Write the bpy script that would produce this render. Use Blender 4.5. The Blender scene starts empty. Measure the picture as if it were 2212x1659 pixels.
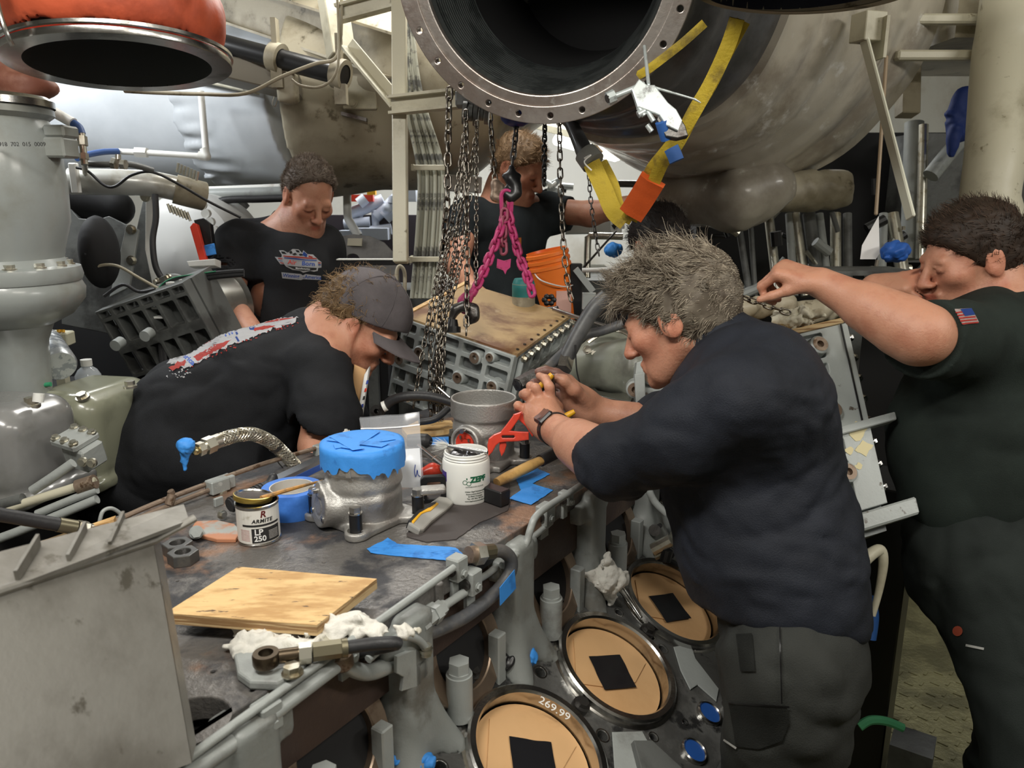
import bpy, math, random
import numpy as np
from mathutils import Vector, Matrix
from mathutils.bvhtree import BVHTree
# ---------------------------------------------------------------- camera, world, lights, exposure
SC = bpy.context.scene
COL = SC.collection
FPX = 1671.0; PITCH = math.radians(13.5); EYE = 1.62
SP, CP = math.sin(PITCH), math.cos(PITCH)
cd = bpy.data.cameras.new('camera'); cam = bpy.data.objects.new('camera', cd); COL.objects.link(cam)
cam.location = (0, 0, EYE); cam.rotation_euler = (math.radians(90) - PITCH, 0, 0)
cd.sensor_width = 36; cd.lens = 36 * FPX / 2212; cd.clip_start = .02
cd.dof.use_dof = True; cd.dof.focus_distance = 1.6; cd.dof.aperture_fstop = 9
SC.camera = cam
SC.view_settings.view_transform = 'Standard'; SC.view_settings.look = 'None'
SC.view_settings.gamma = 1; SC.view_settings.use_curve_mapping = False
SC.view_settings.exposure = 0.15
W = bpy.data.worlds.new('world'); SC.world = W; W.use_nodes = True
W.node_tree.nodes['Background'].inputs[0].default_value = (.55, .6, .62, 1)
W.node_tree.nodes['Background'].inputs[1].default_value = .06
def area(name, loc, aim, sx, sy, e, col):
    l = bpy.data.lights.new(name, 'AREA'); l.shape = 'RECTANGLE'; l.size = sx; l.size_y = sy; l.energy = e; l.color = col
    o = bpy.data.objects.new(name, l); COL.objects.link(o); o.location = loc
    o.rotation_euler = (Vector(aim) - Vector(loc)).to_track_quat('-Z', 'Y').to_euler(); return o
area('overhead_light', (-.55, .35, 2.55), (-.2, 1.4, 1.0), .9, .16, 25, (1, .97, .9))
area('overhead_light', (.9, .1, 2.5), (.5, 1.5, .9), .9, .16, 12, (1, .94, .84))
area('overhead_light', (-.3, 2.75, 2.6), (-.1, 2.2, 1), 1.0, .15, 16, (1, .98, .93))
area('overhead_light', (-1.9, 2.6, 2.35), (-1.6, 2.9, 1.2), 1.0, .15, 20, (.95, .98, 1))
area('overhead_light', (1.9, 3.6, 2.6), (1.7, 2.6, 1), 1.0, .2, 14, (.95, .97, 1))
area('overhead_light', (2.3, .7, 2.35), (1.2, 2.0, 1.7), .9, .14, 13, (1, .97, .9))  # added unseen light, aimed at the big exhaust duct for its highlights
area('overhead_light', (.35, 4.2, 2.75), (.3, 4.4, 1), 1.0, .2, 45, (1, 1, 1))
area('overhead_light', (-1.6, 4.2, 2.75), (-1.6, 4.4, 1), 1.0, .2, 22, (1, 1, 1))
# ---------------------------------------------------------------- helpers
V3 = lambda *a: np.array(a, float)
def D(px, py, t):            # a point seen at picture position px, py and t metres ahead of the eye
    x = (px - 1106) / FPX; y = (py - 829.5) / FPX
    return V3(x * t, (CP - y * SP) * t, EYE - (SP + y * CP) * t)
def Z(px, py, z):            # the same on the level z
    y = (py - 829.5) / FPX
    return D(px, py, (EYE - z) / (SP + y * CP))
def unit(v): v = np.asarray(v, float); return v / max(1e-12, np.linalg.norm(v))
def frame(zax, hint=(0, 0, 1)):
    z = unit(zax); h = np.asarray(hint, float)
    if abs(np.dot(z, unit(h))) > .98: h = V3(1, 0, 0) if abs(z[0]) < .9 else V3(0, 1, 0)
    x = unit(np.cross(h, z)); y = np.cross(z, x); return np.array([x, y, z])   # rows
def frame_fu(fwd, up):       # rows: right, forward, up
    f = unit(fwd); r = unit(np.cross(f, up)); return np.array([r, f, np.cross(r, f)])
RNG = np.random.default_rng(7)
def vnoise(p, seed=0):
    p = p + seed * 17.31; i = np.floor(p).astype(np.int64); f = p - i; f = f * f * (3 - 2 * f)
    def hs(a, b, c):
        n = (a * 374761393 + b * 668265263 + c * 2147483647 + seed * 1013) & 0xffffffff
        n = ((n ^ (n >> 13)) * 1274126177) & 0xffffffff
        return ((n ^ (n >> 16)) & 0xffff) / 65535.
    x, y, z = i[..., 0], i[..., 1], i[..., 2]; u, v, w = f[..., 0], f[..., 1], f[..., 2]; r = 0
    for dx in (0, 1):
        for dy in (0, 1):
            for dz in (0, 1):
                r = r + hs(x + dx, y + dy, z + dz) * (u if dx else 1 - u) * (v if dy else 1 - v) * (w if dz else 1 - w)
    return r * 2 - 1
# ------- materials
MATS = {}
def mat(name, c1, rough=.5, metal=0., c2=None, scale=6, lo=.4, hi=.62, c3=None, s3=20, lo3=.55, hi3=.68, bump=0, bs=60, sss=0, alpha=1, coat=0,
        trans=0, emit=0, tint=False, stretch=None, det=7, rvar=.0, sheen=0, dist=0., spec=.5):
    if name in MATS: return MATS[name]
    m = bpy.data.materials.new(name); m.use_nodes = True; nt = m.node_tree; N = nt.nodes; L = nt.links
    b = N['Principled BSDF']; I = b.inputs
    I['Base Color'].default_value = (*c1, 1); I['Roughness'].default_value = rough; I['Metallic'].default_value = metal
    tc = N.new('ShaderNodeTexCoord'); mp = N.new('ShaderNodeMapping'); L.new(tc.outputs['Object'], mp.inputs[0])
    if stretch: mp.inputs['Scale'].default_value = stretch
    def noise(s, d=det):
        n = N.new('ShaderNodeTexNoise'); n.inputs['Scale'].default_value = s; n.inputs['Detail'].default_value = d
        n.inputs['Roughness'].default_value = .62; n.inputs['Distortion'].default_value = dist; L.new(mp.outputs[0], n.inputs['Vector']); return n
    out = None
    def layer(prev, c, s, lo, hi):
        n = noise(s); r = N.new('ShaderNodeMapRange'); r.interpolation_type = 'SMOOTHSTEP'
        r.inputs['From Min'].default_value = lo; r.inputs['From Max'].default_value = hi
        L.new(n.outputs['Fac'], r.inputs['Value']); x = N.new('ShaderNodeMix'); x.data_type = 'RGBA'
        L.new(r.outputs[0], x.inputs['Factor'])
        if prev is None: x.inputs['A'].default_value = (*c1, 1)
        else: L.new(prev, x.inputs['A'])
        x.inputs['B'].default_value = (*c, 1); return x.outputs['Result'], r.outputs[0]
    f2 = None
    if c2: out, f2 = layer(out, c2, scale, lo, hi)
    if c3: out, _ = layer(out, c3, s3, lo3, hi3)
    if tint:
        a = N.new('ShaderNodeAttribute'); a.attribute_name = 'tint'; x = N.new('ShaderNodeMix'); x.data_type = 'RGBA'; x.blend_type = 'MULTIPLY'
        x.inputs['Factor'].default_value = 1
        if out is None: x.inputs['A'].default_value = (*c1, 1)
        else: L.new(out, x.inputs['A'])
        L.new(a.outputs['Color'], x.inputs['B']); out = x.outputs['Result']
    if out is not None: L.new(out, I['Base Color'])
    if rvar and f2 is not None:
        r = N.new('ShaderNodeMapRange'); r.inputs['To Min'].default_value = rough; r.inputs['To Max'].default_value = min(1, max(.05, rough + rvar))
        L.new(f2, r.inputs['Value']); L.new(r.outputs[0], I['Roughness'])
    if bump:
        n = noise(bs, 4); bp = N.new('ShaderNodeBump'); bp.inputs['Strength'].default_value = min(1, bump); bp.inputs['Distance'].default_value = .004 * max(1, bump)
        L.new(n.outputs['Fac'], bp.inputs['Height']); L.new(bp.outputs[0], I['Normal'])
    if sss: I['Subsurface Weight'].default_value = sss; I['Subsurface Radius'].default_value = (.012, .004, .002); I['Subsurface Scale'].default_value = 1
    if coat: I['Coat Weight'].default_value = coat; I['Coat Roughness'].default_value = .15
    if trans: I['Transmission Weight'].default_value = trans; I['IOR'].default_value = 1.3
    if alpha < 1: I['Alpha'].default_value = alpha
    I['Specular IOR Level'].default_value = spec
    if sheen: I['Sheen Weight'].default_value = sheen
    if emit: I['Emission Color'].default_value = (*c1, 1); I['Emission Strength'].default_value = emit
    MATS[name] = m; return m
# ------- objects
def tag(o, label=None, cat=None, group=None, kind=None):
    if label: o['label'] = label
    if cat: o['category'] = cat
    if group: o['group'] = group
    if kind: o['kind'] = kind
    return o
def thing(name, label, cat, loc, group=None):
    o = bpy.data.objects.new(name, None); COL.objects.link(o); o.location = tuple(loc); o.empty_display_size = .05
    return tag(o, label, cat, group)
def wloc(o):
    p = Vector((0, 0, 0))
    while o is not None: p += o.location; o = o.parent
    return np.array(p)
class MB:
    def __init__(s): s.v = []; s.f = []; s.n = 0; s.sm = []; s.mi = []; s.cur = 0
    def add(s, v, f, smooth=True):
        v = np.asarray(v, float); s.v.append(v); k = s.n
        for q in f: s.f.append([i + k for i in q]); s.sm.append(smooth); s.mi.append(s.cur)
        s.n += len(v); return s
    def box(s, c, half, R=None, bev=.0):
        hx, hy, hz = half; R = np.eye(3) if R is None else np.asarray(R)
        if bev <= 0:
            v = np.array([[x * hx, y * hy, z * hz] for x in (-1, 1) for y in (-1, 1) for z in (-1, 1)])
            f = [(0, 1, 3, 2), (4, 6, 7, 5), (0, 4, 5, 1), (2, 3, 7, 6), (0, 2, 6, 4), (1, 5, 7, 3)]
        else:
            b = min(bev, .9 * min(half)); v = []; key = {}
            for x in (-1, 1):
                for y in (-1, 1):
                    for z in (-1, 1):
                        for ax in range(3):
                            p = [x * hx, y * hy, z * hz]
                            for q in range(3):
                                if q != ax: p[q] -= (x, y, z)[q] * b
                            key[(x, y, z, ax)] = len(v); v.append(p)
            f = []
            for ax in range(3):
                o1, o2 = [(1, 2), (2, 0), (0, 1)][ax]
                for sg in (-1, 1):
                    q = []
                    for a, c_ in ((-1, -1), (1, -1), (1, 1), (-1, 1)):
                        t = [0, 0, 0]; t[ax] = sg; t[o1] = a; t[o2] = c_; q.append(key[(*t, ax)])
                    f.append(q if sg > 0 else q[::-1])
                for a in (-1, 1):
                    for c_ in (-1, 1):
                        t1 = [0, 0, 0]; t1[o1] = a; t1[o2] = c_; t2 = list(t1); t1[ax] = -1; t2[ax] = 1
                        f.append([key[(*t1, o1)], key[(*t2, o1)], key[(*t2, o2)], key[(*t1, o2)]])
            for x in (-1, 1):
                for y in (-1, 1):
                    for z in (-1, 1): f.append([key[(x, y, z, k)] for k in range(3)])
            v = np.array(v)
        return s.add(v @ R + np.asarray(c), f, False)
    def rings(s, P, caps=True, smooth=True):     # P: list of (n,3) loops
        n = len(P[0]); v = np.concatenate(P); f = []
        for i in range(len(P) - 1):
            for j in range(n):
                k = (j + 1) % n; f.append((i * n + j, i * n + k, (i + 1) * n + k, (i + 1) * n + j))
        s.add(v, f, smooth)
        if caps:
            s.add(P[0], [list(range(n))[::-1]], False); s.add(P[-1], [list(range(n))], False)
        return s
    def cyl(s, a, b, r, r2=None, n=20, caps=True, smooth=True, hint=(0, 0, 1)):
        a, b = np.asarray(a, float), np.asarray(b, float); r2 = r if r2 is None else r2; F = frame(b - a, hint)
        q = np.arange(n) * 2 * math.pi / n; c = np.cos(q)[:, None] * F[0] + np.sin(q)[:, None] * F[1]
        return s.rings([a + c * r, b + c * r2], caps, smooth)
    def hexa(s, a, b, r, hint=(0, 0, 1)): return s.cyl(a, b, r, n=6, smooth=False, hint=hint)
    def tube(s, pts, r, n=12, sub=6, caps=True, closed=False, flat=None):
        P = spline(pts, sub, closed); m = len(P); rr = np.interp(np.linspace(0, 1, m), np.linspace(0, 1, len(r)), r) if np.ndim(r) else np.full(m, r)
        T = np.gradient(P, axis=0) if not closed else np.roll(P, -1, 0) - np.roll(P, 1, 0)
        F = frame(T[0]); x = F[0]; out = []; q = np.arange(n) * 2 * math.pi / n
        for i in range(m):
            t = unit(T[i]); x = unit(x - t * np.dot(x, t)); y = np.cross(t, x)
            a, b_ = (1, 1) if flat is None else flat
            out.append(P[i] + rr[i] * (np.cos(q)[:, None] * x * a + np.sin(q)[:, None] * y * b_))
        if closed: out.append(out[0])
        return s.rings(out, caps and not closed)
    def lathe(s, prof, o, ax, n=40, hint=(0, 0, 1), caps=False, smooth=True, a0=0, a1=2 * math.pi):
        F = frame(ax, hint); o = np.asarray(o, float); full = abs(a1 - a0 - 2 * math.pi) < 1e-6
        q = a0 + np.arange(n if full else n + 1) * (a1 - a0) / n; c = np.cos(q)[:, None] * F[0] + np.sin(q)[:, None] * F[1]; m = len(c)
        P = [o + c * r + F[2] * h for r, h in prof]; v = np.concatenate(P); f = []
        for i in range(len(P) - 1):
            sharp = None
            for j in range(m if full else m - 1):
                k = (j + 1) % m; f.append((i * m + j, i * m + k, (i + 1) * m + k, (i + 1) * m + j))
        s.add(v, f, smooth)
        if caps: s.add(P[0], [list(range(m))[::-1]], False); s.add(P[-1], [list(range(m))], False)
        return s
    def ball(s, c, r, R=None, n=16):
        r = np.ones(3) * r; R = np.eye(3) if R is None else R; P = []
        for i in range(n // 2 + 1):
            t = math.pi * i / (n // 2); q = np.arange(n) * 2 * math.pi / n
            P.append((np.stack([np.cos(q) * math.sin(t) * r[0], np.sin(q) * math.sin(t) * r[1], np.full(n, math.cos(t)) * r[2]], 1)) @ R + np.asarray(c))
        return s.rings(P[::-1], False)
    def bolt(s, c, ax, r=.008, h=.007, washer=True, hint=(0, 0, 1)):
        c = np.asarray(c, float); ax = unit(ax)
        if washer: s.cyl(c - ax * .004, c + ax * .0015, r * 1.35, n=16)
        return s.hexa(c - ax * .004, c + ax * h, r, hint)
    def link(s, c, d, w, L, wd, r, n=6, m=14):      # chain link: centre, long dir, width dir
        d = unit(d); w = unit(w - d * np.dot(w, d)); q = np.arange(m) * 2 * math.pi / m
        x = np.cos(q) * wd; y = np.sin(q) * wd + np.sign(np.sin(q)) * (L - wd)
        p = np.asarray(c) + x[:, None] * w + y[:, None] * d
        return s.tube(p, r, n=n, sub=1, closed=True)
    def build(s, name, m, parent=None, label=None, sharp=35, origin=None, tintf=None, **kw):
        v = np.concatenate(s.v); base = wloc(parent) if parent is not None else (V3(0, 0, 0) if origin is None else np.asarray(origin))
        me = bpy.data.meshes.new(name); me.from_pydata((v - base).tolist(), [], s.f); ms = m if isinstance(m, (list, tuple)) else [m]
        for q in ms: me.materials.append(q)
        me.polygons.foreach_set('use_smooth', s.sm)
        if len(ms) > 1: me.polygons.foreach_set('material_index', s.mi)
        me.validate()
        if any(s.sm) and sharp < 180: me.set_sharp_from_angle(angle=math.radians(sharp))
        o = bpy.data.objects.new(name, me); COL.objects.link(o)
        if parent is not None: o.parent = parent
        else: o.location = tuple(base)
        if label: o['label'] = label
        for k_, x in kw.items(): o[k_] = x
        return o
def spline(pts, sub=6, closed=False):
    P = np.asarray(pts, float)
    if sub <= 1 or len(P) < 3: return P
    n = len(P); out = []
    for i in range(n if closed else n - 1):
        g = (lambda j: P[j % n]) if closed else (lambda j: P[min(max(j, 0), n - 1)])
        p0, p1, p2, p3 = g(i - 1), g(i), g(i + 1), g(i + 2)
        for k in range(sub):
            t = k / sub; out.append(.5 * ((2 * p1) + (p2 - p0) * t + (2 * p0 - 5 * p1 + 4 * p2 - p3) * t * t + (3 * p1 - p0 - 3 * p2 + p3) * t ** 3))
    if not closed: out.append(P[-1])
    return np.array(out)
def circ(cx, cy, r, n=24): return [(cx + r * math.cos(2 * math.pi * i / n), cy + r * math.sin(2 * math.pi * i / n)) for i in range(n)]
def rrect(x0, y0, x1, y1, r, n=5):
    out = []
    for cx, cy, a in ((x1 - r, y1 - r, 0), (x0 + r, y1 - r, 90), (x0 + r, y0 + r, 180), (x1 - r, y0 + r, 270)):
        for i in range(n + 1):
            q = math.radians(a + 90 * i / n); out.append((cx + r * math.cos(q), cy + r * math.sin(q)))
    return out
def curve_mesh(cu):
    o = bpy.data.objects.new('tmp', cu); COL.objects.link(o); dg = bpy.context.evaluated_depsgraph_get(); dg.update()
    me = bpy.data.meshes.new_from_object(o.evaluated_get(dg)); bpy.data.objects.remove(o); return me
def me_data(me):
    v = np.empty(len(me.vertices) * 3); me.vertices.foreach_get('co', v); f = [list(p.vertices) for p in me.polygons]
    bpy.data.meshes.remove(me); return v.reshape(-1, 3), f
def plate(loops, th, bevel=0):       # 2-D outline with holes, extruded to z in [0, th]
    cu = bpy.data.curves.new('tmp', 'CURVE'); cu.dimensions = '2D'; cu.fill_mode = 'BOTH'; cu.extrude = max(1e-5, th / 2 - bevel); cu.bevel_depth = bevel; cu.bevel_resolution = 1
    for lp in loops:
        sp = cu.splines.new('POLY'); sp.points.add(len(lp) - 1); sp.use_cyclic_u = True
        for i, (x, y) in enumerate(lp): sp.points[i].co = (x, y, 0, 1)
    v, f = me_data(curve_mesh(cu)); bpy.data.curves.remove(cu); v[:, 2] += th / 2; return v, f
def text(s, size, th=.0004, align='CENTER', spacing=1, shear=0, bold=0):
    cu = bpy.data.curves.new('tmp', 'FONT'); cu.body = s; cu.size = size; cu.extrude = th; cu.align_x = align; cu.align_y = 'CENTER'; cu.space_character = spacing; cu.shear = shear; cu.resolution_u = 3
    cu.offset = bold
    v, f = me_data(curve_mesh(cu)); bpy.data.curves.remove(cu); return v, f
def place(v, o, X, Y, Zx=None):      # local xyz -> world
    X, Y = np.asarray(X, float), np.asarray(Y, float); Zx = np.cross(X, Y) if Zx is None else Zx
    return np.asarray(o) + v[:, :1] * X + v[:, 1:2] * Y + v[:, 2:3] * Zx
def fmesh(name, v, f, m, parent=None, smooth=False, origin=None, tint=None, sharp=180, label=None, mi=None):
    base = wloc(parent) if parent is not None else (V3(0, 0, 0) if origin is None else np.asarray(origin))
    me = bpy.data.meshes.new(name); vv = np.asarray(v) - base
    if isinstance(f, np.ndarray):
        k = f.shape[1]; me.vertices.add(len(vv)); me.vertices.foreach_set('co', vv.ravel().astype(np.float32))
        me.loops.add(f.size); me.loops.foreach_set('vertex_index', f.ravel().astype(np.int32)); me.polygons.add(len(f))
        me.polygons.foreach_set('loop_start', np.arange(0, f.size, k, dtype=np.int32)); me.update(calc_edges=True)
    else: me.from_pydata(vv.tolist(), [], f)
    ms = m if isinstance(m, (list, tuple)) else [m]
    for q in ms: me.materials.append(q)
    if mi is not None: me.polygons.foreach_set('material_index', mi.astype(np.int32))
    if smooth:
        me.polygons.foreach_set('use_smooth', np.ones(len(me.polygons), bool))
        if sharp < 180: me.set_sharp_from_angle(angle=math.radians(sharp))
    if tint is not None:
        at = me.color_attributes.new('tint', 'FLOAT_COLOR', 'POINT'); c = np.ones((len(vv), 4), np.float32); c[:, :3] = tint; at.data.foreach_set('color', c.ravel())
    me.validate(); o = bpy.data.objects.new(name, me); COL.objects.link(o)
    if parent is not None: o.parent = parent
    else: o.location = tuple(base)
    if label: o['label'] = label
    return o
# ------- signed distance modelling
def smin(a, b, k):
    if k <= 0: return np.minimum(a, b)
    h = np.maximum(k - np.abs(a - b), 0) / k; return np.minimum(a, b) - h * h * k * .25
def cone(a, b, ra, rb=None, k=.02, op=1, fl=None):
    a, b = np.asarray(a, float), np.asarray(b, float); rb = ra if rb is None else rb; ba = b - a; L = max(1e-9, ba @ ba)
    F = None
    if fl is not None: ax, amt = unit(fl[0]), fl[1]        # flatten along an axis by factor
    def f(p):
        q = p - a; h = np.clip((q @ ba) / L, 0, 1); w = q - h[..., None] * ba
        if fl is not None:
            c = w @ ax; w = w + (c * (1 / amt - 1))[..., None] * ax
        return (np.linalg.norm(w, axis=-1) - (ra + (rb - ra) * h)) * (1 if fl is None else min(1, amt))
    r = max(ra, rb); return (f, np.minimum(a, b) - r, np.maximum(a, b) + r, k, op)
def ell(c, r, R=None, k=.02, op=1):
    c = np.asarray(c, float); r = np.ones(3) * np.asarray(r, float); R = np.eye(3) if R is None else np.asarray(R); M = r.max()
    def f(p):
        q = (p - c) @ R.T; k0 = np.linalg.norm(q / r, axis=-1); k1 = np.linalg.norm(q / (r * r), axis=-1) + 1e-9; return k0 * (k0 - 1) / k1
    return (f, c - M, c + M, k, op)
def rbox(c, half, R=None, rad=.01, k=.01, op=1):
    c = np.asarray(c, float); half = np.asarray(half, float) - rad; R = np.eye(3) if R is None else np.asarray(R); M = np.linalg.norm(half) + rad
    def f(p):
        q = np.abs((p - c) @ R.T) - half; return np.linalg.norm(np.maximum(q, 0), axis=-1) + np.minimum(q.max(-1), 0) - rad
    return (f, c - M, c + M, k, op)
def torus(c, ax, R_, r, k=.01, op=1, sq=(1, 1)):
    c = np.asarray(c, float); F = frame(ax) if np.ndim(ax) == 1 else np.asarray(ax); M = R_ * max(sq) + r
    def f(p):
        q = (p - c) @ F.T; return np.sqrt((np.sqrt((q[..., 0] / sq[0]) ** 2 + (q[..., 1] / sq[1]) ** 2) - R_) ** 2 + q[..., 2] ** 2) - r
    return (f, c - M, c + M, k, op)
def disc(a, b, r, rad=.003, k=.01, op=1):      # sharp cylinder
    a, b = np.asarray(a, float), np.asarray(b, float); c = (a + b) / 2; n = unit(b - a); H = np.linalg.norm(b - a) / 2 - rad; M = math.hypot(H, r) + rad
    def f(p):
        q = p - c; h = q @ n; w = np.linalg.norm(q - h[..., None] * n, axis=-1); dx = w - (r - rad); dy = np.abs(h) - H
        return np.minimum(np.maximum(dx, dy), 0) + np.sqrt(np.maximum(dx, 0) ** 2 + np.maximum(dy, 0) ** 2) - rad
    return (f, c - M, c + M, k, op)
def cut(p0, n, k=.004):                        # keep the side n points away from
    p0 = np.asarray(p0, float); n = unit(n)
    return (lambda p: (p - p0) @ n, None, None, k, 0)
def sdf(prims, h, disp=None, dmax=0, B=8):
    lo = np.min([q[1] for q in prims if q[4] == 1], 0) - 3 * h - dmax; hi = np.max([q[2] for q in prims if q[4] == 1], 0) + 3 * h + dmax
    nb = np.maximum(1, np.ceil((hi - lo) / (h * B)).astype(int)); hd = h * B * .87
    g = np.stack(np.meshgrid(*[np.arange(n) for n in nb], indexing='ij'), -1).reshape(-1, 3); ctr = lo + (g + .5) * h * B - h * .5
    def comb(d, q, e):
        if q[4] == 1: return smin(d, e, q[3])
        if q[4] == -1: return -smin(-d, e, q[3])
        return -smin(-d, -e, q[3])
    pd = []; d0 = np.full(len(ctr), 9.)
    for q in prims: e = q[0](ctr); pd.append(e); d0 = comb(d0, q, e)
    act = np.abs(d0) < hd * 1.6 + dmax + .01
    N = nb * B; V = np.empty(N, np.float32); Vb = V.reshape(nb[0], B, nb[1], B, nb[2], B)
    Vb[...] = np.where(d0 > 0, 1., -1.).reshape(nb)[:, None, :, None, :, None]
    ai = np.nonzero(act)[0]; og = np.stack(np.meshgrid(*[np.arange(B)] * 3, indexing='ij'), -1).reshape(-1, 3)
    for c0 in range(0, len(ai), 600):
        ii = ai[c0:c0 + 600]; P = lo + (g[ii][:, None, :] * B + og[None]) * h; dd = np.full(P.shape[:2], 9.)
        for q, e in zip(prims, pd):
            if q[4] == 1: sel = e[ii] < hd * 1.8 + q[3] + dmax + .015
            elif q[4] == -1: sel = e[ii] < hd * 1.8 + q[3] + dmax + .015
            else: sel = e[ii] > -(hd * 1.8 + q[3] + .01)
            if sel.any(): dd[sel] = comb(dd[sel], q, q[0](P[sel]))
        if disp is not None:
            near = np.abs(dd) < dmax + 3 * h
            if near.any(): dd[near] += disp(P[near])
        gg = g[ii]; Vb[gg[:, 0], :, gg[:, 1], :, gg[:, 2], :] = dd.reshape(-1, B, B, B)
    V[[0, -1]] = 1; V[:, [0, -1]] = 1; V[:, :, [0, -1]] = 1
    ins = V < 0; st = np.array([N[1] * N[2], N[2], 1]); cells = []; pts = []; quads = []; flat = V.ravel()
    for ax in range(3):
        a = [slice(None)] * 3; b = [slice(None)] * 3; a[ax] = slice(0, -1); b[ax] = slice(1, None)
        ch = ins[tuple(a)] != ins[tuple(b)]; e = np.stack(np.nonzero(ch), 1); i0 = e @ st; va, vb = flat[i0], flat[i0 + st[ax]]
        t = va / (va - vb); p = e.astype(float); p[:, ax] += t; o1, o2 = [(1, 2), (2, 0), (0, 1)][ax]; cs = [i0 - a_ * st[o1] - b_ * st[o2] for a_, b_ in ((1, 1), (0, 1), (0, 0), (1, 0))]
        q = np.stack(cs, 1); q[va > 0] = q[va > 0][:, ::-1]; quads.append(q)
        for c_ in cs: cells.append(c_); pts.append(p)
    if not sum(map(len, quads)): raise ValueError('empty sdf')
    cells = np.concatenate(cells); pts = np.concatenate(pts); u, inv = np.unique(cells, return_inverse=True); cnt = np.bincount(inv)
    v = np.stack([np.bincount(inv, pts[:, k]) / cnt for k in range(3)], 1) * h + lo; f = np.searchsorted(u, np.concatenate(quads))
    return v, f
def sdfobj(name, prims, h, m, parent=None, disp=None, dmax=0, origin=None, tint=None, label=None, minf=None):
    v, f = sdf(prims, h, disp, dmax); return fmesh(name, v, f, m, parent, True, origin, None if tint is None else tint(v), label=label, mi=None if minf is None else minf(v[f].mean(1)))
def folds(amp, fr, seed=0, dirs=(1, 1, 1)):
    dirs = np.asarray(dirs, float)
    def f(p):
        w = vnoise(p * fr * .45, seed + 5)[..., None]
        a = vnoise(p * fr * dirs + w * 1.3, seed); b = vnoise(p * fr * 2.1 * dirs + w, seed + 1)
        return amp * ((1 - 2 * np.abs(a)) * .7 + .35 * b)
    return f
def bvh_of(o):
    me = o.data; base = wloc(o); return BVHTree.FromPolygons([tuple(Vector(v.co) + Vector(base)) for v in me.vertices], [tuple(p.vertices) for p in me.polygons])
def subdiv(v, f, maxlen):     # split long triangles so that a print can follow its cloth
    tri = []
    for q in f:
        for k in range(1, len(q) - 1): tri.append((q[0], q[k], q[k + 1]))
    v = [np.asarray(x) for x in v]; mid = {}
    for _ in range(7):
        out = []; ch = False
        for a, b, c in tri:
            e = [(a, b, c), (b, c, a), (c, a, b)]; L = [np.linalg.norm(v[x] - v[y]) for x, y, _ in e]; k = int(np.argmax(L))
            if L[k] > maxlen:
                x, y, z = e[k]; key = (min(x, y), max(x, y))
                if key not in mid: mid[key] = len(v); v.append((v[x] + v[y]) / 2)
                m_ = mid[key]; out += [(x, m_, z), (m_, y, z)]; ch = True
            else: out.append((a, b, c))
        tri = out
        if not ch: break
    return np.array(v), tri
def decal(v, f, bvh, o, X, Y, direction, lift=.0012, maxlen=.012):
    v, f = subdiv(v, f, maxlen); X, Y = np.asarray(X, float), np.asarray(Y, float); d = Vector(unit(direction)); w = np.asarray(o) + v[:, :1] * X + v[:, 1:2] * Y; out = []; ok = []
    for p in w:
        h = bvh.ray_cast(Vector(p) - d * .5, d, 1.2)
        if h[0] is None: out.append(p); ok.append(False)
        else: out.append(np.array(h[0]) - np.array(d) * lift); ok.append(True)
    f = [q for q in f if all(ok[i] for i in q)]; return np.array(out), f
def strands(name, roots, dirs, L, r, m, parent, segs=6, curl=.3, wave=60, droop=0, seed=1, tint=None, lean=None, lfac=None):
    rg = np.random.default_rng(seed); n = len(roots); L = L * (.6 + .8 * rg.random(n)) * (1 if lfac is None else lfac); P = np.zeros((n, segs + 1, 3)); P[:, 0] = roots; d = dirs.copy()
    ph = rg.random((n, 1)) * 0
    for s in range(segs):
        q = P[:, s] * wave; w = np.stack([vnoise(q, 3), vnoise(q, 4), vnoise(q, 5)], 1) * curl + rg.normal(0, curl * .25, (n, 3)); d = d + w
        d[:, 2] -= droop
        if lean is not None: d = d + np.asarray(lean)
        d /= np.linalg.norm(d, axis=1)[:, None]; P[:, s + 1] = P[:, s] + d * (L / segs)[:, None]
    T = np.gradient(P, axis=1); T /= np.linalg.norm(T, axis=2)[..., None] + 1e-9; up = rg.normal(size=(n, 1, 3)); x = np.cross(T, up); x /= np.linalg.norm(x, axis=2)[..., None] + 1e-9; y = np.cross(T, x)
    rad = r * np.linspace(1, .25, segs + 1)[None, :, None]; V = np.stack([P + rad * (math.cos(a) * x + math.sin(a) * y) for a in (0, 2.094, 4.189)], 2).reshape(-1, 3)
    base = (np.arange(n) * (segs + 1) * 3)[:, None, None]; s_ = (np.arange(segs) * 3)[None, :, None]; j = np.arange(3)[None, None, :]; j2 = (j + 1) % 3
    F = np.stack([base + s_ + j, base + s_ + j2, base + s_ + 3 + j2, base + s_ + 3 + j], -1).reshape(-1, 4)
    tn = None
    if tint is not None: c = tint(rg, n); tn = np.repeat(c, (segs + 1) * 3, 0)
    return fmesh(name, V, F, m, parent, True, tint=tn)
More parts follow.
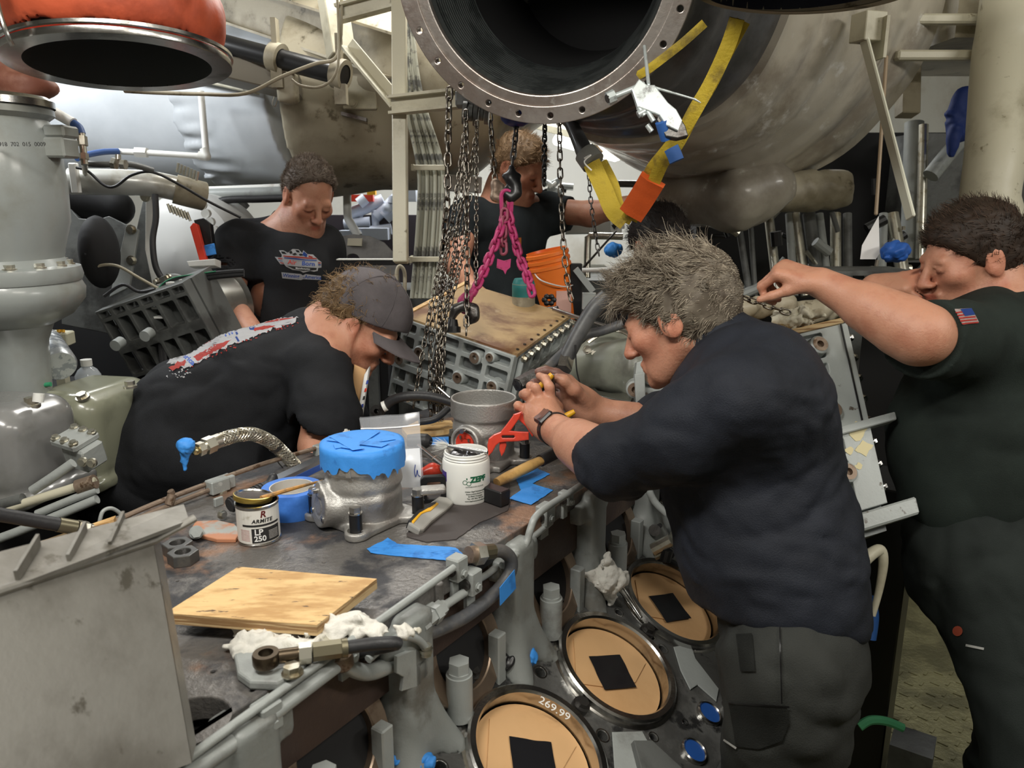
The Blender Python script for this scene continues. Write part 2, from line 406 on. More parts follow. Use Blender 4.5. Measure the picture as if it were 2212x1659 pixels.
# ---------------------------------------------------------------- materials
M_deck = mat('deck_steel', (.17, .16, .15), .36, .35, (.055, .055, .06), 6.5, .47, .57, (.29, .17, .11), 5.0, .54, .66, bump=.5, bs=110, rvar=.25, dist=.15)
M_grey = mat('grey_paint', (.33, .35, .34), .38, 0, (.17, .17, .16), 9, .53, .72, (.5, .52, .5), 25, .66, .72, bump=.25, bs=50, rvar=.2)
M_greyd = mat('dark_grey_paint', (.12, .125, .12), .42, 0, (.05, .05, .048), 7, .45, .65, bump=.3, bs=40)
M_bank = mat('bare_block_face', (.125, .125, .12), .3, .5, (.24, .24, .23), 8, .5, .66, (.05, .05, .05), 16, .56, .64, bump=.3, bs=70, rvar=-.1)
M_steel = mat('machined_steel', (.55, .54, .52), .22, 1, (.3, .29, .27), 14, .5, .7, bump=.05, bs=200)
M_dsteel = mat('dark_steel', (.14, .135, .13), .35, .9, (.06, .05, .045), 20, .5, .65, bump=.2, bs=120)
M_chain = mat('chain_steel', (.22, .2, .17), .3, 1, (.08, .06, .05), 40, .5, .62)
M_zinc = mat('zinc_plate', (.62, .6, .52), .3, .9, (.4, .35, .25), 30, .5, .65)
M_rust = mat('rusty_rod', (.27, .2, .15), .5, .6, (.38, .3, .22), 30, .5, .65, (.12, .07, .04), 50, .55, .65, bump=.2, bs=150)
M_cast = mat('cast_aluminium', (.45, .44, .42), .5, .75, (.34, .32, .3), 12, .45, .65, bump=.3, bs=260)
M_rub = mat('black_rubber', (.022, .022, .024), .5, bump=.2, bs=120)
M_hose = mat('grey_hose', (.075, .078, .085), .5, c2=(.12, .115, .11), scale=30, bump=.2, bs=120)
M_black = mat('black_finish', (.012, .012, .013), .35)
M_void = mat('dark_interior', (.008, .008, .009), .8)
M_blue = mat('blue_painters_tape', (.045, .28, .78), .6, c2=(.03, .2, .6), scale=24, lo=.55, hi=.62, bump=.25, bs=60)
M_ply = mat('plywood_face', (.74, .50, .23), .55, c2=(.50, .29, .11), scale=13, lo=.42, hi=.66, c3=(.10, .06, .035), s3=34, lo3=.61, hi3=.68, bump=.3, bs=80, stretch=(1, 3.5, 1))
M_plye = mat('plywood_edge', (.62, .45, .24), .6, c2=(.3, .17, .07), scale=9, lo=.48, hi=.56, stretch=(.6, .6, 22), bump=.2)
M_card = mat('cardboard', (.66, .40, .19), .75, c2=(.56, .32, .14), scale=5, lo=.4, hi=.7, bump=.15, bs=20)
M_rag = mat('white_rag_cloth', (.72, .7, .64), .85, c2=(.45, .42, .33), scale=16, lo=.55, hi=.72, bump=.5, bs=150)
M_brownwall = mat('rust_brown_port', (.075, .05, .042), .5, .3, (.13, .085, .06), 9, .5, .7, bump=.3)
M_cream = mat('cream_paint', (.55, .52, .40), .45, 0, (.33, .3, .21), 5, .5, .72, (.2, .17, .1), 22, .62, .7, bump=.25, bs=40)
M_creamd = mat('soiled_cream_paint', (.38, .34, .25), .5, 0, (.2, .17, .11), 3.5, .45, .65, (.12, .1, .06), 14, .6, .7, bump=.3, bs=30)
M_lag = mat('beige_lagging', (.36, .33, .27), .42, 0, (.2, .175, .14), 3, .45, .68, (.5, .48, .42), 9, .6, .7, bump=.5, bs=14, coat=.3)
M_lagd = mat('dark_lagging', (.10, .10, .105), .4, .1, (.05, .05, .05), 4, .45, .6, bump=.4, bs=18, coat=.3)
M_insul = mat('silver_insulation_cloth', (.5, .53, .56), .5, 0, (.42, .45, .48), 2, .4, .7, bump=.35, bs=6)
M_orange = mat('orange_lagging', (.55, .10, .04), .55, c2=(.3, .05, .02), scale=5, lo=.45, hi=.68, bump=.6, bs=14)
M_white = mat('white_plastic', (.8, .8, .76), .4, c2=(.6, .58, .52), scale=18, lo=.6, hi=.75)
M_wht = mat('white_print', (.85, .85, .83), .6)
M_redp = mat('red_enamel', (.62, .05, .025), .3, c2=(.45, .04, .02), scale=20, lo=.5, hi=.7)
M_yel = mat('yellow_handle', (.8, .42, .02), .4)
M_navy = mat('navy_print', (.02, .05, .3), .6)
M_glow = mat('fluorescent_tube', (1, .98, .92), .4, emit=9)
# ---------------------------------------------------------------- the engine's own directions
EA = V3(.55, .835, 0); EA /= np.linalg.norm(EA); EN = V3(EA[1], -EA[0], 0); UP = V3(0, 0, 1); DZ = 1.08
def E(s, q, z=DZ): return EA * s + EN * q + UP * z
EYEP = V3(0, 0, EYE)
def PL(px, py, p0, nn, lift=0):
    d = D(px, py, 1) - EYEP; nn = unit(nn); return EYEP + d * (((np.asarray(p0) + nn * lift - EYEP) @ nn) / (d @ nn))
def QW(px, py, q): return PL(px, py, EN * q, EN)
TB = math.radians(28); BU = EN * math.cos(TB) - UP * math.sin(TB); BN = EN * math.sin(TB) + UP * math.cos(TB)
B0 = E(0, -.523, .80)
def BK(px, py, lift=0): return PL(px, py, B0, BN, lift)
# ---------------------------------------------------------------- room shell
def struct(name, mb, m): o = mb.build(name, m); o['kind'] = 'structure'; return o
M_wall = mat('room_wall_paint', (.42, .42, .39), .6, 0, (.22, .2, .17), 1.2, .45, .65, bump=.2, bs=8)
M_wallw = mat('bright_wall_paint', (.72, .72, .68), .55, 0, (.55, .52, .45), 1.5, .5, .7)
M_floor = mat('tread_plate_floor', (.30, .28, .15), .35, .4, (.16, .15, .08), 5, .4, .6, bump=1, bs=55)
struct('wall_back', MB().box((0, 6.1, 1.3), (3.6, .05, 1.7)), M_wallw)
struct('wall_left', MB().box((-3.55, 2.9, 1.3), (.05, 3.3, 1.7)), M_wall)
struct('wall_right', MB().box((3.55, 2.9, 1.3), (.05, 3.3, 1.7)), M_wall)
struct('wall_front', MB().box((0, -.45, 1.3), (3.6, .05, 1.7)), M_wall)
struct('ceiling', MB().box((0, 2.9, 3.02), (3.6, 3.4, .04)), M_cream)
fl = MB().box((0, 2.9, -.04), (3.6, 3.4, .04))
for i in range(30):
    for j in range(26):
        x, y = .55 + i * .045, .9 + j * .06; a = math.radians(45 if (i + j) % 2 else -45)
        fl.box((x, y, .001), (.014, .004, .002), np.array([[math.cos(a), math.sin(a), 0], [-math.sin(a), math.cos(a), 0], [0, 0, 1]]))
struct('floor', fl, M_floor)
# ---------------------------------------------------------------- diesel engine block
eng = thing('diesel_engine', 'large opened grey marine diesel engine with worn steel deck and open cylinder bores', 'engine', E(1.2, -.95, 0))
def to2(p): return (p @ EA, p @ EN)
Rq = np.array([EA, EN, UP])
holes = [circ(*to2(Z(x, y, DZ)), r, 10) for x, y, r in ((665, 1275, .004), (850, 1210, .004), (1165, 1090, .004), (1075, 1155, .004), (600, 1260, .004), (948, 1258, .005), (460, 1450, .005),
         (383, 1255, .004), (700, 1215, .004), (1218, 1065, .004), (860, 1300, .003), (545, 1490, .005), (520, 1215, .003))]
def ccwq(loop, ccw=True): return loop
v, f = plate([[(.12, -1.27), (2.7, -1.27), (2.7, -.655), (.12, -.655)], circ(*to2(Z(412, 1555, DZ)), .042, 28)] + holes, .03, .002)
fmesh('top_deck', place(v, UP * (DZ - .03), EA, EN, UP), f, M_deck, eng, label='worn dark grey and rust-stained steel deck')
blk = MB().box(E(1.41, -.965, .80), (1.29, .27, .235), Rq)
blk.build('crankcase', M_void, eng)
mb = MB().box(E(1.41, -.672, 1.0), (1.29, .010, .045), Rq).box(E(1.41, -.69, .60), (1.29, .012, .34), Rq)
mb.build('side_wall', M_brownwall, eng)
# light-grey columns between the ports and bore rings on the side wall
BS = [.32, .59, .86, 1.13, 1.40, 1.67, 1.94, 2.21]
for i, s in enumerate(BS[1:]):
    sm = s - .135
    pr = [rbox(E(sm, -.655, .94), (.030, .030, .13), Rq, .010, .02), cone(E(sm - .02, -.65, .9), E(sm - .05, -.60, .80), .03, .026, .03), cone(E(sm + .02, -.65, .9), E(sm + .06, -.60, .80), .026, .024, .03),
          rbox(E(sm, -.66, 1.035), (.06, .022, .02), Rq, .006, .01), cut(B0 - BN * .004, -BN)]
    sdfobj('wall_column', pr, .006, mat('column_grey', (.25, .265, .255), .42, 0, (.13, .125, .11), 9, .5, .68, bump=.25, bs=50), eng)
    st = MB().cyl(E(sm + .085, -.628, .856), E(sm + .085, -.628, .93), .020).cyl(E(sm + .085, -.628, .93), E(sm + .085, -.628, .935), .017).hexa(E(sm + .085, -.628, .935), E(sm + .085, -.628, .952), .0165)
    st.build('head_stud', M_grey, eng)
    st = MB().box(E(sm - .075, -.635, .895), (.011, .011, .045), Rq, .002); st.build('rib', M_grey, eng)
for i, s in enumerate(BS):
    ax = EN * .93 + UP * .37
    c = E(s, -.668, .93)
    r = MB().lathe([(.062, -.01), (.062, .012), (.064, .014), (.088, .014), (.09, .012), (.09, -.01)], c, ax, 44, hint=tuple(EA)); r.build('port_ring', mat('brown_ring_steel', (.36, .27, .2), .35, .8, (.16, .1, .07), 12, .45, .65), eng, label='brown machined port ring in the side wall')
    MB().cyl(c - ax * .005, c + ax * .001, .062, n=36).build('port_opening', M_void, eng)
# bank face with bores
def bk2(s, w, r, n=20): return circ(s, w, r, n)      # plane coordinates: s along the engine, w down the bank from the bore line
bl = [[(.05, -.165), (2.6, -.165), (2.6, .225), (.05, .225)]]
for s in BS:
    bl.append(circ(s, 0, .104, 40))
hp0 = [(1178, 1358, .011), (1198, 1331, .009), (1212, 1316, .008), (1235, 1303, .0105), (1151, 1370, .006), (1188, 1410, .009), (1210, 1467, .011), (1188, 1490, .012), (1063, 1474, .0125), (1126, 1477, .009), (986, 1549, .013), (1009, 1517, .009), (1034, 1497, .009), (1320, 1562, .011), (1302, 1589, .012), (1272, 1562, .007), (1288, 1540, .006), (1412, 1592, .009), (1434, 1575, .010), (1454, 1552, .009), (1464, 1534, .009), (1446, 1383, .011), (1432, 1402, .011), (1409, 1378, .006), (1421, 1365, .006), (1352, 1305, .009), (1337, 1323, .010), (1285, 1310, .008), (946, 1573, .008), (925, 1594, .007), (990, 1620, .012), (1480, 1560, .006), (1425, 1640, .008), (1512, 1470, .006)]
hq = []
for x, y, r_ in hp0:
    p = BK(x, y) - B0; a_, b_ = p @ EA, p @ BU
    if all(math.hypot(a_ - q[0], b_ - q[1]) > r_ + q[2] + .002 for q in hq) and all(math.hypot(a_ - s, b_) > .122 + r_ for s in BS): hq.append((a_, b_, r_ * .9))
for s in BS:
    for a_, b_, r_ in ((s + .135, -.085, .011), (s + .135, .10, .010), (s + .135, .135, .008), (s + .11, -.13, .009), (s + .16, -.13, .009)):
        if all(math.hypot(a_ - q[0], b_ - q[1]) > .03 for q in hq) and all(math.hypot(a_ - q, b_) > .122 + r_ for q in BS): hq.append((a_, b_, r_))
bl += [circ(a_, b_, r_, 18) for a_, b_, r_ in hq]
v, f = plate(bl, .03, .0015)
fmesh('bank_face', place(v, B0 - BN * .03, EA, BU, BN), f, M_bank, eng, label='dark oily machined cylinder bank face')
bb = MB().box(B0 + EA * 1.32 + BU * .03 - BN * .21, (1.28, .195, .12), np.array([EA, BU, BN])); bb.build('bank_body', M_void, eng)
MB().box(B0 + EA * 1.32 + BU * .232 - BN * .2, (1.28, .006, .2), np.array([EA, BU, BN])).build('bank_side', M_greyd, eng)
for a_, b_, r_ in hq: MB().lathe([(r_ * .97, -.012), (r_ * .97, .0006), (r_ * 1.18, .0006), (r_ * 1.2, -.001)], B0 + EA * a_ + BU * b_, BN, 20).build('hole_rim', M_steel, eng)
for i, s in enumerate(BS):
    c = B0 + EA * s
    MB().lathe([(.101, -.08), (.101, .012), (.104, .016), (.113, .016), (.1165, .013), (.1165, .002), (.122, .001), (.122, -.002)], c, BN, 72).build('cylinder_liner', M_steel, eng, label='bright machined liner collar')
# things lying in the bores
for i, (s, lab, rot) in enumerate(((.86, 'tan cardboard disc with black tape square in the nearest bore, below the marked collar', .25), (1.13, 'tan cardboard disc with black tape square in the middle bore', .0), (1.40, 'tan cardboard disc with black tape square in the farthest bore, beside the white rag', -.1), (.59, 'tan cardboard disc in the bore beyond the bottom edge, left of the marked collar', .1), (1.67, 'tan cardboard disc with black tape square in the bore hidden behind the grey-haired man', .3))):
    c = B0 + EA * s - BN * .016
    t = thing('cardboard_disc', lab, 'bore cover', c, 'cardboard bore covers')
    q = circ(0, 0, .098, 48); v, f = plate([q], .004, .0005)
    fmesh('cover_disc', place(v, c - BN * .003, EA, BU, BN), f, M_card, t)
    v, f = plate([[(-.09, -.02), (-.02, -.093), (.06, -.075), (.09, .01), (.03, .03), (-.04, .01)]], .002)
    fmesh('loose_flap', place(v, c + BN * .0015 + BU * .006, EA * .95 + BU * .2, BU * .98 - EA * .2, BN), f, M_card, t)
    a = rot + .55; X = EA * math.cos(a) + BU * math.sin(a); Y = -EA * math.sin(a) + BU * math.cos(a); n_ = 14
    g = np.stack(np.meshgrid(np.linspace(-.036, .036, n_), np.linspace(-.034, .034, n_), indexing='ij'), -1).reshape(-1, 2); h = .0015 * vnoise(np.c_[g * 45, np.full(len(g), s * 9)], 2) + .0058
    P = c + g[:, :1] * X + g[:, 1:] * Y + h[:, None] * BN; ff = [(i_ * n_ + j, (i_ + 1) * n_ + j, (i_ + 1) * n_ + j + 1, i_ * n_ + j + 1) for i_ in range(n_ - 1) for j in range(n_ - 1)]
    fmesh('tape_square', P, ff, mat('black_tape', (.012, .012, .014), .28, bump=.2, bs=30), t, True, label='black tape square')
v, f = text('269.99', .021, .0002)
o = fmesh('paint_marking', place(v, BK(1198, 1531, .0167), unit(BU * .98 + EA * .28), unit(EA * .98 - BU * .28), BN), f, M_wht, eng, label='white handwritten number on the collar')
# pads, caps and studs on the bank face
def bkplate(name, pts, th, m, parent, lift=0.0005, **k):
    P = [BK(*p) for p in pts]; l2 = [((p - B0) @ EA, (p - B0) @ BU) for p in P]; v, f = plate([l2], th, .0012); return fmesh(name, place(v, B0 + BN * lift, EA, BU, BN), f, m, parent, **k)
bkplate('mating_pad', [(1455, 1400), (1490, 1395), (1500, 1425), (1550, 1490), (1545, 1515), (1505, 1480), (1490, 1490), (1470, 1450)], .003, M_grey, eng)
bkplate('mating_pad', [(1322, 1585), (1385, 1583), (1400, 1610), (1440, 1640), (1440, 1700), (1330, 1700), (1325, 1630)], .003, M_grey, eng)
bkplate('grey_bracket', [(1362, 1612), (1400, 1612), (1560, 1760), (1400, 1760)], .012, M_greyd, eng, .003)
for x, y, nm in ((1530, 1543, 'blue blanking cap in a steel ring, upper of two beside the trouser pocket'), (1497, 1625, 'blue blanking cap in a steel ring, lower of two near the bottom edge')):
    c = BK(x, y); t = thing('blanking_cap', nm, 'cap', c, 'blue blanking caps')
    MB().lathe([(.024, 0), (.024, .006), (.021, .008), (.0195, .006), (.0195, .003)], c, BN, 32).build('steel_ring', M_steel, t)
    MB().cyl(c, c + BN * .0045, .0195, n=28).build('blue_insert', mat('blue_plastic', (.02, .09, .35), .4), t)
for k, s in enumerate(BS[2:6]):
    for da, w, r_ in ((-.135, .0, .010), (.02, -.155, .009), (-.14, .19, .008)):
        c = B0 + EA * (s + da) + BU * w; MB().cyl(c, c + BN * .012, r_ * 1.5, n=14).hexa(c + BN * .012, c + BN * .02, r_).build('threaded_stud', M_dsteel, eng)
def crumple(name, c, r, m, seed, label, cat, amp=.25, h=None, extra=(), group=None):
    c = np.asarray(c); h = h or r / 13; pr = [ell(c, np.array(r) * np.array([1, .9, .8]), k=r * .5)] + list(extra)
    def dp(p): return folds(r * amp, 1.6 / r, seed)(p)
    t = sdfobj(name, pr, h, m, None, dp, r * amp, origin=c - V3(0, 0, r * .7)); tag(t, label, cat, group); return t
crumple('tape_wad', BK(1140, 1420, .015), .019, M_blue, 1, 'crumpled blue tape plug between two bores below the engine deck', 'tape')
crumple('tape_wad', BK(858, 1640, .012), .013, M_blue, 2, 'small crumpled blue tape plug at bottom edge, left of its darker twin', 'tape')
crumple('tape_wad', BK(918, 1645, .014), .017, M_blue, 3, 'crumpled dark blue tape plug at bottom edge beside the nearest bore', 'tape')
crumple('rubber_plug', BK(1090, 1428, .015), .02, M_black, 4, 'round black rubber plug left of the crumpled blue tape plug', 'plug')
# white rag on a tool handle over the farthest bore
rc = BK(1312, 1250, .05)
def D_(a, dx, dy, dt=0): return a + V3(dx, dt, -dy)
prags = [ell(rc, (.032, .03, .034), k=.02), ell(D_(rc, -.035, -.012), (.022, .022, .016), k=.012), ell(D_(rc, -.05, .01), (.024, .02, .018), k=.012), ell(D_(rc, .0, -.035), (.012, .012, .02), k=.01), ell(D_(rc, .028, .0), (.018, .016, .02), k=.01), ell(D_(rc, .006, .034), (.016, .014, .026), k=.01)]
o = sdfobj('shop_rag', prags, .0025, M_rag, None, lambda p: folds(.008, 40, 3)(p) + folds(.004, 95, 5)(p), .016, origin=rc - V3(0, 0, .05)); tag(o, 'crumpled white rag bunched over the edge of the farthest bore', 'rag')
t = MB().tube([BK(1330, 1262, .03), BK(1345, 1275, .028), BK(1362, 1300, .022), BK(1385, 1335, .018)], [.006, .008, .007, .004], n=14).build('steel_pin', M_steel, None, origin=BK(1345, 1275)); tag(t, 'polished curved steel pin sticking out beneath the white rag', 'pin')
# ---------------------------------------------------------------- pipes and clamps on the deck edge
def W_(px, py, q=-.638): return QW(px, py, q)
def pipe(name, pts, r, m, label, cat='pipe', group=None, n=14, ends=None, sub=6):
    mb = MB().tube(pts, r, n=n, sub=sub); o = mb.build(name, m, None, origin=np.mean(pts, 0)); tag(o, label, cat, group); return o
pipe('oil_pipe', [W_(395, 1646), W_(560, 1526), W_(760, 1383), W_(980, 1226)], .0052, M_grey, 'thin grey rod pipe running nearest the deck surface in the foreground')
t = thing('coolant_pipe', 'thick light grey pipe in the foreground ending in an open rusty mouth', 'pipe', W_(580, 1540))
MB().tube([W_(380, 1690), W_(548, 1572), W_(640, 1502), W_(728, 1436)], .0095, n=18).build('pipe_run', M_grey, t)
pm = W_(737, 1421); MB().lathe([(.0085, -.016), (.013, -.012), (.0145, -.002), (.0145, .004), (.009, .005), (.0085, -.01)], pm, UP * .8 - EN * .1 - EA * .1, 28).build('open_mouth', M_rust, t, label='rusty open end')
MB().tube([W_(742, 1432), W_(768, 1447), W_(800, 1452), W_(838, 1436, -.65), W_(850, 1425, -.66)], [.010, .0105, .0105, .0125, .0125], n=18).build('elbow', M_grey, t)
pipe('oil_pipe', [W_(925, 1335), W_(955, 1312), W_(1006, 1278)], .0065, M_grey, 'short grey pipe stub between the union nuts and the square clamp')
pipe('oil_pipe', [W_(1010, 1262, -.645), W_(1050, 1242, -.645), W_(1120, 1186, -.65), W_(1190, 1128, -.65)], .0055, M_grey, 'straight grey pipe passing behind the grey rubber hose')
pipe('fuel_pipe', [W_(1085, 1222, -.632), W_(1108, 1203, -.632), W_(1135, 1176, -.632), W_(1146, 1143, -.632), W_(1156, 1118, -.632), W_(1178, 1098, -.632), W_(1225, 1068, -.632), W_(1260, 1045, -.64)], .0062, M_grey, 'bent light grey pipe with a double kink below the black mat')
def clampblk(px, py, q, sx, lab, m=None, r=.018):
    c = W_(px, py, q); t = thing('pipe_clamp', lab, 'clamp', c, 'pipe clamps on the deck edge')
    MB().box(c, (sx, .012, r), Rq, .002).build('clamp_body', m or M_grey, t)
    MB().cyl(c - EA * (sx + .004), c - EA * (sx - .001), .0085, n=20).build('bushing', M_dsteel, t)
    MB().bolt(c + EN * .012 - UP * .006, EN, .005, .005).build('clamp_bolt', M_grey, t)
    MB().box(c - UP * (r + .012) + EN * -.004, (sx * .8, .004, .016), Rq, .001).build('clamp_foot', m or M_grey, t)
    return t
clampblk(576, 1545, -.642, .014, 'large grey square pipe clamp nearest the camera on the thick pipe', r=.017)
clampblk(530, 1550, -.66, .010, 'small dark pipe clamp on the thin rod beside the large clamp', M_dsteel, .012)
clampblk(987, 1226, -.648, .013, 'upper square grey clamp holding the thin rod near the hose fitting')
clampblk(1018, 1255, -.636, .013, 'lower square grey clamp below the hose fitting', r=.019)
clampblk(1178, 1110, -.655, .016, 'grey bracket clamp under the double-kinked pipe')
clampblk(1222, 1075, -.648, .010, 'small far grey clamp at the elbow-side end of the bent pipe', r=.012)
clampblk(748, 1405, -.645, .012, 'grey clamp behind the open rusty pipe mouth', r=.012)
t = thing('union_fitting', 'stack of grey hex union nuts joining two pipes below the rags', 'fitting', W_(925, 1338))
a, b = W_(880, 1372), W_(960, 1308); dd = unit(b - a)
for k, (u_, r_, l_) in enumerate(((.35, .0155, .006), (.55, .013, .01), (.72, .0155, .006), (.86, .0125, .006))):
    c = a + (b - a) * u_; MB().hexa(c - dd * l_, c + dd * l_, r_).build('union_nut', M_grey, t)
MB().cyl(a, b, .009).build('pipe_core', M_grey, t)
t = thing('rubber_hose', 'grey rubber hose curving off the deck edge from a hex fitting', 'hose', W_(1060, 1290))
MB().tube([W_(1066, 1190, -.63), W_(1088, 1192, -.625), W_(1104, 1210, -.62), W_(1100, 1240, -.62), W_(1070, 1280, -.625), W_(1010, 1328, -.63), W_(950, 1358, -.635), W_(900, 1376, -.64), W_(840, 1395, -.65), W_(780, 1412, -.66)], [.0105] * 10, n=18).build('hose_tube', M_hose, t)
c = W_(1030, 1196, -.64); d_ = unit(W_(1070, 1190, -.63) - c)
MB().cyl(c + d_ * .008, c + d_ * .036, .0125, .0115, n=10, smooth=False).build('crimp_sleeve', mat('olive_sleeve', (.2, .18, .12), .4, .8), t)
MB().hexa(c - d_ * .006, c + d_ * .01, .0175).build('hex_nut', M_zinc, t); MB().cyl(c - d_ * .016, c - d_ * .004, .013).build('rusty_collar', M_rust, t)
t = thing('injector_tube', 'small bent grey tube arching down to a nut below the hose', 'pipe', W_(860, 1385))
MB().tube([W_(795, 1425, -.62), W_(825, 1398, -.62), W_(858, 1378, -.62), W_(885, 1376, -.62), W_(905, 1384, -.62), W_(918, 1398, -.62)], .0055, n=12).build('tube', M_grey, t)
c = W_(920, 1402, -.62); MB().cyl(c - UP * .009, c + UP * .006, .008, n=14).lathe([(.0095, -.004), (.0095, .001)], c, UP, 14).build('end_nut', M_zinc, t)
t = thing('mounting_bracket', 'grey flag-shaped bracket plate hanging below the bent injector tube', 'bracket', W_(885, 1440, -.63))
l2 = [W_(*p, -.628) for p in ((855, 1418), (905, 1398), (922, 1415), (920, 1455), (900, 1480), (866, 1490), (870, 1460), (855, 1452))]
v, f = plate([[(p @ EA, p[2]) for p in l2]], .006, .001); fmesh('bracket_plate', place(v, EN * -.631, EA, UP, EN), f, M_grey, t)
v, f = plate([[(0, 0), (.046, 0), (.045, .034), (.002, .03)]], .0008)
o = fmesh('tape_strip', place(v, W_(1080, 1308, -.606), EA * .96 + UP * .2, UP * 1.0 - EA * .1, EN), f, M_blue, None, origin=W_(1080, 1308, -.606)); tag(o, 'square blue tape tab hanging below the deck edge beside the hose', 'tape')
# ---------------------------------------------------------------- things on the deck
def oD(x, y, l=0): return Z(x, y, DZ + l)
def flat(name, pts, th, m, label=None, cat=None, lift=.0004, z=DZ, jag=0, parent=None, group=None, seed=0, wav=0, sub=None):
    P = np.array([Z(x, y, z + lift) for x, y in pts])
    if jag:
        out = []; rg = random.Random(seed)
        for i in range(len(P)):
            a, b = P[i], P[(i + 1) % len(P)]; n = max(1, int(np.linalg.norm(b - a) / .006))
            for k in range(n): out.append(a + (b - a) * k / n + V3(rg.uniform(-jag, jag), rg.uniform(-jag, jag), 0))
        P = np.array(out)
    v, f = plate([[(p[0], p[1]) for p in P]], th); v[:, 2] += z + lift
    if wav: v, f = subdiv(v, f, .012); v[:, 2] += wav * (1 + vnoise(v * 60, seed))
    o = fmesh(name, v, f, m, parent, bool(wav), origin=None if parent else P.mean(0), label=None if parent is None else label, sharp=40)
    if parent is None: tag(o, label, cat, group)
    return o
flat('rubber_sheet', [(878, 1160), (920, 1172), (985, 1166), (1034, 1131), (1096, 1104), (1104, 1078), (1100, 1040), (960, 1040), (905, 1070)], .0012, mat('dark_gasket_sheet', (.06, .05, .048), .7, bump=.2, bs=30), 'dark brown gasket sheet lying under the white jar and the knife', 'sheet', jag=.001)
flat('tape_strip', [(793, 1188), (838, 1163), (858, 1176), (985, 1184), (1004, 1202), (985, 1214), (900, 1206), (800, 1196)], .0006, M_blue, 'long torn blue tape strip in front of the taped housing', 'tape', jag=.0008, seed=1, wav=.0008)
flat('tape_strip', [(1115, 1035), (1160, 1012), (1188, 1025), (1150, 1046), (1195, 1060), (1148, 1092), (1100, 1078), (1125, 1060)], .0006, M_blue, 'torn blue tape patch beside the hammer head', 'tape', jag=.0008, seed=2, wav=.0008)
flat('tape_strip', [(915, 946), (985, 944), (990, 962), (920, 962)], .0006, M_blue, 'blue tape strip on the deck left of the open housing', 'tape', jag=.0006, seed=3, wav=.0006)
flat('tape_strip', [(690, 1046), (712, 1038), (720, 1062), (700, 1078), (690, 1066)], .0006, M_blue, 'small blue tape scrap between tape roll and taped housing', 'tape', jag=.0006, seed=4, wav=.0008)
flat('wood_strip', [(868, 935), (905, 918), (975, 918), (985, 936), (880, 950)], .012, M_ply, 'weathered wooden strip on the deck behind the zip bag', 'wood')
# plywood board
t = thing('plywood_board', 'square plywood offcut with a knotty top lying across white rags', 'board', oD(580, 1310))
zb = DZ + .034; c4 = [Z(357, 1324, zb), Z(515, 1224, zb), Z(814, 1250, zb), Z(684, 1350, zb)]
def board(c4, th, nm, me, parent):
    c4 = [np.asarray(p) for p in c4]; N_ = 18; M_ = []
    for layer, dz in ((0, 0), (1, -.0012)): pass
    v = np.array(c4 + [p - UP * .001 for p in c4]); f = [(0, 1, 2, 3)[::-1], (0, 4, 5, 1)[::-1], (1, 5, 6, 2)[::-1], (2, 6, 7, 3)[::-1], (3, 7, 4, 0)[::-1]]
    fmesh('top_face', v, f, nm, parent)
    k = V3(0, 0, .001); v = np.array([p - k for p in c4] + [p - UP * th for p in c4]); f = [(0, 4, 5, 1)[::-1], (1, 5, 6, 2)[::-1], (2, 6, 7, 3)[::-1], (3, 7, 4, 0)[::-1], (4, 5, 6, 7)]
    fmesh('ply_edge', v, f, me, parent)
board(c4, .015, M_ply, M_plye, t)
def rag(pts, lab, h=.0023, amp=.006, fr=45, seed=1, k=.02, m=M_rag):
    pr = [ell(p, r, k=k) for p, r in pts] + [cut(V3(0, 0, DZ + .0005), (0, 0, -1))] if m is M_rag else [ell(p, r, k=k) for p, r in pts]
    o = sdfobj('shop_rag', pr, h, m, None, lambda p: folds(amp * 1.25, fr * .8, seed)(p) + folds(amp * .7, fr * 2, seed + 3)(p), amp * 2.2, origin=pts[0][0] - V3(0, 0, pts[0][1][2])); return tag(o, lab, 'rag')
rag([(oD(530, 1392, .008), (.028, .016, .012)), (oD(570, 1398, .008), (.028, .022, .012)), (oD(625, 1402, .008), (.032, .022, .012)), (oD(675, 1398, .008), (.03, .02, .012)), (oD(580, 1360, .006), (.05, .03, .011))], 'soiled white rag pressed flat under the near edge of the plywood board', seed=2)
rag([(oD(730, 1372, .010), (.028, .024, .017)), (oD(768, 1352, .014), (.026, .02, .022)), (oD(800, 1362, .010), (.025, .018, .012)), (oD(850, 1368, .006), (.03, .014, .008)), (oD(885, 1362, .005), (.02, .01, .006))], 'crumpled white rag spilling out right of the plywood board', seed=5, amp=.008, fr=40)
rag([(oD(745, 945, .02), (.02, .02, .02)), (oD(762, 935, .02), (.015, .02, .02))], 'scrap of crumpled white paper behind the taped housing', seed=7, amp=.005, fr=70, h=.0025)
# hex nuts
for p, l_ in ((oD(385, 1194), 'dark steel hex nut standing farther from the camera, touching its twin'), (oD(397, 1214), 'dark steel hex nut nearer the camera, touching its twin')):
    t = thing('hex_nut', l_, 'nut', p, 'two loose hex nuts'); hx = [(.0215 * math.cos(math.pi / 3 * i + .3), .0215 * math.sin(math.pi / 3 * i + .3)) for i in range(6)]
    v, f = plate([hx, circ(0, 0, .0125, 28)], .018, .0012); fmesh('nut_body', v + p, f, mat('phosphated_steel', (.13, .13, .125), .45, .7, (.2, .19, .17), 30, .5, .7), t)
    mb = MB()
    for k in range(6): mb.lathe([(.0128, .002 + k * .0025), (.0112, .003 + k * .0025), (.0128, .0045 + k * .0025)], p, UP, 28)
    mb.build('thread', M_dsteel, t)
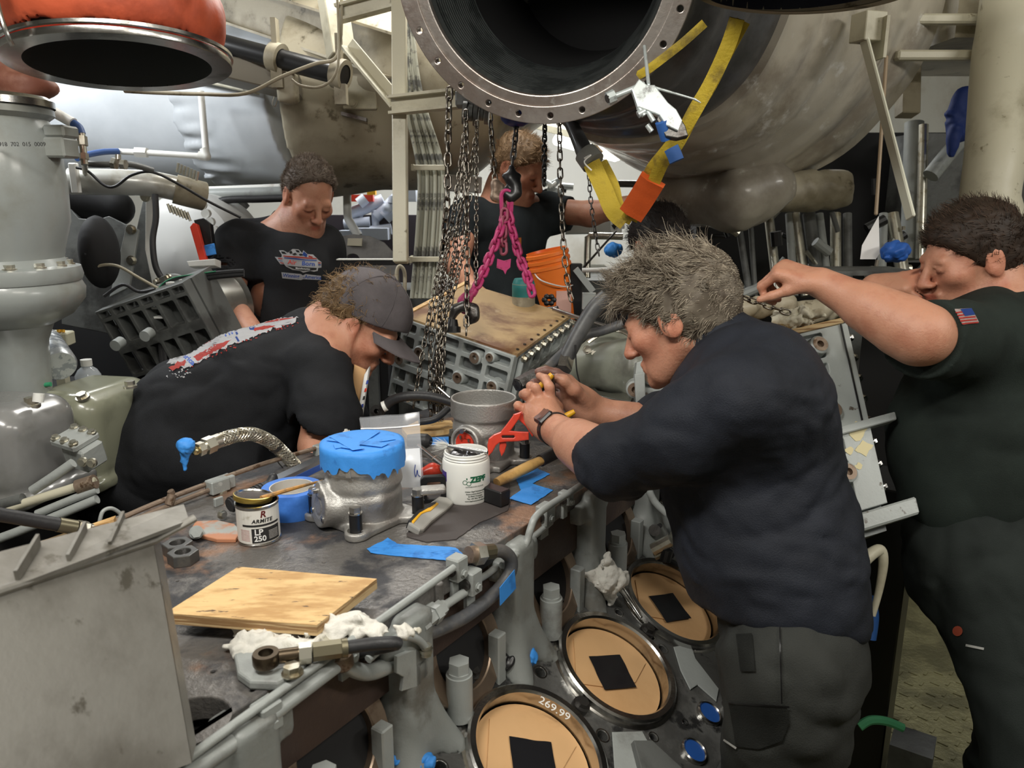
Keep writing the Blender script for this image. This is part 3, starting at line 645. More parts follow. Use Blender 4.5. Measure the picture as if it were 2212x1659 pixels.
# small oval flange at left
t = thing('oval_flange', 'low oval flange with rubbed orange primer and one bolt, left of the grease can', 'flange', oD(465, 1158))
v, f = plate([[(p[0], p[1]) for p in [oD(*q) for q in ((415, 1150), (425, 1134), (470, 1132), (505, 1140), (520, 1155), (508, 1172), (470, 1172), (430, 1162))]]], .007, .0015); v[:, 2] += DZ
fmesh('flange_plate', v, f, mat('scraped_primer', (.38, .4, .38), .5, c2=(.5, .22, .12), scale=14, lo=.42, hi=.55), t); MB().cyl(oD(424, 1150), oD(424, 1150, .014), .011).hexa(oD(424, 1150, .014), oD(424, 1150, .02), .009).build('flange_bolt', M_grey, t)
# round-cornered flange pad nearest the camera with banjo fitting
t = thing('flange_pad', 'round-cornered grey flange pad with a bolt, beneath the banjo fitting', 'flange', oD(580, 1455))
v, f = plate([[(p[0], p[1]) for p in [oD(*q) for q in ((508, 1408), (520, 1470), (545, 1488), (600, 1490), (650, 1462), (660, 1430), (620, 1405), (560, 1395))]]], .012, .003); v[:, 2] += DZ
fmesh('pad_plate', v, f, M_grey, t); c = oD(632, 1455, .012); MB().cyl(c, c + UP * .002, .0125).hexa(c, c + UP * .011, .010).build('pad_bolt', M_zinc, t)
t = thing('banjo_fitting', 'brown steel banjo eye fitting with crimped sleeve lying over the flange pad', 'fitting', oD(590, 1445))
e = Z(575, 1422, DZ + .026); tip = Z(725, 1402, DZ + .022); dd = unit(tip - e); M_oil = mat('oily_steel', (.12, .09, .06), .3, .9, (.05, .035, .025), 20, .5, .65)
MB().lathe([(.0085, -.0075), (.0085, .0075), (.0145, .0075), (.0155, .005), (.0155, -.005), (.0145, -.0075), (.0085, -.0075)], e, UP, 32).cyl(e + dd * .014, e + dd * .04, .0085).build('banjo_eye', M_oil, t)
MB().hexa(e + dd * .036, e + dd * .05, .0125).build('hex_nut', M_zinc, t); MB().hexa(e + dd * .052, e + dd * .085, .011).cyl(e + dd * .085, e + dd * .092, .0115, n=12).build('crimp_sleeve', MATS['olive_sleeve'], t)
MB().tube([e + dd * .09, e + dd * .125, e + dd * .15 - UP * .004, W_(760, 1412, -.655)], .008).build('hose_end', M_rub, t)
# grease can
def wrap_text(s, size, c, r, ang, zz, m, parent, name='lettering', th=.0002, spacing=1, shear=0, bold=0, label=None, rg=None):
    v, f = text(s, size, th, spacing=spacing, shear=shear, bold=bold); v, f = subdiv(v, f, size * .3); a = ang + v[:, 0] / r; rr = r + .0004 + v[:, 2]
    P = np.stack([np.cos(a) * rr, np.sin(a) * rr, v[:, 1] + zz], 1) + c; return fmesh(name, P, f, m, parent, label=label)
def wrap_panel(a0, a1, z0, z1, c, r, m, parent, name='label_panel', lift=.0003):
    q = np.linspace(a0, a1, 20); v = []; f = []
    for i, a in enumerate(q):
        for z in (z0, z1): v.append(c + V3(math.cos(a) * (r + lift), math.sin(a) * (r + lift), z))
        if i: k = 2 * i; f.append((k - 2, k, k + 1, k - 1))
    return fmesh(name, np.array(v), f, m, parent)
c = oD(561, 1163); r = .033; av = math.atan2(-c[1], -c[0])
t = thing('grease_can', 'small open metal grease can with black and white label LP 250', 'can', c)
M_lab = mat('can_label_white', (.75, .73, .68), .4, c2=(.5, .47, .4), scale=40, lo=.6, hi=.72); M_bl = mat('label_black', (.025, .025, .025), .4)
MB().lathe([(0, .0), (r - .001, .0), (r + .0012, .001), (r + .0012, .003), (r, .004), (r, .062), (r + .0015, .063), (r + .0015, .0665), (r - .001, .067), (r - .0015, .064), (r - .002, .02), (0, .02)], c, UP, 48).build('can_body', M_steel, t, sharp=25)
wrap_panel(av - 1.7, av + 1.7, .005, .0615, c, r, M_lab, t); wrap_panel(av - .35, av + 1.1, .0065, .031, c, r, M_bl, t, lift=.0005); wrap_panel(av - .8, av + 1.1, .034, .0375, c, r, M_bl, t, lift=.0005)
wrap_text('LP', .0135, c, r + .0004, av - .02, .0245, M_wht, t, bold=.0003); wrap_text('250', .0125, c, r + .0004, av + .03, .0135, M_wht, t, bold=.0003)
wrap_text('ARMITE', .0085, c, r, av + .18, .043, M_bl, t, spacing=1.15, shear=.2, bold=.0003); wrap_text('R', .015, c, r, av + .22, .0535, mat('logo_dark_red', (.12, .01, .01), .4), t, shear=.2, bold=.0004)
for k in range(9): wrap_panel(av - .95, av - .45, .010 + k * .0022, .0106 + k * .0022, c, r, mat('label_red_print', (.45, .1, .1), .5), t, 'small_print', .0004)
for k in range(7): wrap_panel(av + .45, av + 1.0, .011 + k * .0022, .0116 + k * .0022, c, r, MATS['can_label_white'], t, 'small_print', .0007)
t = thing('can_lid', 'round gold-rimmed can lid tipped across the open grease can', 'lid', c + UP * .067); lc = c + V3(-.006, .002, .0735); la = unit(V3(-.08, -.22, 1)); la = unit(V3(.12, .1, 1))
M_gold = mat('gold_lacquer', (.65, .48, .12), .3, .9)
MB().lathe([(.0295, -.0055), (.0305, -.004), (.0305, .003), (.029, .0035)], lc, la, 44).build('lid_rim', M_gold, t, label='gold lacquered rim')
MB().lathe([(.029, .0035), (.027, .0035), (.0255, .001), (.012, .0005), (0, .0005)], lc, la, 44).build('lid_top', M_steel, t)
a, b = c + V3(.012, -.012, .075), D(697, 1038, 1.33)
t = MB().tube([a, a + (b - a) * .4 + UP * .001, b], [.0042, .0038, .0018], n=8).build('stirring_stick', mat('orange_stick', (.5, .24, .05), .5, c2=(.2, .12, .05), scale=60), None, origin=a); tag(t, 'orange-brown stirring stick resting on the grease can lid', 'stick')
# blue tape roll
c = oD(634, 1104); t = thing('tape_roll', 'roll of blue painters tape lying flat behind the grease can', 'tape', c)
MB().lathe([(.0385, 0), (.052, 0), (.0525, .001), (.0525, .045), (.052, .046), (.0385, .046), (.0385, 0)], c, UP, 64).build('tape_winding', mat('tape_roll_blue', (.06, .22, .72), .55, c2=(.04, .17, .6), scale=30), t, sharp=30)
MB().lathe([(.0385, .0005), (.0365, .0005), (.0365, .0465), (.0385, .0465)], c, UP, 64).build('paper_core', mat('paper_core', (.6, .56, .5), .7), t); MB().cyl(c, c + UP * .0008, .036).build('core_print', mat('core_paper', (.45, .5, .55), .7, c2=(.15, .15, .15), scale=60, lo=.55, hi=.6), t)
# cast housings
def housing(c, lab, taped, ba, Rh, red, lugs, boss_r, sc=1.0):
    t = thing('pump_housing', lab, 'housing', c); X, Y = Rh[0], Rh[1]; r = .069 * sc
    def L(x, y, z): return c + X * x + Y * y + UP * z
    bd = math.cos(ba) * X + math.sin(ba) * Y; bt = np.cross(UP, bd)
    pr = [disc(L(0, 0, .098), L(0, 0, .138), r, .003), disc(L(0, 0, .07), L(0, 0, .1), r - .006, .004, .006), disc(L(0, 0, .052), L(0, 0, .075), r - .010, .004, .02), disc(L(0, 0, .008), L(0, 0, .058), r - .005, .008, .008)]
    hb = .056 if red else .038; pc = c + bd * (r + (.002 if taped else -.002)); pu = unit(UP * .97 + bd * .1); fc = unit(bd * 1 + UP * .12)
    pr += [disc(pc + UP * hb - fc * .03, pc + UP * hb + fc * .012, boss_r, .003, .005), disc(pc + UP * .068 - fc * .03, pc + UP * .068 + fc * .0115, .014, .003, .008)]
    if not red: pr += [disc(L(0, 0, .052) + bt * 0 + bd * .02, L(0, 0, .052) + bd * .02 + bt * .001, .01, .004), cone(pc + UP * .04 + bt * .03 - bd * .015, L(0, 0, .05) + bt * .062, .012, .008, .02)]
    if red: pr += [disc(pc + UP * hb + fc * .004, pc + UP * hb + fc * .03, boss_r - .007, .001, .002, -1)]
    else: pr += [torus(pc + UP * hb + fc * .0125, fc, .016, .0018, .002, -1)]
    pr += [disc(L(0, 0, .10 if not taped else .13), L(0, 0, .2), r - .005, .001, .001, -1)] + ([] if taped else [disc(L(0, 0, .03), L(0, 0, .2), r - .017, .001, .002, -1)])
    if not taped: pr += [torus(L(0, 0, .138), UP, r - .003, .0015, .001, -1)]
    # base flange and lugs
    pr += [rbox(L(0, 0, .006), (r * 1.0, r * .96, .0065), Rh, .003, .004)] + [disc(L(x, y, -.002), L(x, y, .0135), .019, .003, .008) for x, y in lugs] + [disc(L(x * .8, y * .8, -.002), L(x * .8, y * .8, .012), .022, .003, .008) for x, y in lugs] + [cut(c, -UP)]
    sdfobj('cast_body', pr, .0021, M_cast, t)
    for x, y in lugs:
        b = L(x, y, .022); mb = MB().cyl(b - UP * .008, b + UP * .022, .0105, n=20); mb.build('spacer_sleeve', M_black, t)
        MB().cyl(b + UP * .022, b + UP * .024, .0115, n=20).hexa(b + UP * .024, b + UP * .034, .0098).build('hex_bolt', M_steel, t); MB().cyl(b - UP * .010, b - UP * .007, .0145).build('washer', M_steel, t)
    for k in range(3):
        a = math.radians(90 + 120 * k); q = pc + UP * hb + fc * .013 + (bt * math.cos(a) + pu * math.sin(a)) * (boss_r - .007)
        MB().cyl(q - fc * .004, q + fc * .004, .005, n=12).cyl(q + fc * .004, q + fc * .0045, .003, n=6).build('cover_screw', M_steel, t)
    if red:
        q = pc + UP * hb + fc * .005; MB().lathe([(0, 0), (.008, .001), (.010, .003), (.018, .002), (.0215, .004)], q, fc, 28).build('valve_insert', M_redp, t)
        for k in range(4): a = k * 1.57 + .6; w = bt * math.cos(a) + pu * math.sin(a); MB().box(q + fc * .005 + w * .014, (.002, .004, .002), np.array([bt, pu, fc])).build('insert_clip', M_steel, t)
        v, f = text('8 7', .012, .0008); a = math.atan2(*(unit(bd - bt * .0)[[1, 0]])); w = unit(c * V3(-1, -1, 0)); sd = np.cross(UP, w)
        w = unit(w - sd * .25); sd = np.cross(UP, w); fmesh('cast_number', place(v, c + w * (r - .0065) + UP * .085 - sd * .008, sd, UP, w), f, M_cast, t)
    else:
        w = unit(unit(c * V3(-1, -1, 0)) + np.cross(unit(c * V3(-1, -1, 0)), UP) * .38); sd = np.cross(UP, w)
        MB().box(c + w * (r + .0) + UP * .108, (.0045, .010, .0015), np.array([sd, UP, w]), .001).build('cast_label', M_cast, t)
        v, f = text('STALE', .005, .0006); fmesh('cast_lettering', place(np.stack([-v[:, 1], v[:, 0], v[:, 2]], 1), c + w * (r + .0015) + UP * .108, sd, UP, w), f, M_cast, t)
    return t, L, r
Rh1 = np.array([unit(V3(.80, -.6, 0)), unit(V3(.6, .80, 0)), UP]); c1 = oD(790, 1118)
H1 = housing(c1, 'cast aluminium pump housing capped with blue tape, standing nearer the camera', True, math.radians(-110), Rh1, False, [(-.066, -.055), (.052, -.068), (.078, .05), (-.05, .075)], .036)
Rh2 = np.array([unit(V3(.9, -.42, 0)), unit(V3(.42, .9, 0)), UP]); c2 = oD(1046, 992)
H2 = housing(c2, 'open-topped cast aluminium pump housing with a red valve insert, beyond the white jar', False, math.radians(-94), Rh2, True, [(-.074, .0), (.034, -.074), (.088, .014), (.0, .08)], .034)
# the blue tape cap with torn skirt
t = thing('tape_cover', 'layered blue tape covering the top of the nearer pump housing with torn hanging edges', 'tape', c1 + UP * .138)
mb = MB(); nn = 180; q = np.arange(nn) * 2 * math.pi / nn; sk = .016 + .012 * vnoise(np.stack([q * 2.2, q * 0, q * 0], 1), 3) + .010 * np.abs(((q * 3.1) % 1) - .5) + .004 * vnoise(np.stack([q * 14, q * 0, q * 0], 1), 4)
sk = np.clip(sk * 1.5 + .004, .008, .05); r = .0705; rings_ = []
for rr, zz in ((.002, .1405), (.04, .1403), (.064, .1402), (.0705, .1385)): rings_.append(c1 + np.stack([np.cos(q) * rr, np.sin(q) * rr, np.full(nn, zz) + .0006 * vnoise(np.stack([np.cos(q) * rr * 60, np.sin(q) * rr * 60, q * 0], 1), 8)], 1))
for k in (.25, .5, .75, 1): ro = .0712 + .0012 * k * vnoise(np.stack([q * 7, q * 0 + k, q * 0], 1), 6) + .001 * k; rings_.append(c1 + np.stack([np.cos(q) * ro, np.sin(q) * ro, .1385 - sk * k], 1))
mb.rings(rings_, caps=False); mb.build('tape_skin', M_blue, t, sharp=180)
for a, w_, l_, h_ in ((.5, .024, .067, .1415), (1.3, .024, .066, .1423), (-.35, .022, .068, .142), (2.2, .02, .062, .1428)):
    X = V3(math.cos(a), math.sin(a), 0); Y = V3(-X[1], X[0], 0); off = Y * random.Random(a).uniform(-.03, .03); w2 = w_ / 2
    l2 = [(-l_ * .8, -w2), (-l_ * .75, w2), (l_ * .8, w2 * 1.02), (l_ * .76, -w2)]; v, f = plate([l2], .0004); fmesh('tape_layer', place(v, c1 + off + UP * h_, X, Y, UP), f, M_blue, t)
# white jar
c = oD(1008, 1075); r = .0435; av = math.atan2(-c[1], -c[0]); t = thing('grease_jar', 'white plastic jar of thread paste with green ZEPF label, lid off', 'jar', c)
MB().lathe([(0, 0), (.039, 0), (.042, .002), (r, .006), (r, .074), (.042, .078), (.0395, .0795), (.0395, .081), (.041, .082), (.0395, .084), (.041, .087), (.0395, .089), (.0395, .0925), (.037, .093), (.036, .09), (.036, .075), (0, .073)], c, UP, 64).build('jar_body', M_white, t, sharp=30)
sdfobj('paste', [disc(c + UP * .074, c + UP * .080, .034, .002), ell(c + V3(.01, .01, .08), (.012, .01, .01), k=.01), ell(c + V3(-.018, .012, .08), (.014, .008, .012), k=.01)], .002, mat('grey_thread_paste', (.13, .13, .14), .25, .6), t, folds(.004, 90, 3), .005)
M_grn = mat('green_print', (.01, .13, .06), .5)
wrap_text('ZEPF', .0145, c, r, av + .52, .05, M_grn, t, bold=.0007); mb = MB()
for a_, z_, rr in ((-.06, .046, .0042), (.10, .0435, .0042)): a2 = av + a_; n_ = unit(V3(math.cos(a2), math.sin(a2), 0)); mb.lathe([(rr, 0), (rr, .0004), (rr - .0008, .0004), (rr - .0008, 0)], c + n_ * r + UP * z_, n_, 20)
n_ = unit(V3(math.cos(av + .02), math.sin(av + .02), 0)); mb.ball(c + n_ * r + UP * .0525, (.0012, .0012, .002), n=8); mb.build('logo_rings', M_grn, t)
for k, s_ in enumerate(('SCHMIERSTOFF-TECHNIK', )): wrap_text(s_, .0028, c, r, av + .36, .037, mat('grey_print', (.25, .28, .26), .5), t, spacing=1.1)
for k, s_ in enumerate(('Walter Zepf Schmierstoffe', 'Rote-Lochen-Strasse 11', 'D-78467 Konstanz', 'Tel. +49 7531 9513-0', 'www.zepf-schmierstoffe.de')): wrap_text(s_, .0036, c, r, av + .38, .028 - k * .0045, mat('dark_print', (.05, .07, .06), .5), t, spacing=1.0)
wrap_panel(av - 1.5, av - .95, .042, .06, c, r, mat('purple_label', (.06, .03, .22), .5), t, 'purple_panel'); wrap_panel(av - 1.25, av - 1.15, .030, .037, c, r, M_navy, t, 'blue_mark'); wrap_panel(av - 1.1, av - 1.0, .030, .037, c, r, M_redp, t, 'red_mark')
# acid brush across the jar
a, b = c + V3(-.035, .01, .0975), c + V3(.052, -.022, .0935); t = thing('acid_brush', 'thin metal-handled brush with white bristles lying across the open jar', 'brush', a)
MB().lathe([(.0035, 0), (.0035, .08), (.0028, .08), (.0028, .06)], a, b - a, 12).build('tube_handle', M_steel, t)
rr = RNG.normal(size=(160, 3)); d0 = unit(a - b); strands('bristles', a + rr * .002, np.array([unit(d0 + x * .28) for x in rr]), .022, .0004, M_white, t, segs=3, curl=.1)
# hammer
t = thing('claw_hammer', 'hammer with worn wooden handle lying between the jar and the open housing', 'hammer', oD(1085, 1050)); h0 = oD(1050, 1062, .017); hx = unit(oD(1118, 1075) - oD(1050, 1052)); hy = unit(oD(1170, 995) - oD(1080, 1050)); hy = unit(hy - hx * (hy @ hx)); Rm = np.array([hx, hy, UP])
MB().box(h0 + hx * .015, (.034, .013, .0145), Rm, .002).build('hammer_head', M_black, t, label='black square steel head')
g0 = oD(1078, 1040, .017); g1 = oD(1170, 994, .03); gd = g1 - g0
MB().tube([g0 - gd * .05, g0 + gd * .2, g0 + gd * .7, g1], [.010, .0125, .013, .0105], n=18, flat=(1, .8)).build('wooden_handle', mat('handle_wood', (.62, .38, .13), .45, c2=(.3, .16, .05), scale=14, stretch=(1, 1, 1)), t)
MB().tube([g1 - gd * .03, g1 + gd * .3, g1 + gd * .6], [.0125, .0125, .011], n=16).build('dark_grip', M_rub, t)
# utility knife
t = thing('utility_knife', 'grey utility knife with yellow edge line between taped housing and jar', 'knife', oD(925, 1115)); a, b = oD(890, 1138, .012), oD(957, 1078, .012); x = unit(b - a); y = np.cross(UP, x); L_ = np.linalg.norm(b - a)
out = [(0, -.010), (.006, -.013), (.04, -.0115), (L_ * .75, -.015), (L_, -.014), (L_ + .003, -.002), (L_ * .95, .008), (L_ * .7, .010), (.04, .013), (.01, .012), (0, .008)]
Rk = np.array([x, y, UP]); v, f = plate([out], .014, .003); o_ = place(v, a - UP * .010, x, unit(y * .8 + UP * .35), unit(UP * .9 - y * .35)); fmesh('knife_body', o_, f, mat('knife_grey', (.42, .41, .38), .4, .3), t)
v, f = plate([[(.006, .0125), (.04, .0135), (L_ * .5, .0105), (L_ * .55, .005), (L_ * .75, .004), (L_ * .75, .001), (L_ * .5, .001), (L_ * .42, .005), (.04, .008), (.004, .005)]], .0155, .001); fmesh('yellow_line', place(v, a - UP * .010, x, unit(y * .8 + UP * .35), unit(UP * .9 - y * .35)), f, M_yel, t, label='yellow edge line')
v, f = plate([[(.003, .013), (.04, .0155), (L_ * .62, .0125), (L_ * .75, .006), (L_ * .7, .0045), (L_ * .45, .009), (.04, .0115), (.003, .0095)]], .0162, .001); fmesh('rubber_grip', place(v, a - UP * .0105, x, unit(y * .8 + UP * .35), unit(UP * .9 - y * .35)), f, M_rub, t)
# zip bag standing behind
t = thing('zip_bag', 'clear zip bag holding a white card, propped upright behind the taped housing', 'bag', oD(850, 1060)); P = []
def bagpt(u, v_, off=0):
    tl, tr, br, bl = D(776, 903, 1.50), D(905, 893, 1.47), D(917, 1080, 1.40), D(796, 1085, 1.42); p = (tl * (1 - u) + tr * u) * (1 - v_) + (bl * (1 - u) + br * u) * v_
    return p + V3(0, 1, .2) * (off + .004 * vnoise(p[None] * 28, 3)[0])
def sheet(u0, u1, v0, v1, off, n1=16, n2=20):
    g = [bagpt(u0 + (u1 - u0) * i / n1, v0 + (v1 - v0) * j / n2, off) for i in range(n1 + 1) for j in range(n2 + 1)]
    return np.array(g), [(i * (n2 + 1) + j, i * (n2 + 1) + j + 1, (i + 1) * (n2 + 1) + j + 1, (i + 1) * (n2 + 1) + j) for i in range(n1) for j in range(n2)]
M_film = mat('clear_film', (.78, .8, .84), .12, alpha=.2, coat=.5)
for off, nm in ((0, 'front_film'), (.005, 'back_film')): v, f = sheet(0, 1, 0, 1, off); fmesh(nm, v, f, M_film, t, True)
v, f = sheet(.3, .97, .42, .86, .0025); fmesh('paper_card', v, f, mat('card_white', (.8, .81, .83), .6), t, True, label='white card inside')
v, f = sheet(0, 1, .13, .145, -.001); fmesh('zip_closure', v, f, mat('zip_ridge', (.85, .87, .9), .3), t, True)
mb = MB(); mb.tube([bagpt(.88, .60, -.002), bagpt(.86, .68, -.002), bagpt(.88, .73, -.002), bagpt(.91, .66, -.002), bagpt(.92, .71, -.002), bagpt(.96, .73, -.002)], .0007, n=6).build('pen_scribble', M_navy, t)
# breaker bar, red handle, black clamp behind the jar
t = thing('ratchet', 'chrome ratchet handle with rusty collar leaning behind the white jar', 'ratchet', oD(935, 990)); a, b = oD(905, 965, .03), oD(962, 1010, .03)
MB().cyl(a, a + (b - a) * .7, .0065, .0075).cyl(a + (b - a) * .7, b, .0105, .0115).build('shaft', M_steel, t); MB().cyl(a + (b - a) * .66, a + (b - a) * .7, .0095).build('rusty_collar', M_rust, t)
t = MB().tube([oD(880, 952, .025), oD(905, 952, .025), oD(922, 953, .025), oD(931, 954, .025)], [.013, .016, .016, .008], n=20).build('mallet_grip', M_rub, None, origin=oD(905, 955)); tag(t, 'black rounded rubber tool grip showing right of the zip bag', 'grip')
t = sdfobj('plier_handle', [cone(oD(912, 1022, .018), oD(935, 1015, .022), .010, .012, .01), cone(oD(935, 1015, .022), oD(955, 1018, .018), .012, .006, .01)], .002, M_redp, origin=oD(930, 1020)); tag(t, 'red plastic tool handle half hidden between zip bag and jar', 'handle')
t = thing('feeler_clamp', 'black open-framed clamp with grey jaw left of the white jar', 'clamp', oD(935, 1070)); R2 = np.array([unit(V3(1, .2, 0)), unit(V3(-.2, 1, 0)), UP])
v, f = plate([rrect(-.022, 0, .022, .05, .008), rrect(-.015, .007, .015, .042, .006)], .012, .002); fmesh('clamp_frame', place(v, oD(937, 1082, .001), R2[0], UP, -R2[1]), f, M_black, t); sdfobj('clamp_jaw', [rbox(oD(935, 1058, .052), (.022, .012, .006), R2, .004)], .0022, M_cast, t)
# red slip-joint pliers leaning on the open housing
t = thing('slip_joint_pliers', 'orange-red water pump pliers with open jaws against the open pump housing', 'pliers', D(1085, 960, 1.52))
def Q(x, y, tt=1.5): return D(x, y, tt)
def slab(name, pts, tt, th, m, parent, holes=(), nrm=None, bev=.002, **k):
    P = [D(x, y, tt) for x, y in pts]; o_ = np.mean(P, 0); X = V3(1, 0, 0); Y = V3(0, SP, CP); N_ = np.cross(X, Y)
    T2 = lambda q: [((D(x, y, tt) - o_) @ X, (D(x, y, tt) - o_) @ Y) for x, y in q]
    v, f = plate([T2(pts)] + [T2(h) for h in holes], th, bev); return fmesh(name, place(v, o_ - N_ * th / 2, X, Y, N_), f, m, parent, **k)
slab('upper_jaw', [(1055, 962), (1058, 948), (1068, 940), (1083, 934), (1096, 918), (1112, 896), (1124, 892), (1118, 905), (1104, 925), (1098, 932), (1118, 934), (1140, 935), (1140, 948), (1118, 951), (1092, 952), (1078, 954), (1070, 960), (1062, 975), (1057, 980)], 1.5, .010, M_redp, t, [[(1084, 938), (1112, 938), (1114, 944), (1110, 948), (1084, 948), (1081, 943)]])
slab('lower_jaw', [(1081, 952), (1091, 952), (1092, 962), (1088, 975), (1084, 981), (1081, 972)], 1.505, .008, M_redp, t)
slab('pivot_plate', [(1084, 938), (1112, 938), (1114, 944), (1110, 948), (1084, 948), (1081, 943)], 1.507, .004, M_dsteel, t)
slab('pivot_handle', [(1112, 896), (1124, 892), (1150, 905), (1160, 925), (1150, 940), (1138, 920)], 1.512, .009, M_redp, t)
# ---------------------------------------------------------------- along the far edge of the deck
FQ = -1.225
def F_(px, py, q=FQ): return QW(px, py, q)
t = thing('braided_hose', 'braided stainless hose arching over the far deck edge to a hex union', 'hose', F_(560, 990))
hp = [F_(445, 964), F_(470, 953), F_(505, 942), F_(545, 938), F_(585, 955), F_(615, 982), F_(640, 1008), F_(655, 1024)]
mb = MB(); S_ = spline(hp[1:], 8); 
M_braid = mat('steel_braid', (.6, .56, .48), .3, .9, (.2, .17, .13), 150, .45, .55, bump=.6, bs=260, det=1)
mb.tube(hp[1:], .0125, n=20, sub=8).build('braid', M_braid, t)
mb = MB(); T_ = np.gradient(S_, axis=0); L_ = np.r_[0, np.cumsum(np.linalg.norm(np.diff(S_, axis=0), axis=1))]
for sgn in (1, -1):
    for k in range(9):
        u_ = np.linspace(0, L_[-1], 120); C_ = np.stack([np.interp(u_, L_, S_[:, i]) for i in range(3)], 1); TT = np.gradient(C_, axis=0); pts = []
        for i in range(120): Fm = frame(TT[i], (0, 0, 1)); a = sgn * u_[i] * 95 + k * .698; pts.append(C_[i] + (Fm[0] * math.cos(a) + Fm[1] * math.sin(a)) * .0129)
        mb.tube(np.array(pts), .0011, n=4, sub=1, caps=False)
mb.build('braid_wires', M_zinc, t)
for k, (u0, u1) in enumerate(((0, .5),)):
    a = hp[0]; d_ = unit(hp[1] - hp[0]); MB().hexa(a - d_ * .002, a + d_ * .016, .0165).build('union_nut', M_zinc, t); MB().hexa(a - d_ * .018, a - d_ * .006, .0135).cyl(a - d_ * .006, a + d_ * .001, .010).build('lock_nut', M_zinc, t)
    MB().ball(a - d_ * .022, .0085).build('brass_olive', mat('brass', (.75, .6, .3), .25, 1), t, label='brass olive tip'); MB().cyl(a + d_ * .016, a + d_ * .03, .0145, .014).build('ferrule', M_zinc, t)
e_ = hp[-1]; d_ = unit(hp[-1] - hp[-2]); MB().cyl(e_ - d_ * .012, e_ + d_ * .004, .0145).build('end_ferrule', M_zinc, t); m_ = hp[4]; d_ = unit(hp[5] - hp[4]); mb = MB().cyl(m_ + d_ * .012, m_ + d_ * .02, .0142)
mb.tube([m_ + d_ * .016 - UP * .012, m_ + d_ * .02 - UP * .03, F_(612, 1012), F_(625, 1030)], .0012, n=6).build('zip_tie', M_dsteel, t)
c = F_(401, 962); tw = sdfobj('tape_wad', [ell(c, (.017, .016, .015), k=.01), cone(c - UP * .01, c + V3(-.006, 0, -.045), .008, .004, .01), cone(c - UP * .015, c + V3(-.014, 0, -.032), .004, .002, .006)], .002, M_blue, None, folds(.002, 120, 2), .003, origin=c - UP * .045); tag(tw, 'blue tape wrapped blob on the free hose end, in front of the crouching man', 'tape')
t = thing('linkage_rod', 'long rusty linkage rod held by a square clamp, running along the far deck edge', 'rod', F_(480, 1050)); MB().tube([F_(205, 1146), F_(330, 1090), F_(470, 1037), F_(575, 1000), F_(684, 968)], .0048, n=10).build('rod_bar', M_rust, t)
for p, s_ in ((F_(484, 1042), (.018, .012, .012)), (F_(690, 972), (.012, .01, .012))): MB().box(p, s_, Rq, .002).bolt(p + EN * .012 - UP * .004, EN, .005, .004).build('rod_clamp', M_grey, t)
t = thing('linkage_rod', 'lower grey-brown linkage rod ending at the clamp bracket post', 'rod', F_(380, 1090)); MB().tube([F_(225, 1150, -1.215), F_(330, 1106, -1.215), F_(458, 1056, -1.215)], .0045, n=10).build('rod_bar', M_rust, t); MB().cyl(F_(365, 1090, -1.215), F_(372, 1068, -1.215), .008).hexa(F_(372, 1068, -1.215), F_(368, 1060, -1.215), .006).build('rod_tee', M_rust, t)
t = thing('clamp_bracket', 'grey upright clamp bracket bolted to the far deck edge beside the tape-handled bar', 'bracket', oD(474, 1122)); b_ = oD(474, 1122); c = F_(470, 1048, -1.215)
MB().box((b_ + c) / 2 + V3(0, 0, 0), (.009, .003, abs(c[2] - b_[2]) / 2), Rq, .001).build('bracket_post', M_grey, t); MB().box(c, (.020, .012, .013), Rq, .002).build('bracket_head', M_grey, t); MB().bolt(F_(482, 1066, -1.205), EN, .006, .005).bolt(oD(481, 1112, .01), EN, .006, .005).build('bracket_bolt', M_zinc, t)
t = thing('tool_bar', 'black ribbed-grip aluminium bar lying along the far deck edge behind the tape roll', 'tool', oD(600, 1060)); a, b = Z(495, 1092, DZ + .02), Z(590, 1048, DZ + .03); x = unit(b - a); 
mb = MB(); mb.tube([a, a + (b - a) * .5, b], [.012, .012, .014], n=14)
for k in range(11): c = a + (b - a) * (.05 + .07 * k); mb.lathe([(.012, -.002), (.0142, -.0012), (.0142, .0012), (.012, .002)], c, x, 14)
mb.build('ribbed_grip', M_rub, t); sdfobj('grip_guard', [cone(b, b + UP * .016 + x * .002, .010, .006, .01), cone(b - x * .02, b + UP * .012, .008, .006, .01)], .002, M_rub, t)
a2, b2 = b, Z(712, 990, DZ + .035); x = unit(b2 - a2); y = np.cross(UP, x); Rb = np.array([x, y, UP]); c = (a2 + b2) / 2; h_ = np.linalg.norm(b2 - a2) / 2
MB().box(c + UP * .010, (h_, .010, .0012), Rb).box(c - y * .010, (h_, .0012, .011), Rb).box(c + y * .010, (h_, .0012, .011), Rb).build('aluminium_channel', mat('polished_aluminium', (.75, .76, .78), .18, 1), t); MB().box(c - y * .0115 - UP * .003, (h_, .0004, .006), Rb).build('blue_stripe', mat('blue_stripe_paint', (.05, .12, .4), .3), t)
pipe('wire_loop', [F_(215, 1128), F_(222, 1105), F_(240, 1098), F_(258, 1108), F_(262, 1122)], .0032, M_grey, 'small light grey tube loop behind the foreground metal cover', 'tube')
t = thing('black_hose', 'black hose with a bronze crimp fitting ending near the foreground cover', 'hose', D(100, 1135, 1.2)); hp = [D(-40, 1105, 1.1), D(60, 1122, 1.15), D(125, 1133, 1.18)]
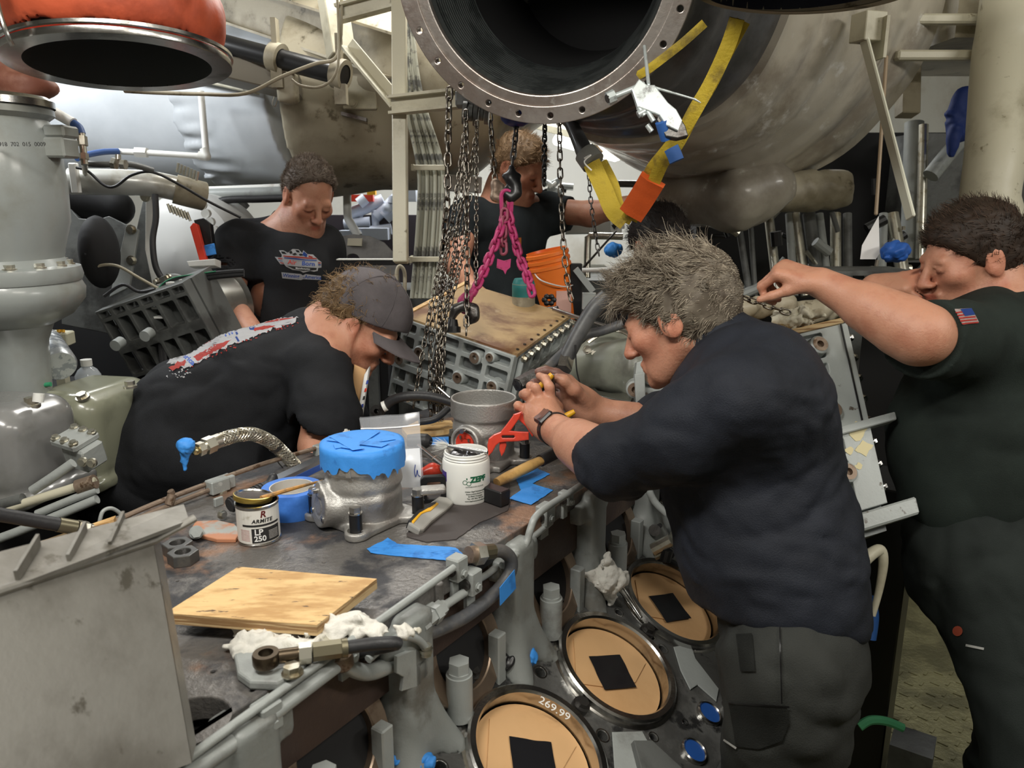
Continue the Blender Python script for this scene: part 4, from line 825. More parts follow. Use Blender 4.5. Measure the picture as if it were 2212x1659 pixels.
MB().tube(hp, .0105).build('hose_tube', M_rub, t); d_ = unit(hp[2] - hp[1]); e_ = hp[2]; MB().cyl(e_, e_ + d_ * .026, .0115, n=12).build('crimp_sleeve', MATS['olive_sleeve'], t); MB().hexa(e_ + d_ * .028, e_ + d_ * .044, .0125).hexa(e_ + d_ * .046, e_ + d_ * .056, .0105).build('hex_nut', M_zinc, t); MB().tube([e_ + d_ * .05, D(215, 1143, 1.2), D(235, 1138, 1.22)], .006).build('connector_tube', M_rust, t)
t = MB().box((D(-20, 1215, 1.15) + D(146, 1158, 1.2)) / 2, (.12, .008, .004), np.array([unit(D(146, 1158, 1.2) - D(-20, 1215, 1.15)), unit(V3(-.3, 1, 0)), UP])).build('wood_strip', M_ply, None, origin=D(60, 1190, 1.17)); tag(t, 'thin yellow wooden strip behind the foreground metal cover', 'wood')
# ---------------------------------------------------------------- foreground metal cover
t = thing('metal_cover', 'large dented bare metal cover leaning in the lower left foreground', 'cover', D(300, 1620, .74))
M_slab = mat('brushed_cover_metal', (.30, .29, .265), .45, .5, (.17, .16, .14), 4.5, .42, .64, (.12, .11, .09), 22, .6, .68, bump=.06, bs=120, rvar=.15)
TL, TR, BR_, BL_ = D(-120, 1322, .60), D(331, 1172, .80), D(414, 1648, .735), D(-120, 1850, .42)
def quadbox(name, q, th, m, parent, nrm=None, bev=0):
    q = [np.asarray(p) for p in q]; n_ = unit(np.cross(q[1] - q[0], q[3] - q[0])) if nrm is None else unit(nrm); v = np.array(q + [p + n_ * th for p in q]); f = [(0, 1, 2, 3), (7, 6, 5, 4), (0, 4, 5, 1), (1, 5, 6, 2), (2, 6, 7, 3), (3, 7, 4, 0)]
    return fmesh(name, v, f, m, parent)
bk = unit(V3(-.25, 1, -.05)); BL_ = PL(-120, 1850, TR, np.cross(TR - TL, BR_ - TR)); quadbox('face_plate', [TL, TR, BR_, BL_], .004, M_slab, t, bk)
tl2, tr2 = TL + bk * .085 + UP * .012, TR + bk * .07 + UP * .018 + V3(.022, 0, 0)
mb = MB(); mb.tube([TL + UP * .002, TR + UP * .002, TR + V3(.03, .035, .012)], .0045, n=10, sub=1); mb.build('rolled_edge', M_slab, t)
quadbox('top_flange', [TL, TR + V3(.026, .03, .012), tr2, tl2], .004, M_slab, t, (0, 0, -1))
for u_ in (.28, .52, .74): p = TL * (1 - u_) + TR * u_ + UP * .006; quadbox('stiffener_rib', [p + bk * .002, p + bk * .06 + UP * .008, p + bk * .06 + UP * .02, p + UP * .010], .003, M_slab, t)
quadbox('side_flange', [TR, TR + bk * .03, BR_ + bk * .03, BR_], .004, M_slab, t)
# ---------------------------------------------------------------- ducts overhead
XR = V3(1, 0, 0); YV = V3(0, CP, -SP); ZV = V3(0, SP, CP)       # view right / forward / up
Fc = D(1175, -80, 1.62); Fb = unit((Fc - EYEP) * .62 + XR * .22)      # axis leading away behind the flange
F3 = frame(-Fb, ZV)
duct = thing('exhaust_duct', 'huge lagged exhaust duct with an open bolted ring flange and dark bellows overhead', 'duct', Fc)
M_flange = mat('brushed_flange_steel', (.43, .39, .36), .38, .8, (.3, .25, .22), 8, .45, .65, (.5, .47, .44), 30, .6, .7, bump=.15, bs=90)
nb = 26; v, f = plate([circ(0, 0, .318, 128), circ(0, 0, .2835, 128)] + [circ(.3015 * math.cos(2 * math.pi * (k + .36) / nb), .3015 * math.sin(2 * math.pi * (k + .36) / nb), .0085, 16) for k in range(nb)], .03, .0018)
fmesh('bolt_flange', place(v, Fc, F3[0], F3[1], F3[2]), f, M_flange, duct, label='bare steel bolt flange')
v, f = plate([circ(0, 0, .2815, 128), circ(0, 0, .262, 128)], .02, .003); fmesh('seal_ring', place(v, Fc + F3[2] * .004, F3[0], F3[1], F3[2]), f, M_flange, duct)
for k in range(nb):
    a = 2 * math.pi * (k + .36) / nb; p = Fc + F3[0] * .3015 * math.cos(a) + F3[1] * .3015 * math.sin(a); 
    if k % 2 == 0: MB().lathe([(.0084, -.001), (.0084, .022)], p, F3[2], 14).build('hole_bush', M_rust, duct)
pr = [(.263, .012)]; 
for k in range(60): z = -.012 * k / 3; pr.append((.262 - .006 * (1 - math.cos(k * 2.094)) - .0004 * k, z))
MB().lathe(pr, Fc, F3[2], 96).build('bellows', mat('bellows_steel', (.15, .165, .165), .35, .8, (.08, .09, .09), 10, .45, .6), duct, sharp=180, label='dark ribbed bellows inside')
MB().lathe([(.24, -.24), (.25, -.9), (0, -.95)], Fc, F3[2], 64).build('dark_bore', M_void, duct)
G0, G1 = Fc + Fb * .035, D(1565, -5, 2.62)
def ductring(t, r, n=96, amp=.01):
    c = G0 + (G1 - G0) * t; q = np.arange(n) * 2 * math.pi / n; d = unit(G1 - G0); kk = min(1, t / .25) * .8; d = unit(d * kk + Fb * (1 - kk)); Fm = frame(d, ZV)
    rr = r * (1 + amp * vnoise(np.stack([np.cos(q) * 3, np.sin(q) * 3, np.full(n, t * 9)], 1), 5)); return c + rr[:, None] * (np.cos(q)[:, None] * Fm[0] + np.sin(q)[:, None] * Fm[1])
def rad(t): return .288 + .325 * t ** 1.12
P = [ductring(t, rad(t) + .006 * math.sin(t * 60), amp=.012) for t in np.linspace(.0, .42, 26)]; MB().rings([ductring(0, .27)] + P, False).build('dark_shroud', M_lagd, duct, sharp=60, label='dark grey flexible shroud')
P = [ductring(t, rad(t) + .012 + .010 * abs(math.sin(t * 24)), amp=.03) for t in np.linspace(.37, 1.08, 48)]; MB().rings([ductring(.37, rad(.35))] + P + [ductring(1.12, .45), ductring(1.12, .05)], False).build('beige_lagging', mat('shiny_beige_lagging', (.52, .48, .40), .3, 0, (.27, .23, .18), 3.5, .47, .68, (.7, .69, .65), 12, .58, .7, bump=.6, bs=18, coat=.7, stretch=(1, .6, 1)), duct, sharp=60, label='glossy beige banded lagging')
pr = [cone(D(1440, 432, 2.9), D(1600, 425, 2.62), .10, .105, .05), cone(D(1600, 425, 2.62), D(1668, 405, 2.6), .105, .085, .05), ell(D(1650, 380, 2.62), (.08, .07, .05), k=.04)]
o = sdfobj('lagged_pipe', pr, .014, M_lag, None, folds(.012, 9, 4), .02, origin=D(1500, 420, 2.7)); tag(o, 'sagging brown-beige lagged pipe running under the big exhaust duct', 'pipe')
pr = [cone(D(1690, 415, 2.75), D(1810, 410, 2.75), .075, .07, .01), cut(D(1842, 415, 2.75), unit(V3(1, -.2, .1)))]
o = sdfobj('lagged_pipe', pr, .01, M_creamd, None, folds(.008, 12, 4), .012, origin=D(1760, 415, 2.75)); tag(o, 'short lagged pipe stub with a torn cream end right of the sagging pipe', 'pipe')
c = D(1735, -28, 1.42); t = thing('hanging_duct_ring', 'dark open duct ring cut off by the top edge at the right', 'duct', c); MB().lathe([(.175, -.002), (.175, .01), (.2, .012), (.202, .004), (.2, -.003), (.175, -.003)], c, unit(V3(.05, .0, 1)), 90).build('ring_flange', M_creamd, t); MB().lathe([(.175, 0), (.17, .25), (0, .26)], c, UP, 60).build('duct_inside', mat('ring_dark', (.01, .012, .03), .5), t)
MB().lathe([(.18, .012), (.205, .05), (.21, .3)], c, UP, 60).build('duct_shell', M_lagd, t)
c = D(262, 142, 1.5); na = unit(V3(-.05, .10, 1)); t = thing('orange_lagged_duct', 'orange-red lagged duct end with a steel ring flange hanging at the top left', 'duct', c)
MB().lathe([(.165, .0), (.165, .012), (.203, .012), (.204, .002), (.203, 0), (.165, 0)], c, na, 96).lathe([(.203, .020), (.207, .022), (.207, .016), (.203, .014)], c, na, 96).build('ring_flange', M_steel, t); MB().lathe([(.165, 0), (.16, .2), (0, .22)], c, na, 60).build('duct_inside', mat('duct_grey', (.06, .065, .065), .6), t)
MB().lathe([(.19, .012), (.198, .02), (.198, .024)], c, na, 80).build('red_gasket', M_redp, t)
sdfobj('orange_cover', [torus(c + na * .09, na, .135, .066, .02), disc(c + na * .09, c + na * .35, .16, .03, .05), disc(c + na * .028, c + na * .1, .17, .02, .04), disc(c - na * .1, c + na * .24, .172, .005, .004, -1)], .007, M_orange, t, folds(.004, 12, 3), .008)
MB().tube([c + V3(-.082, -.205, .0), c + V3(-.085, -.215, .025), c + V3(-.10, -.2, .08), c + V3(-.115, -.17, .15)], .004, n=8).build('tie_wire', M_steel, t)
# left turbine housing
def tl(name, prof, o_, ax, m, parent, n=64): return MB().lathe(prof, o_, ax, n).build(name, m, parent)
hx, hy = D(-15, 450, 1.62)[:2]; t = thing('turbine_housing', 'tall grey cast turbine housing standing at the left edge', 'housing', V3(hx, hy, 1.0)); za = lambda y: D(-15, y, 1.62)[2]
M_tur = mat('turbine_grey', (.28, .30, .29), .35, 0, (.2, .2, .17), 3, .45, .65, bump=.15, bs=20, coat=.3)
def hp(y, xr): return ((xr + 15) * 1.62 / 1671, za(y) - 1.0)
tl('upper_casing', [hp(232, 20), hp(234, 118), hp(240, 125), hp(252, 125), hp(262, 112), hp(300, 128), hp(400, 133), hp(480, 130), hp(540, 112), hp(560, 108), hp(580, 118)], V3(hx, hy, 1), UP, M_tur, t)
tl('top_ring', [hp(216, 60), hp(214, 118), hp(222, 128), hp(236, 128)], V3(hx, hy, 1), UP, M_steel, t)
tl('flange_ring', [hp(575, 110), hp(580, 138), hp(600, 142), hp(612, 138), hp(615, 100)], V3(hx, hy, 1), UP, M_tur, t); tl('lower_bowl', [hp(618, 100), hp(612, 135), hp(630, 143), hp(655, 140), hp(690, 112), hp(712, 70), hp(750, 55), hp(830, 50), (.055, .02), (.08, .015), (.08, 0)], V3(hx, hy, 1), UP, M_tur, t)
for k in range(14): a = k * .449; r_ = 128 * 1.62 / 1671; MB().bolt(V3(hx + r_ * math.cos(a), hy + r_ * math.sin(a), za(576)), UP, .010, .009).build('flange_bolt', M_zinc, t)
for y in (285, 320): MB().box(D(132, y, 1.6), (.022, .03, .012 if y == 285 else .02), None, .004).build('side_lug', M_tur, t)
v, f = text('0918  702  015  0009', .011, .0003); fmesh('stencil_number', place(v, D(45, 312, 1.475) + V3(0, 0, 0), XR, UP, -V3(0, 1, 0)), f, mat('stencil_black', (.03, .03, .03), .5), t)
o = sdfobj('lagging_scrap', [ell(D(50, 190, 1.75), (.075, .06, .035)), ell(D(-5, 150, 1.75), (.08, .06, .08))], .007, mat('brown_lagging', (.22, .08, .05), .6, c2=(.4, .2, .14), scale=8), None, folds(.008, 16, 4), .012, origin=D(40, 200, 1.7)); tag(o, 'reddish-brown torn lagging on top of the turbine housing', 'lagging')
# silver insulated ducts in the left background
pr = [cone(D(-200, 210, 3.6), D(480, 255, 3.5), .36, .33, .05)]
o = sdfobj('insulated_duct', pr, .02, M_insul, None, folds(.010, 3, 2), .02, origin=D(300, 250, 3.4)); tag(o, 'long silver-grey insulated duct behind the white pipe elbow, left of the crumpled seam', 'duct')
a, b = D(515, 235, 3.25), D(700, 225, 3.05); dd = unit(b - a)
def crp(p): q = (p - a) @ dd; w = np.exp(-((q - .05) / .11) ** 2); return folds(.008, 4, 6)(p) + w * .016 * vnoise(p * 34 - q[..., None] * dd * 26, 4)
o = sdfobj('insulated_duct', [cone(a, b, .335, .34, .03), cut(b + dd * .02, dd), cut(a - dd * .02, -dd)], .011, M_insul, None, crp, .03, origin=a); tag(o, 'silver-grey insulated duct section with a crumpled seam behind the standing man', 'duct')
pr = [cone(D(690, 215, 3.02), D(905, 190, 3.0), .37, .37, .05), cone(D(905, 190, 3.0), D(1180, 60, 3.3), .37, .33, .08), cut(D(676, 215, 3.02), (-1, .1, 0))]
o = sdfobj('lagged_duct', pr, .016, M_creamd, None, folds(.008, 4, 3), .02, origin=D(900, 200, 3.0)); tag(o, 'stained brown-beige lagged duct behind the cream post', 'duct')
t = thing('mounting_plate', 'cream bolted plate with dark slot on the brown-beige duct', 'plate', D(775, 200, 2.66)); R_ = np.array([XR, V3(0, 1, 0), UP])
MB().box(D(777, 200, 2.66), (.058, .008, .055), R_, .003).build('plate_body', M_cream, t); MB().bolt(D(762, 222, 2.64), V3(0, -1, 0), .012, .008).build('plate_bolt', M_cream, t); MB().box(D(765, 252, 2.68), (.045, .01, .006), np.array([unit(V3(1, 0, -.25)), V3(0, 1, 0), UP])).build('dark_slot', M_dsteel, t)
# white pipe elbow, blue hoses, fluorescent lamp
t = thing('white_pipe', 'white L-shaped pipe with elbow in front of the silver duct', 'pipe', D(445, 335, 2.75)); MB().cyl(D(434, 198, 2.75), D(446, 338, 2.75), .0115).cyl(D(446, 338, 2.75), D(318, 330, 2.75), .0105).build('pipe_run', M_white, t); MB().ball(D(446, 338, 2.75), .016).cyl(D(441, 322, 2.75), D(446, 338, 2.75), .0155).cyl(D(430, 336, 2.75), D(446, 338, 2.75), .0155).build('elbow', M_white, t)
MB().hexa(D(318, 330, 2.75), D(293, 329, 2.75), .019).cyl(D(293, 329, 2.75), D(254, 327, 2.75), .0105).build('coupling', M_white, t)
t = MB().tube([D(256, 327, 2.74), D(225, 328, 2.7), D(190, 334, 2.65), D(166, 342, 2.6)], .0105).build('blue_hose', mat('blue_hose', (.04, .09, .25), .5), None, origin=D(200, 334, 2.7)); tag(t, 'short blue hose running left from the white pipe elbow', 'hose')
t = thing('blue_hose', 'blue and white hose curving down to a brass tee beside the turbine housing', 'hose', D(170, 300, 2.1)); MB().tube([D(20, 195, 2.0), D(80, 222, 2.05), D(130, 250, 2.1), D(158, 266, 2.1)], .0145).build('white_sleeve', M_white, t); MB().tube([D(158, 266, 2.1), D(170, 275, 2.1), D(176, 290, 2.1)], .011).build('hose_tube', MATS['blue_hose'], t); MB().cyl(D(176, 286, 2.1), D(183, 356, 2.1), .009).cyl(D(183, 350, 2.1), D(184, 375, 2.4), .008).hexa(D(177, 295, 2.1), D(179, 315, 2.1), .013).hexa(D(181, 332, 2.1), D(182, 345, 2.1), .012).build('fittings', M_zinc, t)
t = thing('fluorescent_lamp', 'long lit fluorescent lamp glowing above the silver duct at upper left', 'lamp', D(490, 195, 2.85)); a, b = D(400, 178, 2.95), D(588, 220, 2.8); d_ = unit(b - a)
MB().cyl(a, b, .016).cyl(a + V3(-.1, .1, .0), b + V3(-.1, .12, 0), .016).build('lamp_tube', M_glow, t); MB().box((a + b) / 2 + V3(-.02, .05, .045), (np.linalg.norm(b - a) / 2 + .03, .12, .02), np.array([d_, unit(np.cross(UP, d_)), np.cross(d_, unit(np.cross(UP, d_)))]), .004).build('lamp_housing', M_cream, t)
t = thing('fluorescent_lamp', 'long lit fluorescent lamp far behind the man at the hoist', 'lamp', D(1260, 320, 4.3)); a, b = D(1205, 300, 4.3), D(1335, 335, 3.9); d_ = unit(b - a)
MB().cyl(a, b, .028).cyl(a + V3(0, .1, 0), b + V3(0, .1, 0), .028).build('lamp_tube', M_glow, t); MB().box((a + b) / 2 + UP * .06, (np.linalg.norm(b - a) / 2 + .05, .12, .02), np.array([d_, unit(np.cross(UP, d_)), np.cross(d_, unit(np.cross(UP, d_)))]), .004).build('lamp_housing', M_cream, t)
# ---------------------------------------------------------------- cream steelwork
def beam(name, a, b, w, h, m, lab, cat='beam', prof='L', up=UP, group=None):
    a, b = np.asarray(a), np.asarray(b); d = unit(b - a); y = unit(np.cross(up, d)); z = np.cross(d, y); R = np.array([d, y, z]); c = (a + b) / 2; L = np.linalg.norm(b - a) / 2; mb = MB()
    if prof == 'L': mb.box(c, (L, w, .0035), R).box(c + y * w + z * h, (L, .0035, h), R)
    elif prof == 'I': mb.box(c, (L, .003, h), R).box(c + z * h, (L, w, .004), R).box(c - z * h, (L, w, .004), R)
    else: mb.box(c, (L, w, h), R, .003)
    o = mb.build(name, m, None, origin=c); return tag(o, lab, cat, group)
beam('support_post', D(866, 568, 2.3), D(862, -40, 2.3), .021, .021, M_cream, 'cream angle-steel post standing left of the cable bundle', 'post', 'box', V3(0, 1, 0))
beam('cross_beam', D(846, 228, 2.27), D(1015, 210, 2.2), .03, .022, M_cream, 'cream I-beam running right from the post under the big flange', prof='I')
beam('cross_beam', D(730, 30, 2.32), D(862, -5, 2.3), .025, .02, M_cream, 'short cream channel high up left of the post', prof='I')
beam('diagonal_brace', D(742, 100, 2.34), D(852, 232, 2.31), .02, .016, M_cream, 'cream diagonal brace meeting the post at the crossbeam', 'brace', 'L')
beam('sloping_beam', D(380, -30, 2.9), D(860, 125, 2.55), .05, .065, M_creamd, 'wide cream ceiling beam sloping down towards the post', prof='I')
beam('hanger_strut', D(712, -40, 2.5), D(738, 125, 2.5), .04, .03, M_cream, 'cream vertical hanger plate behind the drooping cable', 'strut', 'box')
beam('hanger_strut', D(655, 85, 2.75), D(690, 165, 2.75), .02, .02, M_creamd, 'small dull strut below the sloping ceiling beam', 'strut', 'L')
beam('diagonal_brace', D(1858, 50, 2.0), D(1968, 472, 1.95), .004, .022, mat('pale_brace', (.75, .75, .62), .5), 'long pale diagonal brace hanging right of the exhaust duct', 'brace', 'box', V3(0, 1, 0))
beam('support_post', D(1965, -20, 2.6), D(1960, 250, 2.6), .03, .03, M_creamd, 'short dull cream upright behind the diagonal brace', 'post', 'box', V3(0, 1, 0))
beam('hanger_rod', D(1915, 120, 2.3), D(1892, 465, 2.3), .005, .005, mat('tan_rod', (.4, .3, .2), .5), 'thin tan rod hanging left of the diagonal brace', 'rod', 'box', V3(0, 1, 0))
t = thing('box_bracket', 'pale cream box bracket holding the top of the diagonal brace', 'bracket', D(1880, 60, 2.0)); MB().box(D(1875, 60, 2.0), (.032, .03, .035), np.array([unit(V3(1, .3, 0)), unit(V3(-.3, 1, 0)), UP]), .002).box(D(1900, 85, 2.0), (.004, .04, .05)).build('bracket_body', M_cream, t)
t = thing('black_pipe', 'thick black pipe in hangers below the sloping ceiling beam', 'pipe', D(610, 130, 2.45)); MB().cyl(D(470, 92, 2.5), D(745, 165, 2.4), .031, n=24).build('pipe_run', M_black, t)
for x, y, tt in ((598, 125, 2.45), (735, 160, 2.4)): c = D(x, y, tt); MB().lathe([(.031, -.018), (.046, -.018), (.046, .018), (.031, .018)], c, D(745, 165, 2.4) - D(470, 92, 2.5), 28).box(c + UP * .065, (.008, .02, .05)).box(c - UP * .06, (.018, .018, .03)).build('pipe_hanger', M_creamd, t)
M_fix = mat('fixture_shade', (.2, .18, .14), .6); t = thing('light_reflector', 'dark underside of a ceiling fixture tray below the black pipe', 'tray', D(560, 170, 2.6)); MB().box(D(540, 165, 2.6), (.17, .12, .035), np.array([unit(V3(1, .2, -.22)), unit(V3(-.2, 1, 0)), UP]), .004).build('tray_body', M_fix, t); sdfobj('hanger_block', [rbox(D(622, 190, 2.5), (.03, .03, .045), None, .008), cone(D(600, 150, 2.5), D(625, 210, 2.5), .02, .02)], .006, M_creamd, t)
MB().tube([D(592, 208, 2.5), D(588, 225, 2.5), D(594, 230, 2.5), D(600, 212, 2.5)], .0018, n=6).build('wire_hook', M_steel, t)
pipe('drooping_cable', [D(270, 196, 1.9), D(340, 200, 2.0), D(430, 203, 2.2), D(530, 202, 2.3), D(610, 165, 2.3), D(680, 138, 2.3), D(722, 128, 2.3), D(735, 90, 2.3), D(738, -20, 2.3)], .0055, M_creamd, 'pale cable drooping from the hanger plate across to the left', 'cable')
pipe('drooping_cable', [D(728, -20, 2.28), D(732, 110, 2.28), D(722, 165, 2.28), D(690, 188, 2.28), D(650, 185, 2.28), D(630, 172, 2.28)], .004, M_creamd, 'thinner cable looping under the pipe hanger', 'cable')
for k in range(7):
    dx = (k - 3) * 8.5; z_ = .012 * (k % 2); pts = [D(878 + dx * .25, -10, 2.5), D(888 + dx * .5, 150, 2.5), D(900 + dx * .8, 240, 2.5 + z_), D(925 + dx, 335, 2.5 + z_), D(932 + dx, 400, 2.5 + z_), D(926 + dx, 520, 2.5 + z_), D(915 + dx, 645, 2.5)]
    o = MB().tube(pts, .0068, n=8).build('bundled_cable', mat('cable_sheath', (.36, .36, .29), .55, c2=(.08, .08, .07), scale=14, lo=.48, hi=.58), None, origin=pts[3]); tag(o, '%s cream painted cable of the strapped bundle right of the post' % ('leftmost', 'second from left', 'third from left', 'middle', 'third from right', 'second from right', 'rightmost')[k], 'cable', 'bundled cables')
for y, x in ((362, 926), (560, 922)):
    t = MB().box(D(x, y, 2.46), (.052, .004, .008), None, .001).box(D(x - 33, y, 2.48), (.004, .03, .010)).build('cable_clip', M_cream, None, origin=D(x, y, 2.46)); tag(t, 'cream strap clip across the cable bundle, %s one' % ('upper' if y < 400 else 'lower'), 'clip')
# ---------------------------------------------------------------- chains
def chain(name, pts, pitch, wd, wr, m, lab, parent=None, group=None, cat='chain', tw=0):
    S_ = spline(pts, 10); L = np.r_[0, np.cumsum(np.linalg.norm(np.diff(S_, axis=0), axis=1))]; n = max(2, int(L[-1] / pitch)); u = (np.arange(n) + .5) * L[-1] / n; C_ = np.stack([np.interp(u, L, S_[:, i]) for i in range(3)], 1); T = np.gradient(C_, axis=0); mb = MB()
    for i in range(n):
        d = unit(T[i]); F_2 = frame(d, (.3, 1, .1)); a = (math.pi / 2 if i % 2 else 0) + tw + .4 * math.sin(i * .7); w = F_2[0] * math.cos(a) + F_2[1] * math.sin(a); mb.link(C_[i], d, w, pitch / 2 + wr * 1.35, wd, wr, n=5, m=12)
    o = mb.build(name, m, parent, origin=None if parent else C_[0], sharp=180)
    return o if parent else tag(o, lab, cat, group)
g = 'hanging hoist chains'
chain('load_chain', [D(971, 190, 2.05), D(968, 300, 2.05), D(966, 430, 2.05), D(956, 545, 2.03)], .028, .0085, .0032, M_chain, 'heaviest chain hanging leftmost from the crossbeam', group=g)
chain('hand_chain', [D(956, 545, 2.02), D(935, 640, 1.98), D(908, 790, 1.93), D(893, 880, 1.9)], .017, .0055, .0018, M_chain, 'thin hand chain fanning out furthest left over the grey module', group=g)
chain('load_chain', [D(1006, 240, 2.0), D(1008, 420, 2.0), D(1009, 600, 1.98), D(1007, 722, 1.96)], .022, .0065, .0026, M_chain, 'straight load chain ending just above the wooden cover edge', group=g)
chain('hand_chain', [D(1030, 262, 2.0), D(1029, 430, 2.0), D(1028, 615, 1.98)], .015, .005, .0017, M_chain, 'thin hand chain hanging straight in front of the far man', group=g)
for k, (pts, nm) in enumerate((([(1003, 290), (978, 470), (946, 630), (930, 760), (932, 930)], 'thin hand chain second from left in the fan'), ([(1027, 300), (1003, 430), (965, 560), (948, 700), (944, 935)], 'thin hand chain third from left in the fan'),
        ([(1016, 420), (985, 570), (958, 700), (938, 870)], 'thin hand chain in the middle of the fan'), ([(1005, 330), (985, 520), (966, 640), (952, 760), (950, 920)], 'thin hand chain fourth from left, knotted at mid height'), ([(1012, 500), (985, 610), (963, 700), (956, 800), (955, 905)], 'thin hand chain rightmost of the fan'), ([(962, 600), (950, 680), (941, 800), (938, 935)], 'short inner hand chain hanging down to the deck behind the black hose'))):
    chain('hand_chain', [D(x, y, 2.0 - .12 * (y > 600)) for x, y in pts], .0165, .0055, .0018, M_chain, nm, group=g)
chain('sling_chain', [D(1058, 245, 2.15), D(1063, 310, 2.15), D(1070, 395, 2.15)], .021, .0065, .0026, M_chain, 'short chain leading to the shackle left of the black hook', group=g)
chain('sling_chain', [D(1117, 258, 2.1), D(1113, 300, 2.1), D(1106, 358, 2.1)], .021, .007, .003, M_dsteel, 'dark chain carrying the black hook', group=g)
chain('sling_chain', [D(1177, 252, 2.2), D(1175, 400, 2.2)], .013, .006, .0028, M_black, 'short black chain hanging right of the far man', group=g)
chain('load_chain', [D(1208, 250, 2.15), D(1211, 400, 2.15), D(1218, 540, 2.15), D(1228, 620, 2.15), D(1236, 650, 2.15)], .024, .007, .0025, M_chain, 'long-linked chain hanging right of the orange bucket', group=g)
chain('hand_chain', [D(1249, 242, 2.4), D(1254, 300, 2.4)], .02, .007, .0025, M_dsteel, 'very short chain tail behind the dark sling arm', group=g)
chain('hand_chain', [D(1270, 350, 2.5), D(1278, 450, 2.5), D(1294, 552, 2.5)], .018, .006, .002, M_dsteel, 'dark chain hanging behind the yellow sling', group=g)
chain('hand_chain', [D(1552, 624, 1.7), D(1600, 641, 1.72), D(1650, 658, 1.74), D(1705, 676, 1.75)], .02, .006, .0022, M_chain, 'chain stretched flat towards the rag on the right module', group=g)
t = thing('chain_hoist', 'grey geared chain hoist block tucked behind the lower rim of the big flange', 'hoist', D(1020, 250, 2.03)); mb = MB()
for k, r_ in enumerate((.03, .022, .034, .02, .03)): mb.cyl(D(1000 + k * 12, 243, 2.05), D(1009 + k * 12, 244, 2.05), r_, n=24)
mb.build('gear_stack', M_greyd, t); MB().box(D(1025, 215, 2.08), (.05, .03, .02), None, .004).build('hoist_body', M_greyd, t)
c = D(1116, 250, 2.1); t = MB().ball(c, (.045, .04, .03)).build('blue_block', mat('blue_enamel', (.02, .04, .2), .4), None, origin=c); tag(t, 'dark blue hoist block peeping out below the flange', 'hoist')
t = thing('crane_hook', 'black crane hook with cross pin holding the pink chains', 'hook', D(1105, 400, 2.1)); h = lambda x, y: D(x, y, 2.1)
sdfobj('hook_body', [cone(h(1105, 362), h(1105, 388), .008, .012), cone(h(1089, 380), h(1121, 380), .006, .006), cone(h(1105, 388), h(1115, 402), .010, .009), cone(h(1115, 402), h(1116, 418), .009, .009), cone(h(1116, 418), h(1104, 428), .009, .008), cone(h(1104, 428), h(1093, 418), .008, .006), cone(h(1093, 418), h(1093, 408), .005, .003)], .0025, M_black, t)
t = thing('chain_shackle', 'brown steel shackle with a latch just left of the black hook', 'shackle', D(1075, 410, 2.12)); h = lambda x, y: D(x, y, 2.13)
sdfobj('shackle_body', [cone(h(1070, 395), h(1069, 425), .009, .009), cone(h(1069, 425), h(1084, 430), .008, .008), cone(h(1084, 430), h(1094, 415), .008, .006), cone(h(1070, 398), h(1084, 402), .008, .006)], .0025, M_rust, t); MB().cyl(h(1076, 400), h(1092, 448), .005).build('latch', M_rust, t)
M_pink = mat('pink_paint', (.48, .04, .16), .5, 0, (.25, .02, .07), 40, .5, .65)
t = thing('pink_chain_sling', 'bright pink two-legged chain sling hanging from the black hook', 'sling', D(1096, 440, 2.1)); c_ = lambda *q: [D(x, y, tt) for x, y, tt in q]
MB().link(D(1094, 440, 2.1), unit(V3(0, 0, 1)), XR, .035, .014, .006).link(D(1098, 452, 2.12), unit(V3(.1, 0, 1)), V3(0, 1, 0), .03, .012, .006).build('master_link', M_pink, t)
chain('left_leg', c_((1092, 462, 2.1), (1078, 505, 2.08), (1056, 560, 2.06), (1035, 608, 2.02), (1022, 632, 2.0)), .021, .0095, .0052, M_pink, '', t)
chain('right_leg', c_((1098, 462, 2.1), (1110, 510, 2.1), (1124, 560, 2.1), (1140, 600, 2.08), (1150, 636, 2.06)), .021, .0095, .0052, M_pink, '', t)
chain('centre_links', c_((1090, 455, 2.09), (1088, 500, 2.09), (1088, 545, 2.09)), .022, .009, .0045, mat('dull_pink', (.3, .06, .1), .5), '', t)
v, f = plate([[(-.018, .018), (.0, .013), (.018, .018), (.016, -.004), (.007, -.012), (.003, -.022), (-.002, -.012), (-.02, -.005)]], .003, .0005); fmesh('pink_tag', place(v, D(1089, 574, 2.08), XR, UP, -V3(0, 1, 0)), f, M_pink, t)
h = lambda x, y: D(x, y, 2.0); sdfobj('pink_hook', [cone(h(1024, 628), h(1010, 642), .008, .010), cone(h(1010, 642), h(1000, 652), .010, .010), cone(h(1000, 652), h(1004, 668), .009, .008), cone(h(1004, 668), h(1018, 668), .008, .006)], .0025, M_pink, t)
h = lambda x, y: D(x, y, 1.99); t = thing('lifting_eye', 'black swivel lifting eye bolted to the wooden module cover', 'shackle', D(985, 705, 2.0))
sdfobj('eye_ring', [cone(h(975, 690), h(984, 668), .009, .009), cone(h(984, 668), h(1002, 660), .009, .008), cone(h(1002, 660), h(1022, 668), .008, .011), cone(h(1022, 668), h(1023, 685), .011, .011), cone(h(1023, 685), h(1014, 695), .010, .006)], .0025, M_dsteel, t)
MB().cyl(h(977, 712), h(978, 690), .018, .012, n=24).cyl(h(977, 718), h(977, 706), .022, n=24).build('swivel_base', M_black, t)
